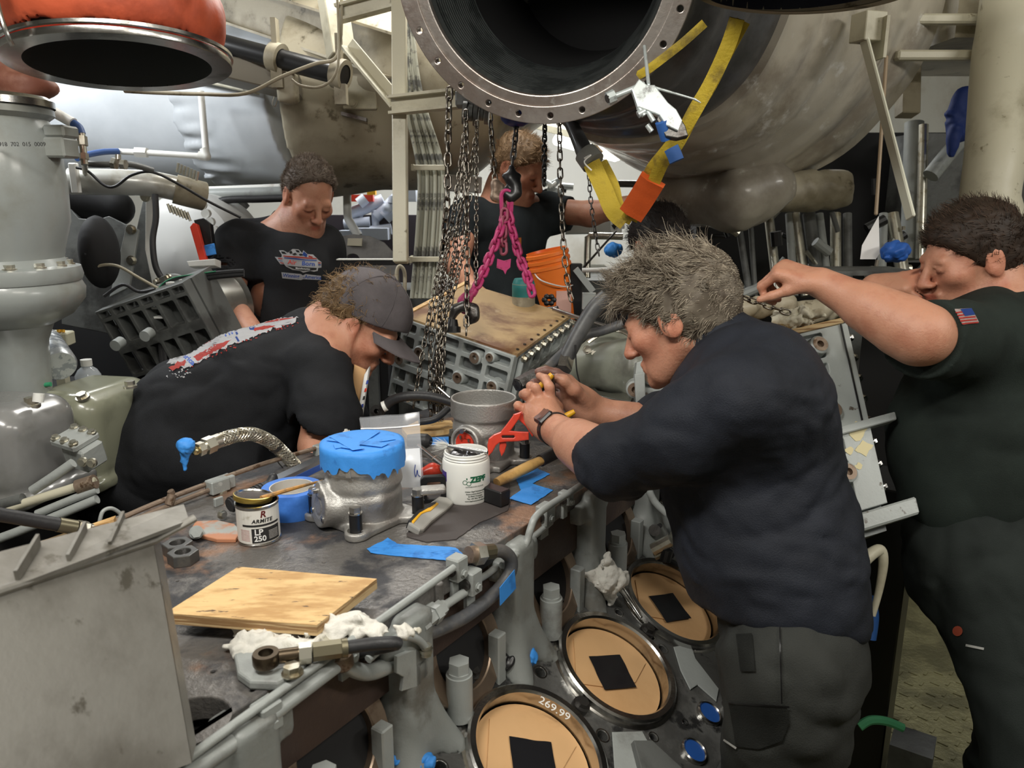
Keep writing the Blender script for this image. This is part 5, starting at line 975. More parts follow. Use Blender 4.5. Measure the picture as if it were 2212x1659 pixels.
# yellow slings and clamp hanging from the flange
def ribbon(name, pts, w, th, m, parent, lab=None, cat=None, nrm=None):
    S_ = spline(pts, 8); T = np.gradient(S_, axis=0); P = []
    for i, (p, d) in enumerate(zip(S_, T)):
        d = unit(d); n_ = unit(EYEP - p); s = unit(np.cross(d, n_)); n_ = np.cross(s, d); ww = w[min(i * len(w) // len(S_), len(w) - 1)] if isinstance(w, (list, tuple)) else w; wob = .0015 * vnoise(p[None] * 50, 3)[0]
        P.append(np.array([p + s * ww * a + n_ * (th * b + wob) for a, b in ((-1, -1), (-1, 1), (-.33, 1.3), (.33, 1.6), (1, 1), (1, -1))]))
    mb = MB().rings(P, True); o = mb.build(name, m, parent, origin=None if parent else S_[0], sharp=40)
    return o if parent else tag(o, lab, cat)
M_ysl = mat('yellow_webbing', (.55, .40, .03), .7, 0, (.25, .18, .03), 14, .5, .68, bump=.5, bs=150)
t = thing('yellow_sling', 'yellow round sling running from the duct down to the V above the grey-haired man', 'sling', D(1350, 470, 1.95))
ribbon('right_strand', [D(1592, 40, 1.52), D(1572, 100, 1.55), D(1535, 180, 1.6), D(1500, 240, 1.64), D(1462, 312, 1.7), D(1432, 350, 1.75), D(1400, 420, 1.84), D(1366, 472, 1.94)], .015, .004, M_ysl, t); ribbon('back_strand', [D(1606, 45, 1.53), D(1560, 130, 1.57), D(1490, 260, 1.65), D(1440, 325, 1.73), D(1405, 370, 1.8), D(1372, 440, 1.9), D(1350, 478, 1.95)], .014, .004, M_ysl, t)
ribbon('left_strand', [D(1352, 480, 1.95), D(1325, 455, 1.95), D(1305, 410, 1.95), D(1278, 352, 1.95)], .022, .006, M_ysl, t); ribbon('left_back_strand', [D(1355, 478, 1.97), D(1335, 440, 1.98), D(1325, 400, 1.98), D(1300, 350, 1.98)], .014, .005, M_ysl, t)
ribbon('orange_sleeve', [D(1410, 388, 1.80), D(1388, 425, 1.85), D(1364, 462, 1.90)], .031, .008, mat('orange_webbing', (.65, .10, .015), .6, bump=.2, bs=200), t, label if 0 else None); ribbon('blue_tape_band', [D(1450, 320, 1.70), D(1457, 335, 1.70), D(1462, 348, 1.70)], .016, .006, mat('dark_blue_tape', (.03, .12, .4), .6), t)
ribbon('yellow_strap', [D(1522, 50, 1.58), D(1480, 88, 1.6), D(1440, 120, 1.62), D(1400, 150, 1.64), D(1375, 165, 1.66)], .009, .003, M_ysl, None, 'narrow yellow strap passing behind the flange bolt holes', 'strap')
t = thing('dark_sling', 'dark round sling sleeve running down from the flange to the yellow sling', 'sling', D(1250, 290, 2.0)); MB().tube([D(1222, 246, 2.05), D(1240, 280, 2.02), D(1258, 318, 2.0), D(1270, 340, 1.98)], [.017, .018, .022, .026], n=16).build('dark_sleeve', M_lagd, t); MB().tube([D(1264, 330, 1.97), D(1282, 352, 1.96)], [.03, .032], n=16).build('grey_cuff', mat('grey_cuff', (.2, .2, .18), .7), t); MB().tube([D(1262, 342, 1.93), D(1276, 335, 1.92), D(1262, 350, 1.92), D(1278, 368, 1.92)], .002, n=6).build('white_cord', M_white, t)
t = thing('welding_clamp', 'pale jaw clamp with threaded rods hanging from a flange bolt hole', 'clamp', D(1400, 190, 1.5)); W2 = lambda x, y, tt=1.5: D(x, y, tt); M_pale = mat('pale_zinc', (.62, .68, .68), .35, .5, (.2, .2, .2), 30, .5, .65)
MB().cyl(W2(1392, 100, 1.56), W2(1401, 182), .0035).cyl(W2(1401, 182), W2(1398, 196), .003).cyl(W2(1410, 188), W2(1500, 214), .0028, .002).cyl(W2(1500, 214), W2(1514, 222), .0025, .001).build('hanging_rod', M_pale, t)
MB().cyl(W2(1392, 182), W2(1325, 209), .0055).cyl(W2(1328, 207), W2(1312, 214), .013, n=8).build('clamp_screw', M_pale, t); MB().cyl(W2(1327, 207, 1.499), W2(1311, 214, 1.495), .008, n=20).build('screw_cap', M_dsteel, t)
slab('clamp_arm', [(1366, 196), (1380, 176), (1396, 188), (1412, 188), (1440, 225), (1458, 240), (1470, 262), (1462, 282), (1440, 272), (1425, 250), (1400, 240), (1378, 232)], 1.5, .014, M_pale, t); slab('clamp_jaw', [(1425, 240), (1450, 235), (1476, 275), (1482, 295), (1462, 300), (1438, 296), (1420, 262)], 1.51, .02, M_dsteel, t)
MB().cyl(W2(1380, 232), W2(1392, 250), .006).cyl(W2(1378, 248), W2(1393, 240), .007).cyl(W2(1398, 270), W2(1408, 284), .005).cyl(W2(1396, 236), W2(1412, 262), .005).build('adjusting_bolt', M_pale, t); MB().cyl(W2(1428, 262), W2(1440, 300, 1.52), .012).build('blue_wrap', mat('dark_blue_tape', (0, 0, 0)), t)
# ---------------------------------------------------------------- ribbed modules with wooden covers
M_ribg = mat('module_grey', (.40, .43, .42), .4, 0, (.26, .27, .26), 8, .52, .7, (.12, .1, .08), 34, .62, .7, bump=.25, bs=60)
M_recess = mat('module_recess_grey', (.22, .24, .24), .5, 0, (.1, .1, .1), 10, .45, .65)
M_cover = mat('stained_wood_cover', (.42, .28, .13), .5, c2=(.16, .07, .03), scale=5, lo=.45, hi=.62, c3=(.55, .42, .26), s3=9, lo3=.58, hi3=.7, bump=.15, bs=60, coat=.15, dist=.4)
def ribface(parent, A, X, Dn, N_, cols, rows, W_, H_, rib=.010, dep=.022, name='rib_grid', skip=()):
    loops = [[(0, 0), (W_, 0), (W_, H_), (0, H_)]]
    for i in range(len(cols) - 1):
        for j in range(len(rows) - 1):
            if (i, j) in skip: continue
            x0, x1, y0, y1 = cols[i] + rib / 2, cols[i + 1] - rib / 2, rows[j] + rib / 2, rows[j + 1] - rib / 2
            if x1 - x0 > .012 and y1 - y0 > .012: loops.append(rrect(x0, y0, x1, y1, .007, 3))
    v, f = plate(loops, dep, .002); return fmesh(name, place(v, A, X, Dn, N_), f, M_ribg, parent)
def boss(parent, c, n_, r=.021, h=.03, br=True):
    c = np.asarray(c); MB().lathe([(r * .38, h - .012), (r * .38, h), (r * .82, h), (r, h - .003), (r * 1.05, 0), (r * 1.15, -.02)], c, n_, 28).build('bolt_boss', M_ribg, parent)
    MB().lathe([(0, h - .010), (r * .37, h - .010), (r * .37, h + .001), (r * .8, h + .0012), (r * .8, h)], c, n_, 24).build('boss_bushing', M_rust, parent, label='brown bushing in the boss')
A, Bp, Kp = D(877, 689, 2.15), D(1114, 770, 1.98), D(1010, 618, 2.4)
X = unit(Bp - A); LX = np.linalg.norm(Bp - A); Dn = unit(V3(-.27, .17, -.95)); Dn = unit(Dn - X * (Dn @ X) * .55); Yb = Kp - A; LY = np.linalg.norm(Yb); Y = unit(Yb); Nf = unit(np.cross(X, Dn)); Nf = Nf if Nf @ (EYEP - A) > 0 else -Nf
mod = thing('cooler_module', 'tilted grey ribbed module with a stained wooden top cover hanging beneath the chains', 'module', A + X * .18 + Y * .15 + Dn * .24)
def mp(u, w, o_=0, y=0): return A + X * u + Dn * w + Nf * o_ + Y * y
def hexa8(name, p, m, parent): v = np.array(p); return fmesh(name, v, [(0, 1, 2, 3), (7, 6, 5, 4), (0, 4, 5, 1), (1, 5, 6, 2), (2, 6, 7, 3), (3, 7, 4, 0)], m, parent)
HM = .235
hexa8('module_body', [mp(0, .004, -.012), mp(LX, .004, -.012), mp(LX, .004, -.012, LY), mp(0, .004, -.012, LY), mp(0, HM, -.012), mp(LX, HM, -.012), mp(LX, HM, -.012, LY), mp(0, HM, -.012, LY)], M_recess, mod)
ribface(mod, A - Nf * .012, X, Dn, Nf, [0, .055, .12, .20, .285, LX], [0, .038, .085, .128], LX, .128)
ribface(mod, A - Nf * .012 + Dn * .136 + X * -.01, X, Dn, Nf, [0, .055, .12, .20, .285, LX + .02], [0, .05, .10], LX + .02, .10, name='lower_rib_grid')
MB().box(mp(LX / 2, .131, .004), (LX / 2 + .012, .010, .012), np.array([X, Dn, Nf]), .001).build('split_flange', M_ribg, mod)
for u_, w_ in ((.012, .115), (.075, .075), (.215, .105), (.255, .035), (.325, .095), (.3, .02)): boss(mod, mp(u_, w_, .004), Nf, .0185 if w_ > .03 else .014, .014)
v, f = plate([rrect(-.02, -.034, .02, .034, .003)], .002); fmesh('name_plate', place(v, mp(.145, .085, .0115), X, Dn, Nf), f, M_bl, mod, label='black name plate with small white print')
mb = MB()
for k in range(7): mb.box(mp(.145 + (.002 if k % 2 else -.003), .058 + k * .008, .0142), (.013 - .002 * (k % 3), .0012, .0003), np.array([X, Dn, Nf]))
mb.build('plate_print', M_wht, mod)
p0 = [A - X * .004 - Y * .004 - Dn * .008, mp(LX + .004, -.008, 0), mp(LX + .004, -.008, 0, LY), mp(-.004, -.008, 0, LY)]; n_ = -Dn
hexa8('wooden_cover', p0 + [p + Dn * .010 for p in p0], M_cover, mod)
XS = unit(np.cross(Dn, Y)); XS = XS if XS @ X > 0 else -XS
ribface(mod, mp(LX, .012, -.012, .008), Y, Dn, XS, [0, .05, .11, .17, .24, LY - .02], [0, .05, .11, .2], LY - .02, .21, name='side_grid', dep=.016)
for k in range(9): MB().bolt(mp(LX + .006, .008, 0, .02 + k * .036) + XS * .010, XS, .0075, .010).build('side_bolt', M_zinc, mod)
MB().box(mp(-.008, -.004, 0, LY / 2), (.006, LY / 2, .008), np.array([XS, Y, Dn])).build('wooden_batten', M_ply, mod)
for k in range(8): p = mp(LX + .004, -.0085, 0, .02 + .038 * k) - X * .012; MB().cyl(p, p - Dn * .003, .004, n=10).build('cover_screw', M_dsteel, mod)
c = D(1131, 640, 2.28); t = thing('paint_can', 'cream drum-shaped can with a teal band standing on the wooden cover', 'can', c - UP * .03); MB().lathe([(0, -.045), (.033, -.045), (.034, -.04), (.033, .035), (.034, .037), (.0, .036)], c, UP, 36).build('can_body', mat('dirty_cream', (.45, .42, .32), .5, c2=(.25, .22, .16), scale=14), t); MB().lathe([(.0338, .0), (.0338, .034), (.031, .044), (.027, .052), (0, .052)], c, UP, 36).build('teal_band', mat('teal_label', (.02, .2, .2), .5), t)
t = thing('valve_fitting', 'black star-knob fitting on the back corner of the wooden cover', 'knob', D(1180, 665, 2.3)); mb = MB().cyl(D(1165, 672, 2.3), D(1205, 668, 2.28), .010)
for k in range(6): mb.ball(D(1186 + 10 * math.cos(k * 1.05), 648 + 8 * math.sin(k * 1.05), 2.3), .009, n=8)
mb.build('knob_body', M_black, t)
c = D(1193, 600, 2.5); t = thing('orange_bucket', 'stack of tilted orange plastic buckets with wire handle behind the wooden cover', 'bucket', c - UP * .15); ax = unit(V3(-.22, 0, 1)); M_bk = mat('orange_plastic', (.95, .22, .03), .35)
for k in range(3): MB().lathe([(.05, -.17 + k * .02), (.066, .03 + k * .02), (.070, .032 + k * .02), (.070, .042 + k * .02), (.066, .044 + k * .02), (.067, .05 + k * .02), (.064, .05 + k * .02), (.05, -.1)], c, ax, 48).build('bucket', M_bk, t)
MB().tube([c + V3(-.066, 0, .03), c + V3(-.04, -.075, -.0), c + V3(.03, -.075, -.02), c + V3(.07, -.02, -.02)], .0022, n=6).build('wire_handle', M_white, t); a_ = math.atan2(-c[1], -c[0]); wrap_panel(a_ - .1, a_ + .7, -.11, -.035, c + V3(.02, 0, 0), .0605, mat('bucket_label', (.75, .45, .38), .5), t, lift=.004)
# right-hand module
A2, B2, C2_ = D(1640, 745, 1.72), D(1825, 702, 1.77), D(1905, 1060, 1.62); X2 = unit(B2 - A2); D2 = unit(C2_ - B2); N2 = unit(np.cross(X2, D2)); N2 = N2 if N2 @ (EYEP - A2) > 0 else -N2; L2 = np.linalg.norm(B2 - A2)
m2 = thing('cooler_module', 'upright grey ribbed module with flaking cream paint between the two men at right', 'module', A2 + D2 * .5 - N2 * .1)
q2 = lambda u, w, o_=0: A2 + X2 * u + D2 * w + N2 * o_
def pq(x, y): p = PL(x, y, A2, N2) - A2; c_ = X2 @ D2; a_, b_ = p @ X2, p @ D2; return (a_ - c_ * b_) / (1 - c_ * c_), (b_ - c_ * a_) / (1 - c_ * c_)
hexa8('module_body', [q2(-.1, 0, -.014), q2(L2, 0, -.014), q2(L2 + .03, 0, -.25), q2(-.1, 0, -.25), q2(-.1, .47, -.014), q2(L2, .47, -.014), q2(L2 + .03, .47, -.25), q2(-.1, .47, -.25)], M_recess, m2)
ribface(m2, q2(-.1, 0, -.014), X2, D2, N2, [0, .08, .16, .19, .262], [0, .075, .115, .155, .19, .225], L2 + .1, .235)
ribface(m2, q2(-.1, .25, -.014), X2, D2, N2, [0, .08, .16, .19, .262], [0, .05, .08, .16], L2 + .1, .165, name='lower_rib_grid')
MB().box(q2(L2 / 2 - .02, .243, .006), (L2 / 2 + .08, .009, .016), np.array([X2, D2, N2]), .002).build('split_flange', M_ribg, m2)
MB().box(q2(L2 / 2 + .02, .44, .0), (L2 / 2 + .04, .018, .025), np.array([X2, D2, N2]), .004).build('lower_flange', M_ribg, m2)
MB().box(q2(L2 - .018, .12, .012), (.0015, .12, .0015), np.array([X2, D2, N2])).build('edge_seam', M_black, m2)
for x, y in ((1762, 752), (1791, 892), (1822, 1025)): u_, w_ = pq(x, y); boss(m2, q2(u_, w_, .006), N2, .0215, .016)
for x, y, a_ in ((1848, 930, .03), (1862, 970, .022), (1830, 975, .012), (1850, 1010, .010)):
    u_, w_ = pq(x, y); rg = random.Random(x); l2 = [(a_ * (.6 + .5 * rg.random()) * math.cos(k * .5236), a_ * .8 * (.5 + .7 * rg.random()) * math.sin(k * .5236)) for k in range(12)]; v, f = plate([l2], .0006); fmesh('flaked_paint', place(v, q2(u_, w_, .0085), X2, D2, N2), f, mat('flaking_cream', (.68, .6, .35), .6), m2)
sd2 = unit(unit(B2 - A2) * .4 - N2 * .9)
MB().box(q2(L2 + .012, .23, -.14), (.12, .23, .006), np.array([unit(-N2 + X2 * .12), D2, unit(X2 + N2 * .12)])).build('side_cover', mat('oily_side_cover', (.12, .12, .115), .22, .8, (.04, .04, .04), 7, .4, .6, stretch=(1, 1, .3)), m2)
for k in range(9): p = q2(L2 + .004, .03 + k * .05, -.012); MB().bolt(p + X2 * .006, X2, .008, .009).build('side_bolt', M_steel, m2)
board([q2(-.1, -.012, .02), q2(L2 - .01, -.012, .02), q2(L2 + .01, -.012, -.2), q2(-.1, -.012, -.2)], .012, M_ply, M_plye, m2)
c = q2(.10, -.04, .0); rag([(c, (.035, .03, .026)), (c + V3(.035, .0, .012), (.024, .02, .02)), (c + V3(-.03, .02, .0), (.02, .02, .015))], 'crumpled cream rag lying on the right module beside the flat chain', seed=11, m=mat('cream_rag', (.6, .57, .45), .85, c2=(.3, .26, .18), scale=18), amp=.009, fr=40)
# cast machinery between the hoist and the grey-haired man
t = thing('intake_elbow', 'large olive-grey cast elbow body behind the polished flange, in front of the grey-haired man', 'casting', D(1320, 800, 1.95))
M_olv = mat('olive_grey_paint', (.2, .21, .17), .4, 0, (.12, .12, .1), 7, .5, .68, bump=.2, bs=40)
sdfobj('elbow_casting', [cone(D(1235, 800, 2.0), D(1350, 795, 1.93), .055, .062, .03), cone(D(1350, 795, 1.93), D(1400, 800, 1.9), .07, .075, .03), torus(D(1365, 795, 1.92), unit(V3(1, -.25, 0)), .072, .010, .01), cone(D(1290, 760, 2.0), D(1340, 748, 2.05), .04, .05, .03)], .006, M_olv, t)
MB().tube([D(1270, 740, 1.95), D(1310, 715, 1.95), D(1350, 718, 1.93), D(1378, 745, 1.9), D(1385, 790, 1.88), D(1390, 860, 1.88)], .009, n=10, flat=(1, .5)).build('band_clamp', M_zinc, t)
for p in ((1283, 765), (1290, 770), (1268, 755)): MB().bolt(D(*p, 1.93), V3(0, -1, .3), .008, .010).build('casting_bolt', M_zinc, t)
t = thing('oval_flange', 'polished bright oval flange face with a dark slot behind the gripping hands', 'flange', D(1310, 848, 1.8)); P_ = [Z(x, y, 1.16) for x, y in ((1252, 832), (1268, 824), (1285, 828), (1310, 826), (1350, 838), (1368, 856), (1362, 868), (1320, 862), (1275, 852), (1258, 845))]; H_ = [Z(x, y, 1.16) for x, y in ((1282, 836), (1310, 833), (1345, 842), (1350, 848), (1320, 851), (1290, 845))]
v, f = plate([[(p[0], p[1]) for p in P_], [(p[0], p[1]) for p in H_]], .012, .001); v[:, 2] += 1.15; fmesh('flange_face', v, f, M_steel, t); P3 = np.mean(P_, 0); sdfobj('flange_neck', [ell(P3 - UP * .045, (.075, .08, .035))], .006, M_black, t)
pipe('grey_hose', [D(1345, 700, 1.85), D(1300, 715, 1.85), D(1255, 728, 1.83), D(1210, 768, 1.8), D(1180, 798, 1.76)], .0115, M_hose, 'long grey hose sweeping from behind the head to the threaded end fitting', 'hose')
t = thing('hose_end_fitting', 'steel threaded hose end with open nut beside the dark fingertips', 'fitting', D(1130, 828, 1.72)); a, b = D(1180, 798, 1.76), D(1118, 832, 1.70); d_ = unit(b - a); MB().cyl(a, a + d_ * .035, .0125, n=12).build('crimp_sleeve', MATS['olive_sleeve'], t); MB().hexa(a + d_ * .035, b, .0165).cyl(b, b + d_ * .002, .012).build('open_nut', M_dsteel, t)
pipe('dark_hose', [D(1310, 640, 1.8), D(1282, 668, 1.8), D(1250, 720, 1.8), D(1222, 775, 1.8)], .0185, mat('dark_grey_hose', (.05, .052, .055), .45, c2=(.09, .09, .09), scale=20), 'thick dark hose slanting from the grey curls down to the gripping hands', 'hose', n=20)
t = MB().hexa(D(1222, 775, 1.8), D(1216, 800, 1.78), .02).build('hose_coupling', M_steel, None, origin=D(1220, 790, 1.8)); tag(t, 'polished hex coupling on the lower end of the thick dark hose', 'coupling')
pipe('zip_tie', [D(1243, 745, 1.78), D(1246, 800, 1.78), D(1257, 840, 1.78)], .0018, M_black, 'black cable tie tail hanging beside the thick dark hose', 'tie', n=6)
t = thing('side_frame', 'grey bolted frame with brown bushings just left of the grey-haired man', 'frame', D(1410, 830, 1.75)); slab('frame_plate', [(1375, 785), (1402, 776), (1440, 770), (1490, 790), (1500, 930), (1378, 935), (1370, 830)], 1.78, .03, M_ribg, t)
for x, y in ((1408, 812), (1372, 840)): boss(t, D(x, y, 1.76), V3(-.2, -1, .1), .02, .014)
slab('support_leg', [(1372, 810), (1390, 806), (1394, 935), (1378, 935)], 1.74, .012, M_ribg, t)
t = thing('parts_tray', 'row of steel studs and bushings on the deck under the gripping hands', 'fitting', oD(1225, 935))
for k, (x, y) in enumerate(((1215, 938), (1240, 932), (1262, 930), (1226, 950))): c = oD(x, y); MB().cyl(c, c + UP * .02, .016, n=20).hexa(c + UP * .02, c + UP * .032, .010).build('stud_nut', M_steel, t)
t = MB().cyl(oD(1262, 932, .01), oD(1400, 938, .01), .006).build('chrome_bar', M_steel, None, origin=oD(1330, 935)); tag(t, 'thin chrome bar lying on the deck beneath the bare forearm', 'bar')
t = thing('tied_hose', 'black hose with white zip ties arching left of the open pump housing', 'hose', D(830, 880, 1.85)); MB().tube([D(822, 888, 1.86), D(845, 866, 1.85), D(880, 856, 1.84), D(930, 857, 1.84), D(980, 870, 1.84)], .0115, n=14).build('hose_tube', M_rub, t)
for x, y in ((830, 877), (878, 857)): MB().cyl(D(x - 3, y + 2, 1.85), D(x + 4, y - 1, 1.85), .0128).build('zip_tie', M_white, t)
c = D(816, 888, 1.85); MB().lathe([(.006, -.008), (.0155, -.008), (.0155, .008), (.006, .008)], c, V3(-.3, -1, .2), 24).build('banjo_end', M_dsteel, t)
pipe('tied_hose', [D(905, 912, 1.78), D(940, 905, 1.78), D(968, 882, 1.8)], .008, M_rub, 'small black hose bending up below the arched hose', 'hose'); pipe('feeler_rod', [D(947, 838, 1.72), D(972, 860, 1.68)], .0025, M_steel, 'short steel rod leaning on the rim of the open housing', 'rod', n=8)
t = thing('cardboard_strip', 'tan board strip with red white and blue label between cap man and module', 'board', D(770, 860, 1.9)); slab('board', [(768, 790), (790, 800), (772, 925), (752, 928)], 1.9, .02, M_card, t); slab('striped_label', [(790, 810), (796, 800), (778, 920), (770, 925)], 1.89, .02, M_wht, t)
for k in range(6): slab('label_mark', [(792 - k * 3.5, 822 + 17 * k), (796 - k * 3.5, 821 + 17 * k), (795 - k * 3.5, 829 + 17 * k), (790 - k * 3.5, 830 + 17 * k)], 1.879, .001, (M_navy, M_redp, M_bl)[k % 3], t, bev=0)
# ---------------------------------------------------------------- machinery at the left
t = thing('rocker_cover', 'shiny grey domed rocker cover cut by the left edge', 'cover', D(30, 1040, 1.5)); Rc = np.array([unit(V3(.95, -.2, 0)), unit(V3(.2, .95, 0)), UP]); c = D(22, 960, 1.55)
M_rc = mat('glossy_grey_cover', (.22, .22, .215), .25, 0, (.16, .16, .15), 6, .45, .7, coat=.5)
sdfobj('cover_shell', [rbox(c, (.095, .10, .095), Rc, .05, .02), rbox(c - UP * .09, (.102, .107, .012), Rc, .006, .02)], .006, M_rc, t); MB().bolt(c + Rc[0] * .065 + UP * .085, UP, .012, .016).build('cover_bolt', M_zinc, t); MB().cyl(D(82, 868, 1.5), D(84, 850, 1.5), .010).build('white_cap', M_white, t)
t = thing('rocker_cover', 'olive-green domed rocker cover with two hex bolts beside the crouching man', 'cover', D(200, 990, 1.75)); c = D(200, 905, 1.8)
sdfobj('cover_shell', [rbox(c + UP * -.02, (.092, .12, .105), Rc, .045, .02), rbox(c - UP * .12, (.1, .127, .012), Rc, .006, .02), ell(c + V3(-.03, -.1, .085), (.022, .02, .014), k=.012, op=-1)], .006, mat('olive_gloss', (.23, .235, .17), .3, 0, (.16, .165, .12), 7, .5, .7, coat=.5), t)
MB().bolt(D(178, 858, 1.68), V3(-.1, -.4, 1), .011, .010).bolt(D(281, 834, 1.75), UP, .011, .012).build('cover_bolt', M_zinc, t)
t = thing('valve_block', 'grey valve block with a bolted square cap below the olive rocker cover', 'valve', D(165, 970, 1.5)); c = D(162, 948, 1.5); Rv = np.array([unit(V3(.9, -.4, -.1)), unit(V3(.4, .9, .25)), UP]); Rv[2] = np.cross(Rv[0], Rv[1]); MB().box(c, (.034, .03, .008), Rv, .004).build('cap_plate', M_grey, t); MB().box(c - Rv[2] * .03 + Rv[0] * .015, (.03, .025, .024), Rv, .004).build('valve_body', M_grey, t)
for a_ in (-1, 0, 1):
    for b2 in (-1, 1): MB().bolt(c + Rv[0] * a_ * .024 + Rv[1] * b2 * .021 + Rv[2] * .008, Rv[2], .0065, .006).build('cap_bolt', M_zinc, t)
MB().bolt(D(178, 998, 1.47), V3(0, -1, 0), .007, .006).bolt(D(198, 1000, 1.47), V3(0, -1, 0), .007, .006).build('front_bolt', M_zinc, t)
for k, (pts, r_, m_, lab) in enumerate((([(-20, 1112), (60, 1085), (205, 1040)], .0085, M_cream, 'pale cream pipe running up to the crouching man, upper of the left floor pipes'), ([(80, 1110), (165, 1075), (210, 1058)], .0075, M_grey, 'grey pipe beneath the pale cream pipe at left'), ([(70, 1060), (115, 1030), (158, 1000)], .009, M_grey, 'short grey pipe slanting up to the valve block'), ([(-20, 1170), (60, 1140), (210, 1078)], .0085, M_grey, 'lowest long grey pipe at the left edge'), ([(-20, 1098), (50, 1078)], .011, M_greyd, 'dark pipe stub at the left edge below the grey rocker cover'))):
    pipe('floor_pipe', [D(x, y, 1.42 + .0 * k) for x, y in pts], r_, m_, lab)
t = MB().cyl(D(168, 1052, 1.42), D(205, 1040, 1.42), .0135).build('pipe_coupling', M_rust, None, origin=D(180, 1048, 1.42)); tag(t, 'rusty sleeve coupling on the pale cream floor pipe', 'coupling')
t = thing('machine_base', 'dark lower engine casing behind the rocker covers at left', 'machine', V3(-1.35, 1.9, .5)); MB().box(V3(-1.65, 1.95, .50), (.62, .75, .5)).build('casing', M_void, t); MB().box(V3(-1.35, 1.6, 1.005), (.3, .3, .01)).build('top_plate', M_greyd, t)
t = thing('filter_canister', 'silver oil filter canister with printed bands leaning above the olive cover', 'filter', D(120, 790, 1.85)); a, b = D(95, 738, 1.85), D(148, 820, 1.72); MB().lathe([(0, 0), (.03, 0), (.038, .008), (.0385, .02), (.037, .022), (.0385, .024), (.0385, .13), (.034, .138), (0, .138)], a, b - a, 36).build('canister', mat('silver_can', (.5, .53, .55), .3, .5, (.3, .33, .36), 30, .52, .56), t)
for k in (.03, .05, .07): MB().lathe([(.0388, k), (.0388, k + .004)], a, b - a, 36).build('printed_band', mat('band_print', (.12, .14, .18), .4), t)
MB().cyl(D(78, 700, 1.9), a, .014, .02).build('filter_neck', M_zinc, t)
t = thing('water_bottle', 'small clear water bottle with white cap behind the olive rocker cover', 'bottle', D(188, 825, 1.95)); c = D(190, 810, 1.95); MB().lathe([(0, -.05), (.028, -.05), (.030, -.02), (.030, 0), (.022, .014), (.012, .022), (.012, .03)], c, UP, 28).build('bottle_body', mat('clear_plastic', (.75, .8, .85), .1, alpha=.5), t); MB().cyl(c + UP * .024, c + UP * .04, .0135).build('bottle_cap', M_white, t); MB().lathe([(.0305, -.04), (.0305, -.015)], c, UP, 24, a0=3, a1=5).build('blue_label', mat('bottle_label', (.03, .2, .5), .5), t)
c = D(124, 730, 2.1); t = thing('terminal_block', 'cream terminal box with two yellow buttons beside the turbine housing', 'box', c); MB().box(c, (.036, .025, .018), np.array([unit(V3(1, .1, -.05)), V3(-.1, 1, 0), UP]), .003).box(c - UP * .13, (.012, .012, .12)).build('box_body', mat('terminal_cream', (.55, .53, .4), .5), t); MB().cyl(D(127, 712, 2.08), D(127, 718, 2.08), .005).cyl(D(136, 712, 2.08), D(136, 718, 2.08), .005).build('yellow_button', M_yel, t)
pipe('green_wire', [D(-10, 815, 1.7), D(30, 822, 1.7), D(75, 832, 1.7), D(110, 830, 1.7)], .005, mat('green_cable', (.03, .25, .12), .5), 'green wire running behind the grey rocker cover', 'wire')
t = thing('silver_pipe', 'light silver pipe with clamps crossing behind the turbine housing', 'pipe', D(270, 400, 2.5)); MB().tube([D(150, 392, 2.4), D(300, 395, 2.45), D(370, 405, 2.5), D(440, 425, 2.55)], .04, n=28).build('pipe_run', mat('silver_paint', (.6, .61, .58), .3, .2, (.4, .38, .32), 9, .5, .7, coat=.3), t)
MB().tube([D(378, 408, 2.5), D(408, 416, 2.52), D(440, 424, 2.55)], .047, n=28).build('bellows_sleeve', M_creamd, t)
for x, y, s_ in ((352, 440, 1), (372, 372, -1)):
    for k in range(7): p = D(x + 10 + k * 7, y + k * 3, 2.46); MB().cyl(p, p + V3(.008, 0, -.028 * s_), .0045, n=8).build('clamp_screw', M_zinc, t)
MB().box(D(162, 385, 2.36), (.012, .01, .045), None, .003).build('end_flange', M_white, t)
pipe('black_cable', [D(165, 362, 2.3), D(190, 370, 2.3), D(225, 400, 2.3), D(250, 402, 2.3), D(285, 378, 2.3), D(330, 372, 2.3), D(390, 400, 2.35), D(450, 435, 2.4), D(520, 470, 2.45)], .0042, M_rub, 'thin black cable draped over the silver pipe', 'cable')
pipe('hose_line', [D(182, 352, 2.2), D(215, 355, 2.2), D(280, 355, 2.25), D(330, 368, 2.3)], .009, M_greyd, 'grey hose line with couplings above the silver pipe', 'hose'); MB_ = MB(); t = MB().hexa(D(243, 352, 2.2), D(252, 354, 2.2), .017).hexa(D(262, 355, 2.2), D(272, 356, 2.2), .015).cyl(D(255, 345, 2.2), D(255, 335, 2.2), .008).build('tee_coupling', M_zinc, None, origin=D(255, 352, 2.2)); tag(t, 'zinc tee coupling on the grey hose line', 'coupling')
t = thing('panel_housing', 'tall dark grey sheet-metal panel beneath the silver pipe', 'panel', D(250, 560, 2.5)); slab('panel_plate', [(135, 455), (158, 455), (175, 475), (215, 478), (240, 470), (300, 500), (318, 420), (330, 430), (330, 620), (240, 720), (140, 700)], 2.55, .03, M_greyd, t); slab('panel_edge', [(318, 380), (330, 375), (328, 560), (345, 625), (335, 630), (316, 540)], 2.5, .01, M_white, t)
slab('front_flange', [(275, 490), (300, 497), (280, 620), (240, 640)], 2.5, .012, M_grey, t)
for x, y in ((283, 496), (284, 563), (314, 425)): MB().bolt(D(x, y, 2.48), V3(0, -1, 0), .012, .012).build('panel_bolt', M_zinc, t)
sdfobj('dark_duct', [ell(D(215, 545, 2.35), (.05, .08, .11))], .01, M_void, t); sdfobj('dark_elbow', [cone(D(170, 430, 2.6), D(250, 450, 2.6), .08, .06)], .01, M_void, t)
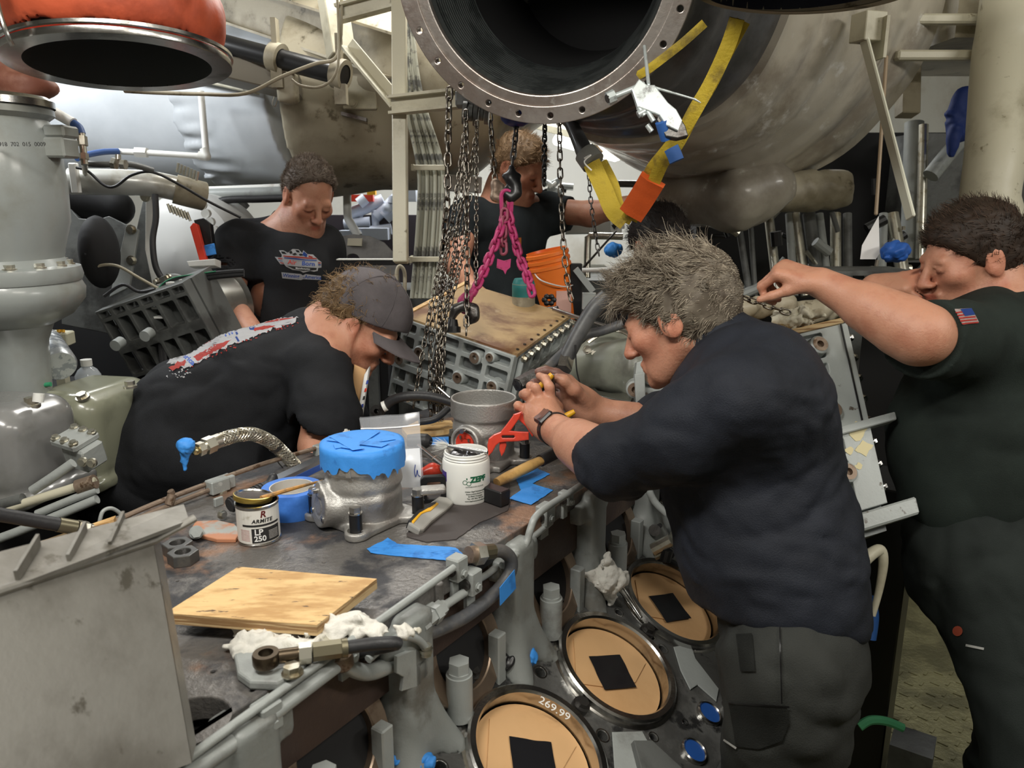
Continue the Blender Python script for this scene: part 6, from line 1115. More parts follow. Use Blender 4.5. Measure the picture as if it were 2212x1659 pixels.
t = thing('white_drum', 'round off-white drum housing left of the standing man', 'housing', D(400, 520, 2.85)); MB().lathe([(.0, .05), (.12, .04), (.2, .0), (.225, -.05), (.23, -.2)], D(395, 545, 2.85), V3(-.15, -1, .1), 56).build('drum_shell', mat('offwhite_paint', (.62, .62, .6), .45), t)
for k in range(6): q = D(430 + k * 9, 425 + k * 18, 2.7); MB().cyl(q, q + V3(0, -.02, 0), .015, n=16).build('rim_boss', M_white, t)
pipe('corrugated_lead', [D(335, 420, 2.42), D(337, 470, 2.42), D(330, 520, 2.42), D(336, 575, 2.42), D(355, 610, 2.42)], .0095, M_rub, 'black lead hanging down beside the white panel edge', 'cable')
t = thing('wire_harness', 'thick black cable harness with white ties and a green wire behind the standing man', 'cable', D(370, 640, 2.3)); hpz = [(352, 800), (345, 720), (338, 660), (348, 625), (375, 605), (420, 597), (470, 590), (520, 586)]
for k in range(4): MB().tube([D(x + (k % 2) * 7, y + (k // 2) * 7, 2.3) for x, y in hpz], .0075, n=8).build('harness_lead', M_rub, t)
MB().tube([D(x - 4, y - 4, 2.29) for x, y in hpz[1:7]], .002, n=6).build('green_wire', MATS['green_cable'], t)
for x, y in ((342, 660), (343, 648), (375, 607), (403, 601), (343, 680)): MB().box(D(x + 2, y + 4, 2.28), (.018, .018, .003)).build('white_tie', M_white, t)
pipe('sensor_cable', [D(190, 585, 2.3), D(220, 573, 2.3), D(255, 575, 2.3), D(300, 600, 2.3), D(345, 625, 2.3)], .0045, M_creamd, 'thin pale sensor cable arching to the harness', 'cable'); pipe('sensor_cable', [D(225, 640, 2.25), D(265, 615, 2.25), D(300, 630, 2.25), D(335, 625, 2.25)], .005, M_rub, 'thin black sensor cable with plugs below the pale one', 'cable')
t = thing('ribbed_gearcase', 'dark grey ribbed gear case at left behind the crouching man', 'housing', D(330, 720, 2.3)); Ag, Xg, Dg = D(225, 665, 2.3), unit(V3(1, -.22, .32)), unit(V3(.16, .2, -1)); Dg = unit(Dg - Xg * (Dg @ Xg)); Ng = unit(np.cross(Xg, Dg)); Ng = Ng if Ng @ (EYEP - Ag) > 0 else -Ng
M_sv = M_ribg; M_ribg = mat('dark_rib_grey', (.11, .115, .11), .4, 0, (.05, .05, .048), 8, .48, .66); ribface(t, Ag, Xg, Dg, Ng, [0, .05, .1, .15, .2, .26, .31], [0, .03, .115, .135, .215, .24], .31, .25, rib=.008, dep=.04); M_ribg = M_sv
hexa8('case_back', [Ag - Ng * .01, Ag + Xg * .31 - Ng * .01, Ag + Xg * .31 - Ng * .12, Ag - Ng * .12, Ag + Dg * .25 - Ng * .01, Ag + Dg * .25 + Xg * .31 - Ng * .01, Ag + Dg * .25 + Xg * .31 - Ng * .12, Ag + Dg * .25 - Ng * .12], MATS['dark_rib_grey'], t)
for x, y in ((325, 718), (262, 738)): c = D(x, y, 2.2); MB().cyl(c, c + Ng * .03, .016).build('sensor_boss', M_grey, t)
t = thing('flanged_cylinder', 'short polished cylinder casing with bolted flange beside the standing man', 'casing', D(425, 670, 2.45)); c0, c1_ = D(375, 680, 2.4), D(480, 660, 2.55); MB().lathe([(0, 0), (.12, 0), (.125, .01), (.125, .025), (.105, .03), (.105, .2), (.12, .21)], c0, c1_ - c0, 48).build('casing_shell', mat('casing_metal', (.3, .3, .28), .3, .7, (.2, .2, .18), 7, .45, .65), t)
for k in range(12): a_ = k * .5236; Fm = frame(c1_ - c0); p = c0 + (Fm[0] * math.cos(a_) + Fm[1] * math.sin(a_)) * .115; MB().bolt(p, -Fm[2], .009, .01).build('flange_bolt', M_zinc, t)
t = thing('folding_tool', 'red-sided folding work light wrapped with blue tape behind the standing man', 'tool', D(440, 540, 2.5)); slab('red_side', [(414, 492), (420, 484), (427, 486), (447, 562), (462, 562), (462, 568), (436, 568)], 2.47, .02, M_redp, t); slab('black_body', [(424, 478), (442, 474), (456, 485), (463, 545), (448, 556), (436, 540), (427, 490)], 2.5, .03, M_black, t); slab('blue_tape', [(439, 532), (462, 527), (466, 548), (446, 552)], 2.475, .006, M_blue, t); slab('white_shelf', [(412, 568), (470, 563), (470, 575), (416, 577)], 2.46, .05, M_white, t)
pipe('rear_rail', [D(440, 410, 3.0), D(640, 402, 3.0)], .012, M_white, 'white pipe running horizontally behind the standing man', 'pipe'); pipe('rear_rail', [D(445, 420, 2.98), D(640, 415, 2.98)], .022, M_grey, 'thicker grey pipe directly below the white horizontal pipe', 'pipe')
pipe('corrugated_hose', [D(455, 445, 2.9), D(490, 432, 2.9), D(560, 430, 2.9), D(620, 428, 2.9)], .014, M_rub, 'black corrugated hose with pale ties behind the standing man', 'hose'); rg = random.Random(4)
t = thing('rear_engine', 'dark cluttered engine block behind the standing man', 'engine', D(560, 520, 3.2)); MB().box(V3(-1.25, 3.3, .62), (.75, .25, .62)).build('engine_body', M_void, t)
for k in range(26): x, y = rg.uniform(425, 640), rg.uniform(435, 600); a = D(x, y, 3.05); MB().cyl(a, a + V3(rg.uniform(-.05, .07), 0, rg.uniform(-.04, .04)), rg.uniform(.006, .02), n=10).build('engine_fitting', rg.choice([M_zinc, M_greyd, M_black, M_grey]), t)
# ---------------------------------------------------------------- middle background
t = thing('rear_pipework', 'bright white and pale blue pipes and valves seen left of the cream post', 'pipework', D(800, 470, 4.2)); Mw = mat('pale_blue_paint', (.55, .6, .7), .4)
MB().box(V3(-.78, 4.4, .75), (.36, .05, .78)).build('back_panel', mat('dark_maroon_panel', (.05, .04, .05), .6), t)
for a_, b_, r_ in (((758, 462), (828, 432), .034), ((812, 470), (858, 425), .03), ((775, 500), (783, 455), .008), ((744, 485), (800, 480), .03), ((800, 500), (845, 495), .03), ((810, 455), (812, 500), .02), ((830, 470), (845, 455), .04)): MB().cyl(D(*a_, 4.2), D(*b_, 4.2), r_).build('pipe_run', Mw, t)
MB().box(D(800, 505, 4.1), (.1, .05, .03)).box(D(760, 510, 4.1), (.06, .05, .03)).build('valve_body', Mw, t); MB().box(D(880, 415, 4.1), (.05, .05, .05)).build('valve_body', Mw, t); MB().box(D(775, 428, 4.15), (.08, .02, .018)).build('red_beam', M_redp, t); MB().box(D(803, 416, 4.1), (.022, .02, .012)).build('yellow_mark', M_yel, t); MB().cyl(D(775, 440, 4.1), D(790, 428, 4.1), .03).build('valve_wheel', Mw, t); MB().cyl(D(845, 440, 4.1), D(848, 425, 4.1), .02).ball(D(836, 450, 4.1), .03).build('valve_wheel', Mw, t)
pipe('white_drain_pipe', [D(750, 420, 3.2), D(751, 465, 3.2), D(756, 480, 3.2), D(775, 510, 3.2)], .017, M_white, 'white plastic drain pipe with bend right of the standing man', 'pipe')
t = thing('curved_guard', 'dark grey curved guard plate with a round hole above the cap', 'guard', D(800, 560, 3.0)); slab('guard_plate', [(722, 540), (735, 512), (765, 508), (800, 512), (830, 525), (858, 555), (865, 640), (722, 640)], 3.0, .02, mat('guard_grey', (.15, .14, .13), .5, 0, (.09, .085, .08), 9), t, [circ(763, 565, 17, 28)]); MB().box(V3(-.55, 3.0, .6), (.02, .02, .6)).build('guard_stand', M_greyd, t); slab('guard_label', [(752, 516), (782, 516), (781, 531), (751, 530)], 2.98, .002, M_creamd, t)
t = MB().box(D(808, 566, 2.55), (.12, .02, .009)).build('black_rail', M_black, None, origin=D(808, 566, 2.55)); tag(t, 'black horizontal rail with bright top edge below the cream post', 'rail'); t = MB().box(D(808, 560, 2.54), (.12, .018, .0015)).build('rail_strip', M_white, None, origin=D(808, 560, 2.54)); tag(t, 'thin white strip on top of the black rail', 'strip')
pipe('ratchet_hook', [D(858, 640, 2.4), D(857, 590, 2.4), D(864, 575, 2.4), D(874, 590, 2.4), D(874, 635, 2.4)], .006, M_creamd, 'pale bent hook below the foot of the cream post', 'hook')
t = thing('dark_cabinet', 'dark machine cabinet behind the cable bundle', 'cabinet', D(900, 600, 3.3)); MB().box(V3(-.30, 3.45, .62), (.36, .15, .62)).build('cabinet_body', M_greyd, t)
beam('bracket_bar', D(965, 395, 2.9), D(1040, 400, 2.9), .03, .03, mat('dim_white', (.5, .5, .48), .5), 'dull white bar behind the chains left of the far man', 'bar', 'box')
t = thing('white_bench', 'pale bench structure glowing in the light behind the far man', 'bench', D(1150, 450, 4.0)); MB().box(D(1150, 470, 4.0), (.45, .2, .05)).box(D(1010, 440, 4.1), (.2, .05, .12)).box(V3(.1, 4.1, .62), (.4, .15, .65)).build('bench_body', M_wallw, t)
for k in range(14): p = D(1150 + 5 * k + rg.uniform(-3, 3), 402 + rg.uniform(-8, 14), 3.8); MB().cyl(p, p + V3(rg.uniform(-.06, .06), 0, rg.uniform(-.03, .03)), rg.uniform(.008, .022), n=10).build('bench_fitting', rg.choice([M_white, M_grey, M_black]), t)
t = thing('grey_console', 'grey console with handrail behind the blue wrapped valve', 'console', D(1310, 600, 3.4)); MB().box(V3(.42, 3.7, .62), (.42, .2, .64)).build('console_body', M_greyd, t)
for x0, x1 in ((1222, 1275), (1278, 1318)): slab('vent_panel', [(x0, 478), (x1, 476), (x1, 504), (x0, 505)], 3.4, .02, M_wall, t)
slab('arrow_panel', [(1320, 474), (1342, 473), (1342, 505), (1320, 505)], 3.39, .02, mat('panel_white', (.65, .65, .6), .5), t); v, f = plate([[(-.006, .03), (.006, .03), (.006, 0), (.014, 0), (0, -.02), (-.014, 0), (-.006, 0)]], .002); fmesh('down_arrow', place(v, D(1327, 486, 3.372), XR, UP, -V3(0, 1, 0)), f, M_bl, t)
pipe('hand_rail', [D(1268, 600, 3.1), D(1270, 518, 3.1), D(1276, 510, 3.1), D(1345, 511, 3.1)], .014, M_zinc, 'chrome handrail bend left of the blue wrapped valve', 'rail'); pipe('edge_rail', [D(1225, 585, 2.7), D(1320, 582, 2.7)], .008, M_white, 'thin white rail behind the orange bucket', 'rail')
crumple('tape_wad', D(1325, 540, 2.6), .032, M_blue, 9, 'blue tape wrapped valve handle left of the grey curls', 'tape', amp=.12); t = MB().box(D(1243, 630, 2.5), (.018, .02, .09)).build('black_stand', M_black, None, origin=D(1243, 630, 2.5)); tag(t, 'black upright post at the right of the orange buckets', 'post')
t = thing('loose_brackets', 'pale bolted bracket strips right of the orange buckets', 'bracket', D(1265, 620, 2.4)); MB().box(D(1262, 605, 2.45), (.01, .01, .045), np.array([unit(V3(1, 0, .8)), V3(0, 1, 0), unit(V3(-.8, 0, 1))])).build('bracket_strip', M_grey, t); MB().box(D(1272, 650, 2.4), (.02, .01, .025)).build('bracket_strip', M_grey, t)
pipe('edge_strip', [D(1195, 668, 2.2), D(1260, 690, 2.15), D(1330, 712, 2.1)], .006, M_steel, 'bright steel strip along the back edge of the wooden cover', 'strip')
pipe('deck_stay', [D(1205, 640, 2.6), D(1330, 500, 2.9)], .004, M_dsteel, 'thin dark stay rod behind the grey curls', 'rod')
c = D(1390, 395, 3.1); pipe('dark_bar', [D(1335, 397, 3.1), D(1420, 398, 3.1)], .014, M_dsteel, 'dark bar running behind the orange sling sleeve', 'bar')
for k, (x0, y0, x1, y1, w_) in enumerate(((1005, 250, 1090, 300, .09),)): beam('slanted_panel', D(1000, 345, 3.3), D(1085, 262, 3.3), .05, .06, M_cream, 'cream slanted duct edge above the far man', 'panel', 'box')
t = thing('brown_piping', 'small brown pipes and brackets near the far lamp', 'pipework', D(1270, 270, 3.9))
for k in range(9): a = D(rg.uniform(1240, 1330), rg.uniform(258, 300), 3.9); MB().cyl(a, a + V3(rg.uniform(.05, .16), 0, -rg.uniform(.02, .08)), rg.uniform(.006, .014), n=8).build('pipe_run', M_rust, t)
# ---------------------------------------------------------------- right background
t = thing('overhead_duct', 'cream ribbed overhead trunking at upper right', 'duct', D(2100, 60, 2.6)); MB().box(D(2110, 20, 2.8), (.28, .4, .17)).build('trunk_body', M_creamd, t)
for y in (42, 120): MB().box(D(2110, y, 2.38), (.25, .02, .014), None, .006).build('trunk_rib', M_cream, t)
pipe('vertical_pipe', [D(2190, -30, 2.3), D(2178, 60, 2.3), D(2165, 130, 2.3), D(2150, 330, 2.25), D(2138, 430, 2.25), D(2145, 520, 2.25)], [.085, .085, .082, .08, .078, .1], M_cream, 'large cream lagged pipe rising behind the man at right edge', 'pipe', n=32)
pipe('grey_column', [D(1975, 265, 3.0), D(1965, 560, 3.0)], .035, M_grey, 'grey vertical pipe pair behind the pale diagonal brace', 'pipe'); pipe('grey_column', [D(1995, 270, 2.95), D(1988, 560, 2.95)], .018, M_zinc, 'thin shiny vertical pipe right of the grey one', 'pipe')
t = sdfobj('blue_cloth', [ell(D(2080, 245, 2.8), (.06, .04, .10)), ell(D(2060, 300, 2.8), (.03, .03, .07))], .008, mat('dark_blue_cloth', (.01, .03, .16), .7), None, folds(.012, 14, 3), .015, origin=D(2080, 250, 2.8)); tag(t, 'dark blue cloth hanging behind the cream pipe at upper right', 'cloth'); pipe('grey_duct', [D(2100, 270, 2.9), D(2050, 330, 2.9), D(2010, 380, 2.9)], .03, M_grey, 'grey slanted pipe below the dark blue cloth', 'pipe')
t = thing('right_machinery', 'dark machinery with upright silver tubes below the big exhaust duct', 'machine', D(1780, 600, 2.9)); MB().box(V3(1.55, 3.75, .95), (.72, .2, .95)).build('machine_back', M_void, t)
for k, (x, w_) in enumerate(((1720, .025), (1745, .03), (1775, .018), (1800, .025), (1832, .02), (1700, .018), (1660, .022), (1625, .012), (1905, .02), (1930, .03), (1590, .016))): a, b = D(x + rg.uniform(-6, 6), 462, 2.9), D(x + rg.uniform(-6, 30), 640, 2.85); MB().cyl(a, b, w_ * .8, n=16).build('upright_tube', (M_zinc, M_greyd, M_grey)[k % 3], t)
for k in range(46): x, y = rg.uniform(1560, 2212), rg.uniform(340 if k % 2 else 470, 640); a = D(x, y, 2.85 + rg.uniform(-.1, .2)); MB().cyl(a, a + V3(rg.uniform(-.06, .08), 0, rg.uniform(-.07, .07)), rg.uniform(.006, .022), n=10).build('machine_fitting', rg.choice([M_zinc, M_greyd, M_black, M_grey]), t)
MB().box(D(2090, 430, 3.3), (.3, .1, .26)).build('rear_panel', M_greyd, t)
t = slab('paper_sheet', [(1858, 560), (1862, 530), (1898, 466), (1900, 548), (1892, 560)], 2.2, .0008, mat('paper_white', (.72, .71, .7), .6), None, bev=0); tag(t, 'white paper sheet standing near the head of the man at right', 'paper'); crumple('blue_glove', D(1935, 545, 2.15), .04, mat('blue_nitrile', (.02, .1, .4), .5), 12, 'crumpled blue glove on the shelf before the right man', 'glove', amp=.25)
t = MB().box(D(1850, 585, 2.2), (.13, .08, .006)).box(V3(.98, 2.2, .65), (.02, .02, .655)).build('shelf_plate', M_greyd, None, origin=D(1850, 585, 2.2)); tag(t, 'dark shelf plate behind the outstretched arm', 'shelf')
sl = sdfobj('lumpy_cable_loom', [cone(D(1570, 672, 1.95), D(1700, 655, 1.95), .03, .03), ell(D(1610, 665, 1.92), (.03, .03, .025)), cone(D(1700, 680, 1.98), D(1900, 650, 1.98), .035, .03)], .006, M_creamd, None, folds(.008, 30, 3), .01, origin=D(1650, 670, 1.95)); tag(sl, 'lumpy pale loom lying beneath the outstretched arm', 'loom')
# between the two men at lower right
t = thing('hook_bracket', 'worn white curved pipe hook between the two men at lower right', 'hook', D(1885, 1210, 1.65)); MB().tube([D(1868, 1255, 1.6), D(1858, 1228, 1.6), D(1872, 1205, 1.6), D(1900, 1188, 1.62), D(1908, 1215, 1.62), D(1900, 1270, 1.62), D(1885, 1330, 1.62)], [.010, .014, .013, .012, .010, .008, .006], n=12).build('hook_tube', M_cream, t); MB().cyl(D(1850, 1236, 1.6), D(1868, 1240, 1.6), .018).build('hook_cap', M_cream, t)
pipe('blue_hose', [D(1878, 1290, 1.66), D(1886, 1330, 1.66), D(1880, 1380, 1.66)], .012, mat('mid_blue_hose', (.03, .12, .4), .5), 'blue hose end below the white curved hook', 'hose'); pipe('green_strap', [D(1856, 1570, 1.75), D(1880, 1556, 1.75), D(1915, 1558, 1.75), D(1950, 1572, 1.75)], .010, mat('green_strap', (.06, .3, .14), .6), 'green strap near the floor between the two men', 'strap', n=8)
t = thing('black_cabinet', 'black vertical cabinet between the two men at lower right', 'cabinet', D(1900, 1400, 1.9)); MB().box(V3(.98, 1.95, .45), (.10, .10, .45), Rq, .004).build('trunk_body', M_black, t); MB().box(V3(1.05, 1.75, .12), (.05, .05, .12), Rq).build('foot_box', M_greyd, t)
t = thing('valve_gear', 'dark valve gear and springs beyond the farthest bore beside the navy shirt', 'machinery', D(1440, 1130, 2.0))
for k in range(26): x, y = rg.uniform(1375, 1500), rg.uniform(985, 1225); a = BK(min(x, 1495), max(y, 1100), .03 + rg.uniform(0, .03)) if y > 1090 else D(x, y, 2.0); MB().cyl(a, a + V3(rg.uniform(-.03, .05), rg.uniform(-.02, .04), rg.uniform(-.02, .03)), rg.uniform(.005, .014), n=10).build('gear_part', rg.choice([M_zinc, M_black, M_greyd, M_dsteel]), t)
pipe('grey_conduit', [D(1405, 1000, 1.7), D(1398, 1040, 1.7), D(1412, 1080, 1.7), D(1440, 1110, 1.7)], .008, M_grey, 'grey conduit dropping behind the engine side wall', 'conduit')
# ---------------------------------------------------------------- people
M_skin = mat('skin', (.54, .265, .17), .48, 0, (.46, .20, .125), 22, .45, .7, tint=True, sss=.10, bump=.25, bs=220)
M_hair = mat('hair', (1, 1, 1), .6, tint=True, spec=.3)
def headset(c, fwd, up, s=1.0, beard=0., turn=None):
    R = frame_fu(fwd, up); w = lambda x, y, z: c + (V3(x, y, z) * s) @ R
    E_ = lambda x, y, z, a, b, d, k=.02, op=1: ell(w(x, y, z), V3(a, b, d) * s, R, k * s, op)
    Cn = lambda p, q, r1, r2, k=.015, op=1: cone(w(*p), w(*q), r1 * s, r2 * s, k * s, op)
    P = [E_(0, -.016, .034, .074, .096, .086), E_(0, .03, -.025, .060, .058, .076, .03), E_(0, .05, -.074, .040, .038, .030, .025), Cn((.05, -.012, -.045), (.026, .055, -.085), .020, .016, .025), Cn((-.05, -.012, -.045), (-.026, .055, -.085), .020, .016, .025),
         E_(0, .083, -.094, .018, .014, .014, .02), Cn((-.036, .078, .020), (.036, .078, .020), .011, .011, .018), E_(.044, .062, -.016, .018, .018, .015, .03), E_(-.044, .062, -.016, .018, .018, .015, .03)]
    for sx in (1, -1): P += [E_(sx * .031, .096, .002, .017, .013, .010, .012, -1), E_(sx * .031, .079, .001, .0135, .0125, .0115, .003), Cn((sx * .019, .089, .0085), (sx * .044, .082, .0075), .0032, .0028, .004), Cn((sx * .020, .088, -.0065), (sx * .042, .082, -.006), .0028, .0025, .004)]
    P += [Cn((0, .090, .014), (0, .112, -.026), .0078, .0120, .012), E_(.013, .101, -.030, .0092, .011, .007, .008), E_(-.013, .101, -.030, .0092, .011, .007, .008), E_(.007, .106, -.0385, .0035, .005, .003, .003, -1), E_(-.007, .106, -.0385, .0035, .005, .003, .003, -1),
          Cn((-.017, .089, -.0555), (.017, .089, -.0555), .0062, .0062, .008), Cn((-.015, .087, -.0665), (.015, .087, -.0665), .0070, .0070, .008), Cn((-.021, .095, -.0608), (.021, .095, -.0608), .0016, .0016, .003, -1)]
    for sx in (1, -1): P += [E_(sx * .079, -.009, -.001, .0085, .0225, .034, .006), E_(sx * .0885, -.004, .002, .0055, .011, .017, .004, -1), Cn((sx * .074, .008, -.012), (sx * .079, .004, -.020), .005, .005, .005)]
    P += [Cn((0, -.035, -.035), (0, -.045, -.115), .052, .052, .02)]
    def tint(v):
        l = ((v - c) @ R.T) / s; x, y, z = l.T; t = np.ones((len(v), 3)); g = lambda m, col: np.where(m[:, None] > 0, t * (1 + np.clip(m, 0, 1)[:, None] * (np.array(col) - 1)), t)
        sm = lambda d, wd: np.clip(1 - d / wd, 0, 1)
        near = (np.abs(x) < .1) & (np.abs(y) < .13) & (np.abs(z) < .13)
        lips = sm(np.hypot(x / 1.8, z + .061), .0115) * (y > .07); t = g(np.clip(lips * 2.5, 0, 1) * near, (.85, .55, .55))
        cheek = sm(np.hypot(np.abs(x) - .042, (z + .02) * .8), .04) * (y > .03); t = g(cheek * near * .6, (1.0, .74, .70))
        nose = sm(np.sqrt(x ** 2 + (z + .025) ** 2), .022) * (y > .085); t = g(nose * near * .5, (1.0, .70, .65))
        lash = sm(np.hypot((np.abs(x) - .031) / 3.2, z + .0015 - .0), .0055) * (y > .07); t = g(np.clip(lash * 3, 0, 1) * near, (.30, .22, .2))
        ear = sm(np.abs(np.abs(x) - .083), .012) * (np.abs(y) < .03); t = g(ear * near * .5, (1.0, .7, .66))
        if beard: m = np.clip((-.028 - z + .25 * (y - .05) * 0) / .02, 0, 1) * np.clip((y + .02) / .03, 0, 1) * (z > -.12) * (1 - np.clip(lips * 2, 0, 1)); m = m * (.6 + .4 * vnoise(l * 400, 3)); t = g(np.clip(m, 0, 1) * near * beard, (.45, .36, .34))
        return t
    return P, tint, R, w
def hairdo(root, c, R, s, col1, col2, thick, n, L, r, curl, seed, amp=.004, p_off=.005, flow=(0, -.3, .35), droop=.12, nrm=(0, .8, -.6), lean=None, dens=None, capm=None, wave=60, h=.0035, side=None, sidecut=1.):
    w = lambda x, y, z: c + (V3(x, y, z) * s) @ R
    pr = [ell(w(0, -.014, .045), V3(.072, .096, .080) * s + thick, R, .02), ell(w(0, -.019, .034), V3(.0755, .0975, .0875) * s + .003, R, .02), ell(w(0, -.03, .0), V3(.070, .084, .075) * s + .003, R, .03), cut(w(*(np.array(unit(nrm)) * p_off)), np.array(unit(nrm)) @ R, .012)]
    v, f = sdf(pr, h, folds(amp, 38, seed), amp * 1.3)
    rg = np.random.default_rng(seed); m1, m2_ = np.array(col1), np.array(col2)
    def tn(rg_, k): u = rg_.random((k, 1)) ** 1.5; return m1 * (1 - u) + m2_ * u
    nz = (vnoise(v * 90, 4) * .5 + .5)[:, None]; fmesh('hair', v, f, M_hair, root, True, tint=(m1 * (1 - nz * .5) + m2_ * nz * .5) * .62)
    idx = rg.integers(0, len(v), n); P0 = v[idx]; l = ((P0 - c) @ R.T) / s; keep = (l @ unit(nrm) < p_off + .004) & (np.linalg.norm(l - V3(0, -.02, .03), axis=1) > .06); P0 = P0[keep]; l = l[keep]; lf = np.clip((l[:, 2] - .035 + .35 * np.clip(l[:, 1] - .04, 0, 1)) / .03, sidecut, 1)
    d = P0 - w(0, -.02, .01); d /= np.linalg.norm(d, axis=1)[:, None]; d = d * .4 + (V3(*flow) @ R) + (0 if side is None else np.sign(l[:, :1]) * (V3(*side) @ R)); d /= np.linalg.norm(d, axis=1)[:, None]
    strands('hair_strands', P0 - d * .002, d, L, r, M_hair, root, segs=6, curl=curl, wave=wave, lfac=lf, droop=droop, seed=seed, tint=tn, lean=lean)
def handp(wr, d, b, lat, curl=.5, spread=.12, s=1.0, thumb=(.6, .7, -.3), curls=None, k=.008):
    d, b = unit(d), unit(b); lat = unit(np.asarray(lat) - d * (np.asarray(lat) @ d)); b = unit(np.cross(d, lat) if np.cross(d, lat) @ b > 0 else np.cross(lat, d)); out = []
    for i, (o_, ln, r0) in enumerate(((.030, .95, .0092), (.010, 1.05, .0095), (-.010, .98, .009), (-.028, .78, .008))):
        m_ = wr + d * (.088 - .004 * abs(i - 1)) * s + lat * o_ * s; out += [cone(wr + lat * o_ * .55 * s + d * .01 * s, m_, .016 * s, .0125 * s, k * 2)]
        p = m_; a = 0; dd0 = unit(d + lat * spread * (1 - i * .75)); cc = (curls[i] if curls else curl)
        for j, sl in enumerate((.045, .027, .021)):
            a += cc * (.9, 1.0, .7)[j]; q = p + (dd0 * math.cos(a) - b * math.sin(a)) * sl * ln * s; out.append(cone(p, q, (r0 - .0008 * j) * s, (r0 - .0008 * (j + 1)) * s, .004)); p = q
    t0 = wr + d * .022 * s + lat * .022 * s; td = unit(d * thumb[0] + lat * thumb[1] + b * thumb[2]); t1 = t0 + td * .042 * s; td2 = unit(td + d * .35 - b * .35); t2 = t1 + td2 * .032 * s; t3 = t2 + unit(td2 + d * .3 - b * .2) * .024 * s
    return out + [cone(t0, t1, .0155 * s, .012 * s, .014), cone(t1, t2, .011 * s, .0098 * s, .004), cone(t2, t3, .0095 * s, .0078 * s, .004)]
def limb(pts, rs, k=.02): return [cone(pts[i], pts[i + 1], rs[i], rs[i + 1], k) for i in range(len(pts) - 1)]
def pxdecal(name, polys, bvh, m, parent, maxpx=6, lift=.0015):     # prints carried by a garment
    V, F = [], []; n = 0
    for v, f in polys:
        v, f = subdiv(np.c_[np.asarray(v)[:, :2], np.zeros(len(v))], f, maxpx); V.append(v); F += [tuple(i + n for i in q) for q in f]; n += len(v)
    V = np.concatenate(V); out = []; ok = []
    for x, y, _ in V:
        d = Vector(unit(D(x, y, 1) - EYEP)); h = bvh.ray_cast(Vector(EYEP), d, 6); ok.append(h[0] is not None and abs(h[1].dot(d)) > .02); out.append(np.array(h[0]) - np.array(d) * lift + np.array(h[1]) * .0008 if h[0] is not None else EYEP)
    F = [q for q in F if all(ok[i] for i in q)]; out = np.array(out)
    F = [q for q in F if max(np.linalg.norm(out[q[0]] - out[q[1]]), np.linalg.norm(out[q[1]] - out[q[2]]), np.linalg.norm(out[q[2]] - out[q[0]])) < .12]
    return fmesh(name, out, F, m, parent, True)
def poly(pts): v, f = plate([[(x, -y) for x, y in pts]], 0); v[:, 1] *= -1; h = v[:, 2] > -1; return v, f
def ptext(s, size, cx, cy, rot=0, bold=0, xs=1, shear=0):
    v, f = text(s, size, 0, bold=bold, shear=shear); a = math.radians(rot); x, y = v[:, 0] * xs, -v[:, 1]; return np.c_[cx + x * math.cos(a) - y * math.sin(a), cy + x * math.sin(a) + y * math.cos(a), v[:, 2] * 0], f
def body(name, root, prims, h, tintf): return sdfobj(name, prims, h, M_skin, root, None, 0, tint=tintf)
def cloth(c1, c2=None, nm='cloth', rough=.85, **k): return mat(nm, c1, rough, 0, c2 or tuple(x * .6 for x in c1), 5, .4, .7, bump=.4, bs=500, spec=.2, **k)
def shirt(root, nm, prims, h, m, amp, fr, seed, dirs=(1, 1, 1), hollow=()):
    dp = folds(amp, fr, seed, dirs); return sdfobj(nm, prims + list(hollow), h, m, root, dp, amp * 1.4)
# --- grey-haired man in the foreground
P = D; gm = thing('person', 'grey-haired man in navy shirt and charcoal trousers leaning in with both hands raised', 'person', V3(.46, 1.2, 0))
near_ear = D(1437, 695, 1.27); fw = unit(V3(-.80, .40, -.44)); Rg = frame_fu(fw, UP + V3(.16, 0, 0)); s1 = .93; hc = near_ear + Rg[0] * .078 * s1
hp_, ht, Rg, hw = headset(hc, fw, UP + V3(.16, 0, 0), s1, .25)
N = D(1580, 770, 1.35); SL, EL, WL = D(1598, 866, 1.10), D(1318, 1000, 1.23), D(1190, 922, 1.50); SR, ER, WR = D(1600, 800, 1.48), D(1500, 925, 1.6), D(1288, 890, 1.64)
K = {}
def J(n, x, y, t): K[n] = D(x, y, t); return K[n]
hand = []
def finger(pts, r0, r1, k=.004): rs = np.linspace(r0, r1, len(pts)); return [cone(pts[i], pts[i + 1], rs[i], rs[i + 1], k) for i in range(len(pts) - 1)]
mL = [J('i', 1190, 868, 1.52), J('m', 1170, 866, 1.52), J('r', 1152, 872, 1.525), J('p', 1137, 890, 1.53)]
for m_, o_ in zip(mL, (.012, .004, -.004, -.012)): hand.append(cone(D(1183 + o_ * 900, 920, 1.505), m_, .0165, .0125, .018))
hand += [ell(D(1168, 898, 1.515), (.032, .02, .03), k=.02)]
hand += finger([mL[0], D(1187, 836, 1.51), D(1178, 818, 1.53), D(1165, 812, 1.56)], .0105, .0078); hand += finger([mL[1], D(1157, 838, 1.51), D(1146, 834, 1.53), D(1150, 842, 1.57)], .0102, .0078)
hand += finger([mL[2], D(1135, 850, 1.51), D(1130, 852, 1.54), D(1140, 862, 1.575)], .0100, .0078); hand += finger([mL[3], D(1119, 876, 1.52), D(1119, 882, 1.55), D(1130, 888, 1.58)], .0092, .0072)
hand += finger([D(1196, 916, 1.52), D(1206, 900, 1.55), D(1204, 880, 1.58), D(1198, 864, 1.60)], .0145, .0085, .010)
hand += [cone(D(x0, y0, 1.498), D(x1, y1, 1.497), .0028, .0024, .006) for x0, y0, x1, y1 in ((1180, 915, 1171, 875), (1184, 915, 1188, 876), (1172, 918, 1154, 880))]
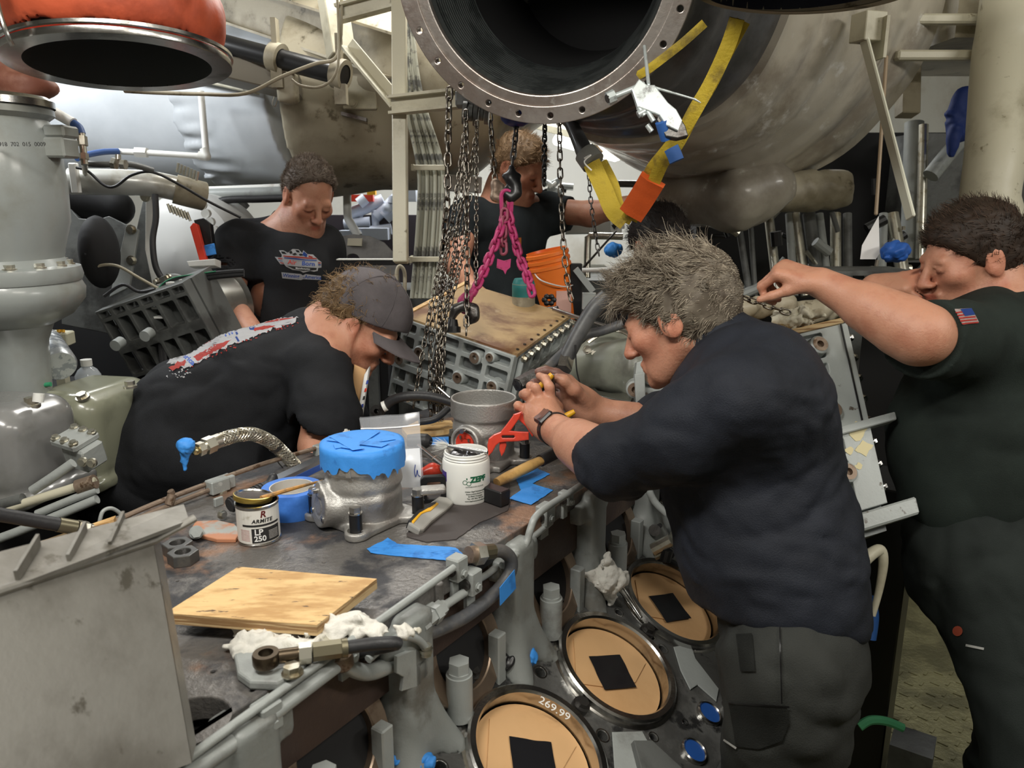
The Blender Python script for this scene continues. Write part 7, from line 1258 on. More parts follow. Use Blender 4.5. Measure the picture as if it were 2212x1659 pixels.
mR = [D(1228, 822, 1.60), D(1226, 836, 1.62), D(1222, 852, 1.64), D(1220, 868, 1.655)]
for m_, y in zip(mR, (878, 884, 889, 894)): hand.append(cone(D(1278, y, 1.635), m_, .017, .013, .018))
hand += [ell(D(1252, 868, 1.63), (.034, .018, .032), k=.02)]
hand += finger([mR[0], D(1202, 806, 1.60), D(1180, 800, 1.60), D(1163, 803, 1.60)], .0108, .0085); hand += finger([mR[1], D(1196, 826, 1.63), D(1170, 824, 1.63), D(1152, 826, 1.62)], .0105, .0082)
hand += finger([mR[2], D(1196, 846, 1.65), D(1180, 852, 1.64), D(1172, 860, 1.63)], .010, .008); hand += finger([mR[3], D(1198, 872, 1.66), D(1188, 884, 1.65), D(1192, 894, 1.63)], .009, .0075)
hand += finger([D(1268, 868, 1.61), D(1240, 842, 1.585), D(1218, 822, 1.575), D(1203, 815, 1.575)], .0155, .0085, .010)
core = [cone(D(1620, 850, 1.3), SL, .05, .045, .05), cone(D(1620, 850, 1.3), SR, .05, .045, .05), cone(N, D(1650, 1000, 1.28), .055, .09, .05), cone(hw(0, -.045, -.08), N, .050, .056, .02)]
arms = limb([SL, EL, WL], [.05, .042, .030]) + limb([EL + (WL - EL) * .15, EL + (WL - EL) * .5], [.047, .041]) + limb([SR, ER, WR], [.05, .042, .029]) + [cone(WL, D(1184, 912, 1.505), .028, .030, .02), cone(WR, D(1272, 884, 1.635), .028, .032, .02)]
tips = [D(1163, 803, 1.60), D(1180, 800, 1.6), D(1152, 826, 1.62), D(1170, 824, 1.63), D(1202, 806, 1.6), D(1196, 826, 1.63), D(1196, 846, 1.65), D(1215, 840, 1.65)]
def gt(v):
    t = ht(v); d = np.min([np.linalg.norm(v - q, axis=1) for q in tips], 0); m = np.clip((.040 - d) / .02, 0, 1) * (v[:, 1] > D(1190, 830, 1.565)[1]); t = t * (1 - m[:, None] * np.array([.62, .62, .55])); n_ = vnoise(v * 60, 3)[:, None]; return t * (1 + .12 * n_ * (np.linalg.norm(v - D(1200, 880, 1.56), axis=1) < .2)[:, None])
body('body', gm, hp_ + core + arms + hand, .0032, gt)
hairdo(gm, hc, Rg, s1, (.085, .062, .042), (.46, .40, .31), .013, 9500, .042, .0007, .55, 3, amp=.0045, p_off=.016, flow=(0, .75, .05), droop=.06, nrm=(0, .76, -.66), wave=70, sidecut=.34)
l_ = lambda x, y, z: hc + (V3(x, y, z) * s1) @ Rg
for sx in (1, -1):
    rr = RNG.random((130, 1)); P0 = np.array([hw(sx * (.016 + .03 * u), .092 - .010 * u, .019 + .004 * math.sin(u * 3)) for u in rr[:, 0]]); strands('eyebrow', P0, np.tile(unit((V3(sx * 1, .2, .15)) @ Rg), (130, 1)), .010, .0004, M_hair, gm, segs=2, curl=.1, tint=lambda g_, k: np.tile([.15, .11, .08], (k, 1)))
M_navyc = cloth((.018, .021, .030), nm='navy_shirt_cloth', rough=.6)
tor = [ell(D(1615, 855, 1.27), (.095, .18, .080), k=.05), cone(D(1612, 900, 1.26), D(1618, 1010, 1.26), .126, .134, .08), cone(D(1618, 1010, 1.26), D(1658, 1190, 1.24), .134, .132, .06), cone(D(1658, 1190, 1.24), D(1698, 1310, 1.22), .132, .128, .06), ell(D(1640, 850, 1.2), (.085, .13, .11), k=.06),
       cone(D(1590, 770, 1.33), D(1612, 815, 1.29), .056, .080, .04)]
slv = [cone(SL, D(1468, 942, 1.15), .076, .064, .05), cone(D(1468, 942, 1.15), D(1330, 1003, 1.22), .064, .057, .03), cone(D(1330, 1003, 1.22), D(1295, 988, 1.27), .057, .053, .03), cone(SR, D(1500, 905, 1.6), .085, .07, .04), cone(D(1500, 905, 1.6), D(1420, 905, 1.63), .065, .055, .03)]
cu = unit(WL - EL); cutp = D(1278, 965, 1.29)
hol = [cone(EL + cu * .06, EL + cu * .2, .047, .046, .003, -1), disc(D(1190, 922, 1.5) - cu * .20, D(1190, 922, 1.5), .12, .001, .001, -1)]
bot = [cut(D(1690, 1345, 1.2), unit(V3(-.12, -.25, -1)), .01)]
def gdisp(p): return folds(.0055, 8, 21, (1, 1, 1.7))(p) + folds(.004, 17, 5, (1, 1, 1.6))(p) + folds(.0015, 40, 6)(p)
sh = sdfobj('navy_shirt', tor + slv + bot + hol, .0058, M_navyc, gm, gdisp, .017)
ring = []; ca, cb = D(1440, 762, 1.20), D(1562, 672, 1.28)
cc = hw(0, -.05, -.100); nx = unit(N - hw(0, -.045, -.08)); nx = unit(D(1600, 800, 1.30) - D(1505, 695, 1.33)); MB().lathe([(.058, -.026), (.063, -.028), (.070, .0), (.086, .036), (.080, .036), (.062, .0)], D(1548, 742, 1.315), nx, 48).build('collar', M_navyc, gm)
M_char = cloth((.035, .037, .034), nm='charcoal_trouser_cloth')
lg = [cone(D(1700, 1320, 1.22), D(1706, 1400, 1.22), .112, .115, .06), cone(D(1705, 1450, 1.15), V3(.43, 1.06, .5), .098, .085, .05), cone(V3(.43, 1.06, .5), V3(.44, 1.1, .06), .075, .065, .03), cone(D(1720, 1400, 1.34), V3(.50, 1.30, .5), .105, .08, .05), cone(V3(.50, 1.30, .5), V3(.54, 1.36, .06), .075, .065, .03)]
pn = sdfobj('work_trousers', lg, .007, M_char, gm, lambda p: folds(.010, 9, 8, (1, 1, 1.6))(p) + folds(.004, 22, 9)(p), .018)
bv = bvh_of(pn)
def pocket(pts, nm='cargo_pocket', th=.004, m=None): pxdecal(nm, [poly(pts)], bv, m or M_char, gm, 10, th)
pocket([(1575, 1520), (1700, 1528), (1705, 1560), (1690, 1600), (1640, 1618), (1590, 1612)]); pocket([(1590, 1370), (1625, 1368), (1632, 1450), (1600, 1450)])
pxdecal('pocket_seam', [poly([(1683, 1355), (1686, 1355), (1690, 1520), (1687, 1520)]), poly([(1575, 1517), (1705, 1525), (1705, 1529), (1575, 1521)])], bv, M_black, gm, 8, .005)
pxdecal('red_badge', [poly(circ(1552, 1551, 7, 14))], bv, M_redp, gm, 8, .004); pxdecal('white_bartack', [poly([(1565, 1596), (1592, 1614), (1590, 1618), (1563, 1600)])], bv, M_wht, gm, 8, .004)
for x, y, m_ in ((.44, 1.08, 0), (.54, 1.34, 0)): sdfobj('work_boot', [cone(V3(x, y, .09), V3(x, y, .05), .055, .05), cone(V3(x, y, .045), V3(x - .15, y + .04, .038), .045, .038, .03), cut(V3(0, 0, .002), (0, 0, -1))], .006, M_black, gm)
# watch and ring on him, tool in his hands
wc = D(1178, 945, 1.44); wd = unit(WL - EL); wf = unit(EYEP - WL + UP * .25); wf = unit(wf - wd * (wf @ wd)); wl = np.cross(wd, wf); wp = WL - wd * .018
ww = thing('wrist_watch', 'black square smart watch on a black band on the near wrist', 'watch', wp)
MB().lathe([(.0305, -.0125), (.0335, -.012), (.0335, .012), (.0305, .0125)], wp, wd, 40).build('watch_band', M_black, ww); MB().box(wp + wf * .034, (.017, .0195, .0045), np.array([wl, wd, wf]), .004).build('watch_case', M_black, ww); MB().box(wp + wf * .0388, (.014, .0165, .0006), np.array([wl, wd, wf]), .0005).build('watch_screen', mat('watch_glass', (.05, .03, .035), .05, coat=1), ww)
fr_ = mL[2]; fd = unit(D(1135, 850, 1.51) - fr_); rp = fr_ + (D(1135, 850, 1.51) - fr_) * .45; o = MB().lathe([(.0096, -.0035), (.0112, -.003), (.0112, .003), (.0096, .0035)], rp, fd, 28).build('finger_ring', M_black, None, origin=rp); tag(o, 'black band ring on the near hand', 'ring')
sn = thing('yellow_snips', 'yellow-handled snips held between both hands', 'pliers', D(1190, 860, 1.57)); MB().tube([D(1156, 848, 1.555), D(1165, 836, 1.552), D(1180, 822, 1.55), D(1193, 809, 1.55)], [.0045, .006, .0065, .006], n=12).build('upper_grip', M_yel, sn); MB().tube([D(1198, 908, 1.55), D(1212, 904, 1.54), D(1228, 896, 1.54), D(1241, 889, 1.54)], [.0055, .0065, .0065, .005], n=12).build('lower_grip', M_yel, sn); MB().tube([D(1193, 809, 1.55), D(1197, 850, 1.57), D(1198, 908, 1.55)], .004, n=8).build('metal_jaws', M_dsteel, sn)
# --- crouching man with cap
cm = thing('person', 'man in a grey cap and flag-print black T-shirt bending over the engine', 'person', V3(-.85, 1.75, 0))
hc = D(780, 702, 1.95); fw = unit(V3(.74, -.06, -.60)); hp_, ht, Rc_, hw = headset(hc, fw, UP + V3(.3, 0, 0), 1.0, .75)
N = D(712, 722, 1.95); SR, ER, WR = D(705, 800, 1.82), D(688, 965, 1.76), D(690, 1040, 1.66); SL, EL, WL = D(690, 790, 2.12), D(760, 960, 2.05), D(740, 1030, 1.85)
arms = limb([SR, ER, WR], [.05, .042, .03]) + limb([SL, EL, WL], [.05, .042, .03]) + handp(WR, unit(V3(.5, -.6, -.5)), V3(-.3, -.8, .5), V3(.4, .3, .6), .5) + handp(WL, unit(V3(.3, -.8, -.5)), V3(0, -.3, .9), V3(-.9, 0, 0), .5)
body('body', cm, hp_ + [cone(hw(0, -.04, -.08), N, .06, .065, .04), cone(N, D(500, 890, 1.9), .07, .12, .05), cone(N, SR, .06, .05, .04), cone(N, SL, .06, .05, .04)] + arms, .004, ht)
M_blk = cloth((.017, .018, .021), nm='black_tshirt_cloth', rough=.8)
tor = [cone(D(672, 770, 1.96), D(560, 845, 1.93), .125, .150, .06), cone(D(560, 845, 1.93), D(440, 925, 1.92), .150, .175, .06), cone(D(440, 925, 1.92), D(345, 1040, 1.92), .175, .175, .06), ell(D(690, 770, 1.95), (.068, .17, .066), k=.05), ell(D(440, 990, 1.85), (.2, .14, .10), k=.06)]
slv = [cone(SR + V3(-.012, 0, -.005), D(702, 890, 1.78), .078, .080, .05), cone(D(705, 890, 1.78), D(697, 955, 1.77), .082, .078, .03), cone(SL, D(740, 900, 2.1), .085, .07, .05)]
dn = unit(ER - SR); hol = [disc(D(693, 958, 1.77), D(693, 958, 1.77) + dn * .2, .14, .001, .002, -1), cone(D(693, 935, 1.77), D(693, 960, 1.77) + dn * .1, .068, .07, .003, -1), cone(hw(0, -.035, -.08), hw(0, -.04, -.11), .062, .064, .01, -1)]
sh = sdfobj('black_tshirt', tor + slv + hol, .0062, M_blk, cm, lambda p: folds(.010, 7, 31, (1.3, 1, 1.8))(p) + folds(.0035, 19, 4)(p), .018)
bv = bvh_of(sh); wp_ = mat('print_white', (.72, .72, .74), .7); rp_ = mat('print_red', (.6, .06, .045), .7); bp_ = mat('print_blue', (.03, .09, .4), .7)
def jag_(pts, a, seed): 
    rg_ = random.Random(seed); out = []
    for i in range(len(pts)):
        p, q = pts[i], pts[(i + 1) % len(pts)]; n_ = max(1, int(math.hypot(q[0] - p[0], q[1] - p[1]) / 4))
        for k in range(n_): out.append((p[0] + (q[0] - p[0]) * k / n_ + rg_.uniform(-a, a), p[1] + (q[1] - p[1]) * k / n_ + rg_.uniform(-a, a)))
    return out
dy = 6
pxdecal('flag_print', [poly(jag_([(362, 778 + dy), (372, 762 + dy), (400, 742 + dy), (440, 724 + dy), (500, 700 + dy), (560, 687 + dy), (645, 679 + dy), (640, 690 + dy), (590, 704 + dy), (540, 726 + dy), (500, 738 + dy), (455, 762 + dy), (430, 778 + dy), (400, 790 + dy)], 3, 1))], bv, wp_, cm, 5, .0018)
pxdecal('red_stripe', [poly(jag_([(400, 748 + dy), (452, 722 + dy), (462, 726 + dy), (410, 756 + dy)], 1, 2)), poly(jag_([(418, 765 + dy), (470, 736 + dy), (490, 732 + dy), (500, 728 + dy), (480, 745 + dy), (425, 774 + dy)], 1.5, 3)), poly(jag_([(365, 790 + dy), (385, 776 + dy), (402, 772 + dy), (398, 784 + dy), (372, 794 + dy)], 2, 4)), poly([(535, 692 + dy), (600, 683 + dy), (640, 680 + dy), (600, 688 + dy), (540, 697 + dy)]), poly(jag_([(545, 704 + dy), (570, 698 + dy), (600, 698 + dy), (575, 704 + dy), (550, 710 + dy)], 1, 6))], bv, rp_, cm, 5, .0026)
pxdecal('print_lettering', [ptext('rn', 22, 493, 712 + dy, -20, .6), ptext('erica', 16, 408, 770 + dy, 42, .5)], bv, bp_, cm, 5, .0032)
pxdecal('blue_bars', [poly([(503, 702 + dy), (507, 701 + dy), (515, 716 + dy), (511, 718 + dy)]), poly([(508, 722 + dy), (512, 721 + dy), (518, 731 + dy), (514, 733 + dy)]), poly([(537, 701 + dy), (552, 700 + dy), (548, 707 + dy), (540, 707 + dy)])], bv, bp_, cm, 5, .0032)
rg_ = random.Random(3); pxdecal('print_speckle', [poly([(x, y), (x + rg_.uniform(2, 6), y + rg_.uniform(-2, 1)), (x + rg_.uniform(1, 5), y + rg_.uniform(1.5, 3.5))]) for x, y in [(rg_.uniform(358, 410), rg_.uniform(796, 816)) for _ in range(26)]], bv, wp_, cm, 5, .002); pxdecal('red_speckle', [poly([(x, y), (x + rg_.uniform(2, 6), y + rg_.uniform(-2, 1)), (x + rg_.uniform(1, 5), y + rg_.uniform(1.5, 3.5))]) for u_ in [rg_.random() for _ in range(46)] for x, y in [(400 + 240 * u_ + rg_.uniform(-6, 6), 800 - 105 * u_ ** .8 + rg_.uniform(-4, 5))]], bv, rp_, cm, 5, .002)
M_pants = cloth((.020, .020, .022), nm='black_trouser_cloth')
sdfobj('dark_trousers', [cone(D(330, 1060, 1.95), D(340, 1110, 1.95), .165, .16, .06), cone(D(340, 1100, 1.9), D(560, 1105, 1.72), .105, .085, .05), cone(D(560, 1105, 1.72), D(590, 1300, 1.78), .08, .06, .04), cone(D(345, 1110, 2.0), V3(-.95, 1.95, .45), .11, .08, .05), cone(V3(-.95, 1.95, .45), V3(-.9, 1.95, .07), .075, .06, .04)], .008, M_pants, cm, folds(.009, 9, 14), .014)
sdfobj('work_boot', [cone(V3(-.9, 1.95, .09), V3(-.9, 1.95, .05), .05, .05), cone(V3(-.9, 1.95, .045), V3(-.75, 1.9, .038), .045, .038, .03), cut(V3(0, 0, .002), (0, 0, -1))], .007, M_black, cm)
hairdo(cm, hc, Rc_, 1.0, (.13, .075, .035), (.36, .24, .12), .010, 1500, .032, .0009, .75, 8, amp=.006, p_off=-.004, flow=(0, -.6, -.3), droop=.15, wave=95, h=.004)
M_cap = cloth((.13, .115, .12), nm='cap_cloth', rough=.75); w = hw
cap = thing('baseball_cap', 'charcoal grey baseball cap with curved brim worn by the bending man', 'cap', w(0, 0, .1)); cn = unit(V3(0, .28, -1)) @ Rc_
v, f = sdf([ell(w(0, -.006, .050), (.090, .112, .096), Rc_, .02), cut(w(0, 0, .030), cn, .006), ell(w(0, -.006, .038), (.084, .106, .090), Rc_, .002, -1)], .0034, folds(.0012, 20, 2), .003); fmesh('cap_crown', v, f, M_cap, cap, True)
n1, n2 = 16, 8; br = []
for i in range(n1 + 1):
    for j in range(n2 + 1): a_ = -1.15 + 2.3 * i / n1; r_ = j / n2; x = math.sin(a_) * (.078 + .004 * r_); y = math.cos(a_) * .098 + r_ * .078 * max(0, math.cos(a_ * 1.25)) ** .7; z = .020 + .018 * 0 - .010 * r_ - .26 * x * x / .08 * (1) * .35 * (1 + r_); br.append(w(x, y, z + .012))
br = np.array(br); F_ = [(i * (n2 + 1) + j, i * (n2 + 1) + j + 1, (i + 1) * (n2 + 1) + j + 1, (i + 1) * (n2 + 1) + j) for i in range(n1) for j in range(n2)]; up_ = Rc_[2] * .0035
nb_ = len(br); fmesh('cap_brim', np.r_[br, br - up_], F_ + [tuple(k + nb_ for k in q[::-1]) for q in F_] + [(i * (n2 + 1) + n2, i * (n2 + 1) + n2 + nb_, (i + 1) * (n2 + 1) + n2 + nb_, (i + 1) * (n2 + 1) + n2) for i in range(n1)], M_cap, cap, True, sharp=50); MB().ball(w(0, -.006, .147), (.007, .007, .004), Rc_, 12).build('cap_button', M_cap, cap)
mb = MB()
for k in range(6): a_ = k * math.pi / 3 + .52; mb.tube([w(.0905 * math.cos(a_) * math.sin(q), -.006 + .1125 * math.sin(a_) * math.sin(q), .050 + .0965 * math.cos(q)) for q in np.linspace(.05, 1.55, 9)], .0011, n=5, sub=2)
mb.build('cap_seams', M_cap, cap)
# --- standing man in the printed T-shirt
sm_ = thing('person', 'cropped-haired man in a black T-shirt with a racing logo standing and looking down', 'person', V3(-.78, 2.6, 0))
hc = D(668, 424, 2.6); fw = unit(V3(.42, -.62, -.52)); hp_, ht, Rs, hw = headset(hc, fw, UP + V3(.1, -.1, 0), .97, .5)
N = D(640, 498, 2.66); SR, ER, WR = D(515, 522, 2.62), D(494, 655, 2.55), D(560, 735, 2.42); SL, EL, WL = D(700, 525, 2.78), D(712, 650, 2.75), D(640, 735, 2.5)
body('body', sm_, hp_ + [cone(hw(0, -.04, -.07), N, .058, .062, .04), cone(N, D(620, 640, 2.68), .08, .12, .05), cone(N, SR, .055, .05, .04), cone(N, SL, .055, .05, .04)] + limb([SR, ER, WR], [.052, .047, .032]) + limb([SL, EL, WL], [.05, .043, .03]) + handp(WR, unit(V3(.6, -.5, -.5)), V3(-.2, -.3, .9), V3(.3, .9, 0), .4) + handp(WL, unit(V3(-.3, -.6, -.6)), V3(0, -.3, .9), V3(-.9, 0, 0), .4), .0045, ht)
tor = [ell(D(612, 535, 2.70), (.205, .105, .085), np.array([unit(V3(1, .25, 0)), unit(V3(-.25, 1, 0)), UP]), .05), cone(D(615, 560, 2.70), D(618, 700, 2.70), .145, .150, .06), cone(D(618, 700, 2.7), D(618, 860, 2.7), .15, .155, .06), ell(D(640, 590, 2.62), (.10, .09, .12), k=.05)]
slv = [cone(SR, D(494, 600, 2.58), .078, .074, .05), cone(SL, D(716, 610, 2.76), .072, .066, .05)]; dn = unit(ER - SR)
hol = [disc(D(494, 610, 2.58), D(494, 610, 2.58) + dn * .2, .12, .001, .002, -1), cone(D(495, 590, 2.58), D(494, 640, 2.58), .060, .062, .003, -1), cone(hw(0, -.04, -.08), hw(0, -.04, -.12), .062, .066, .008, -1)]
sh = sdfobj('black_tshirt', tor + slv + hol, .0065, cloth((.024, .025, .028), nm='charcoal_tshirt_cloth'), sm_, lambda p: folds(.007, 8, 41, (1.4, 1, 1.2))(p), .012)
bv = bvh_of(sh); lw, lr, lb = wp_, rp_, bp_
pxdecal('shirt_logo', [poly([(594, 555), (608, 556), (609, 551), (603, 541), (612, 541), (622, 546), (632, 538), (645, 539), (653, 547), (655, 541), (664, 549), (676, 550), (688, 562), (694, 566), (694, 578), (687, 579), (686, 585), (678, 587), (670, 585), (655, 589), (648, 585), (632, 583), (618, 576), (614, 571), (606, 571)])], bv, lw, sm_, 3, .0015)
pxdecal('logo_black', [poly([(619, 574), (684, 579), (683, 583), (655, 585), (635, 581)]), poly([(607, 543), (615, 544), (619, 549), (610, 548)]), poly([(624, 545), (629, 541), (632, 546), (628, 549)]), poly([(638, 540), (645, 541), (648, 545), (641, 545)]), poly([(631, 549), (638, 546), (642, 550), (635, 552)]), poly([(645, 549), (652, 548), (655, 552), (648, 553)])], bv, M_bl, sm_, 3, .0024)
pxdecal('logo_blue', [poly([(653, 551), (656, 543), (664, 550), (662, 556)]), ptext('Born', 13, 666, 570, 4, .3, 1.1), poly([(614, 556), (640, 558), (660, 561), (684, 562), (684, 564), (660, 563), (614, 558)]), poly([(601, 562), (611, 564), (611, 565), (602, 563)]), poly([(687, 571), (693, 571), (693, 573), (687, 573)])], bv, lb, sm_, 3, .003)
pxdecal('logo_red', [ptext('Air', 13, 631, 567, 4, .3, 1.1), poly([(612, 552), (640, 554), (684, 558), (684, 560), (640, 557), (612, 554)]), poly([(600, 557), (610, 558), (610, 560), (601, 559)]), poly([(604, 566), (613, 568), (613, 570), (606, 568)]), poly([(667, 552), (676, 555), (674, 557), (666, 555)]), poly([(687, 567), (693, 567), (693, 569), (687, 569)])], bv, lr, sm_, 3, .003)
pxdecal('logo_lettering', [ptext('Manufacturing', 5.5, 654, 580.5, 4, .1)], bv, lw, sm_, 3, .0035)
pxdecal('slogan_band', [poly([(608, 588), (650, 592), (654, 595), (660, 592), (693, 596), (693, 605), (655, 603), (650, 605), (610, 601)])], bv, lw, sm_, 3, .0015); pxdecal('slogan', [ptext('Winning', 10.5, 629, 596, 4, .2), ptext('in', 4.5, 656, 600, 4, .1), ptext('America', 10.5, 676, 599, 4, .2)], bv, lb, sm_, 3, .003)
sdfobj('dark_trousers', [cone(D(620, 820, 2.7), D(620, 900, 2.7), .15, .16, .05), cone(D(590, 900, 2.7), V3(-.85, 2.65, .08), .10, .065, .05), cone(D(650, 900, 2.72), V3(-.62, 2.68, .08), .10, .065, .05)], .010, M_pants, sm_, folds(.008, 8, 5), .012)
for x in (-.85, -.62): sdfobj('work_boot', [cone(V3(x, 2.66, .09), V3(x, 2.66, .05), .05, .05), cone(V3(x, 2.66, .045), V3(x + .03, 2.5, .038), .045, .038, .03), cut(V3(0, 0, .002), (0, 0, -1))], .008, M_black, sm_)
hairdo(sm_, hc, Rs, .97, (.12, .085, .06), (.34, .28, .23), .002, 6500, .013, .0008, .3, 12, amp=.001, p_off=-.006, flow=(0, .2, .3), droop=.0, nrm=(0, .84, -.54), h=.004)
# --- man at the hoist
hm = thing('person', 'sandy-haired man behind the chains with one arm stretched to the yellow sling', 'person', V3(.0, 2.9, 0))
hc = D(1122, 368, 2.85); fw = unit(V3(.72, -.50, -.42)); hp_, ht, Rh_, hw = headset(hc, fw, UP + V3(.12, 0, 0), 1.0, .2)
N = D(1095, 445, 2.92); SR, ER, WR = D(1010, 470, 2.86), D(985, 570, 2.72), D(1020, 628, 2.5); SL, EL, WL = D(1185, 455, 3.0), D(1275, 462, 2.92), D(1372, 440, 2.85)
body('body', hm, hp_ + [cone(hw(0, -.04, -.07), N, .056, .06, .04), cone(N, D(1090, 560, 2.95), .08, .12, .05), cone(N, SR, .055, .05, .04), cone(N, SL, .055, .05, .04)] + limb([SR, ER, WR], [.05, .044, .030]) + limb([SL, EL, WL], [.05, .046, .034]) + handp(WR, unit(V3(.4, -.6, -.3)), V3(-.3, -.2, .9), V3(.5, .6, .2), .5, curls=(.2, .5, .7, .8)) + handp(WL, unit(V3(.9, -.1, .2)), V3(0, -.9, .3), V3(0, .2, 1), .9), .0045, ht)
tor = [ell(D(1090, 480, 2.95), (.205, .11, .085), np.array([unit(V3(1, .15, 0)), unit(V3(-.15, 1, 0)), UP]), .05), cone(D(1095, 510, 2.95), D(1095, 650, 2.98), .15, .150, .06), cone(D(1095, 650, 2.98), D(1095, 800, 3.0), .15, .14, .06)]
slv = [cone(SR, D(985, 530, 2.80), .078, .070, .05), cone(SL, D(1225, 462, 2.97), .080, .072, .05)]; dl = unit(EL - SL); dn = unit(ER - SR)
hol = [disc(D(1232, 462, 2.965), D(1232, 462, 2.965) + dl * .2, .12, .001, .002, -1), disc(D(984, 536, 2.79), D(984, 536, 2.79) + dn * .2, .12, .001, .002, -1), cone(hw(0, -.04, -.08), hw(0, -.04, -.12), .060, .064, .008, -1)]
M_dg = cloth((.022, .028, .031), nm='dark_teal_tshirt_cloth'); sh = sdfobj('dark_tshirt', tor + slv + hol, .0068, M_dg, hm, lambda p: folds(.009, 8, 51, (1.7, 1, .9))(p), .014)
bv = bvh_of(sh); pxdecal('sleeve_stripe', [poly([(962, 500 + k), (984, 494 + k), (990, 498 + k), (990, 501 + k), (984, 497 + k), (962, 503 + k)]) for k in (0, 9)], bv, M_wall, hm, 4); pxdecal('chest_badge', [poly([(1118, 514), (1126, 513), (1126, 530), (1118, 532)])], bv, mat('badge_orange', (.7, .2, .03), .6), hm, 4)
sdfobj('dark_trousers', [cone(D(1095, 780, 3.0), V3(0, 2.95, .8), .14, .15, .05), cone(V3(-.08, 2.95, .8), V3(-.1, 2.95, .08), .09, .065, .05), cone(V3(.08, 2.95, .8), V3(.1, 2.95, .08), .09, .065, .05)], .011, M_pants, hm, folds(.008, 8, 5), .012)
for x in (-.1, .1): sdfobj('work_boot', [cone(V3(x, 2.95, .09), V3(x, 2.95, .05), .05, .05), cone(V3(x, 2.95, .045), V3(x, 2.8, .038), .045, .038, .03), cut(V3(0, 0, .002), (0, 0, -1))], .009, M_black, hm)
hairdo(hm, hc, Rh_, 1.0, (.20, .12, .06), (.50, .34, .20), .009, 2200, .022, .0008, .3, 17, amp=.004, p_off=.014, flow=(.1, .4, .2), droop=.06, nrm=(0, .74, -.66), h=.004)
# --- man at the right
rm = thing('person', 'dark-haired man at the right edge with a flag patch on his sleeve', 'person', V3(1.1, 1.6, 0))
hc = D(2092, 560, 1.75); fw = unit(V3(-.93, -.05, -.28)); hp_, ht, Rr, hw = headset(hc, fw, UP + V3(-.05, 0, 0), 1.0, .45)
N = D(2165, 675, 1.76); SL, EL, WL = D(2125, 740, 1.62), D(1985, 722, 1.46), D(1775, 612, 1.56); SR, ER, WR = D(2120, 720, 1.95), D(2010, 700, 1.95), D(1890, 622, 1.86)
h2 = handp(WL, unit(D(1705, 588, 1.58) - WL), V3(.1, -.35, .9), V3(-.3, -.8, -.3), .7, s=1.0, curls=(1.15, 1.25, 1.3, 1.35), spread=.04, thumb=(.8, .35, -.55)) + handp(WR, unit(D(1960, 610, 1.80) - WR), V3(-.1, -.4, .9), V3(0, .9, .2), .9, curls=(.8, .9, .9, .95))
body('body', rm, hp_ + [cone(hw(0, -.04, -.07), N, .066, .07, .04), cone(N, D(2130, 850, 1.7), .08, .12, .05), cone(N, SL, .06, .055, .04), cone(N, SR, .06, .055, .04)] + limb([SL, EL, WL], [.062, .056, .031]) + limb([EL + (WL - EL) * .2, EL + (WL - EL) * .5], [.056, .046]) + limb([SR, ER, WR], [.055, .05, .034]) + h2, .0042, ht)
M_bg = cloth((.020, .028, .024), nm='black_green_tshirt_cloth'); M_tg = cloth((.045, .055, .055), nm='slate_cloth')
tor = [ell(D(2140, 735, 1.72), (.11, .21, .08), k=.05), cone(D(2120, 780, 1.72), D(2100, 950, 1.70), .15, .165, .06), cone(D(2100, 950, 1.7), D(2105, 1080, 1.68), .165, .155, .06), cone(D(2170, 670, 1.76), D(2150, 730, 1.72), .072, .1, .05)]
slv = [cone(SL, D(1990, 730, 1.475), .088, .078, .05), cone(SR, D(2050, 730, 1.95), .08, .075, .05)]; dl = unit(EL - SL)
hol = [disc(D(2022, 730, 1.505) + dl * .05, D(2022, 730, 1.505) + dl * .25, .12, .001, .002, -1), disc(D(2042, 732, 1.95), D(1900, 732, 1.95), .12, .001, .002, -1), cone(hw(0, -.04, -.085), hw(0, -.045, -.12), .069, .074, .008, -1)]
sh = sdfobj('black_tshirt', tor + slv + hol + [cut(D(2100, 1120, 1.68), (0, 0, -1), .01)], .0062, M_bg, rm, lambda p: folds(.009, 8, 61, (1, 1, 1.5))(p), .014); bv = bvh_of(sh)
pxdecal('flag_patch', [poly([(2062, 668), (2098, 666), (2114, 696), (2080, 702)])], bv, mat('flag_white', (.6, .5, .48), .7), rm, 4, .0015); pxdecal('flag_stripes', [poly([(2064 + k * 3.3, 674 + k * 6), (2100 + k * 3.0, 671 + k * 6), (2101.5 + k * 3, 674 + k * 6), (2065.5 + k * 3.3, 677 + k * 6)]) for k in range(5)], bv, rp_, rm, 4, .0028); pxdecal('flag_canton', [poly([(2074, 668), (2098, 666), (2106, 680), (2084, 683)])], bv, bp_, rm, 4, .0036)
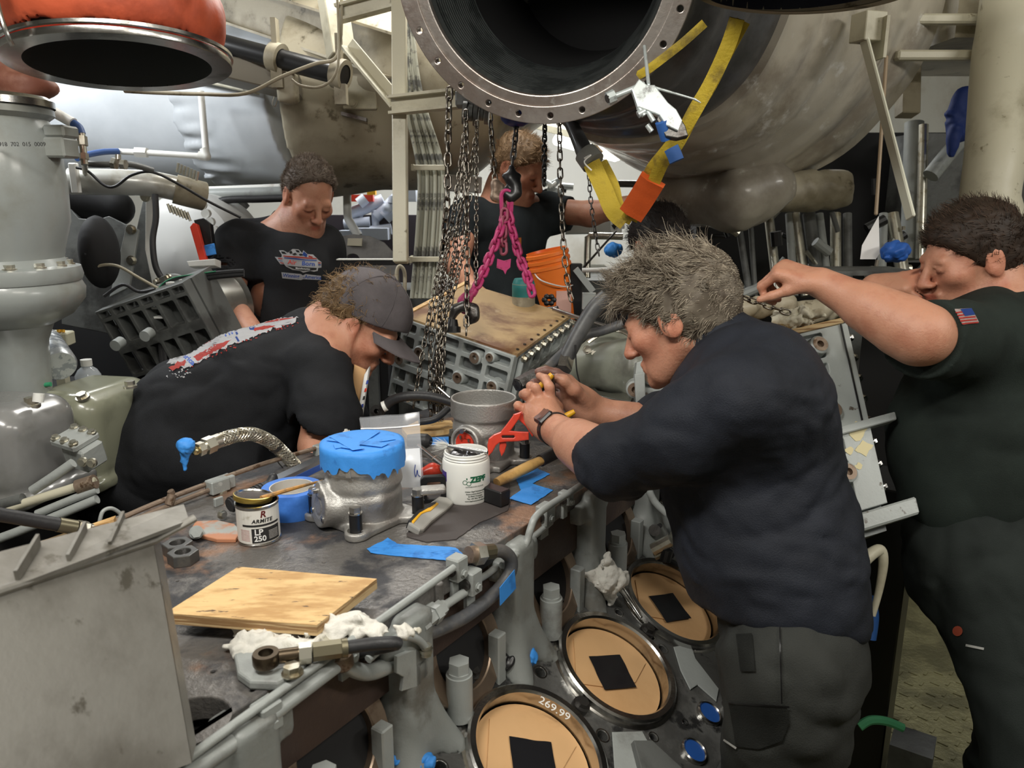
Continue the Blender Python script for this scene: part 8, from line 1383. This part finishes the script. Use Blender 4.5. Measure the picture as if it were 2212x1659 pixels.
pn = sdfobj('work_trousers', [cone(D(2110, 1090, 1.68), D(2125, 1220, 1.66), .155, .160, .06), cone(D(2130, 1250, 1.60), V3(1.02, 1.25, .52), .115, .095, .06), cone(V3(1.02, 1.25, .52), V3(1.12, 1.35, .08), .09, .07, .04), cone(D(2160, 1250, 1.80), V3(1.28, 1.7, .5), .115, .09, .06), cone(V3(1.28, 1.7, .5), V3(1.3, 1.8, .08), .085, .07, .04)], .007, cloth((.024, .030, .028), nm='dark_green_trouser_cloth'), rm, lambda p: folds(.010, 8, 71, (1, 1, 1.6))(p) + folds(.004, 20, 72)(p), .018)
bv = bvh_of(pn); pxdecal('orange_badge', [poly(circ(2069, 1363, 11, 16))], bv, mat('badge_coral', (.75, .18, .1), .6), rm, 6, .003); pxdecal('white_bartack', [poly([(2087, 1391), (2126, 1399), (2125, 1404), (2086, 1396)])], bv, M_wht, rm, 6, .003)
for x, y in ((1.12, 1.33), (1.3, 1.8)): sdfobj('work_boot', [cone(V3(x, y, .09), V3(x, y, .05), .055, .05), cone(V3(x, y, .045), V3(x - .16, y, .038), .045, .038, .03), cut(V3(0, 0, .002), (0, 0, -1))], .008, M_black, rm)
hairdo(rm, hc, Rr, 1.0, (.028, .018, .012), (.10, .06, .04), .008, 2600, .016, .0008, .25, 23, amp=.003, p_off=.016, flow=(0, .3, .4), droop=.0, nrm=(0, .72, -.7), h=.004)
# --- dark-haired person hidden behind the grey-haired man
bm = thing('person', 'dark-haired person almost hidden behind the grey curls, only the hair top showing', 'person', V3(.55, 2.5, 0)); hc = D(1425, 535, 2.45); hp_, ht, Rb_, hw = headset(hc, unit(V3(-.3, .6, -.6)), UP, 1.0)
body('body', bm, hp_ + [cone(hw(0, -.04, -.08), D(1440, 620, 2.4), .055, .06, .04), cone(D(1440, 620, 2.4), D(1450, 700, 2.4), .06, .1)], .007, ht)
sdfobj('dark_shirt', [ell(D(1450, 660, 2.42), (.2, .11, .09), k=.05), cone(D(1450, 690, 2.42), V3(.5, 2.4, .85), .14, .14, .05)], .012, M_blk, bm, folds(.008, 8, 3), .012); sdfobj('dark_trousers', [cone(V3(.45, 2.4, .85), V3(.42, 2.4, .03), .09, .07), cone(V3(.57, 2.4, .85), V3(.6, 2.4, .03), .09, .07)], .014, M_pants, bm)
hairdo(bm, hc, Rb_, 1.0, (.012, .009, .008), (.05, .035, .03), .012, 1500, .02, .0009, .3, 29, amp=.004, p_off=.02, flow=(0, .2, .3), h=.006)
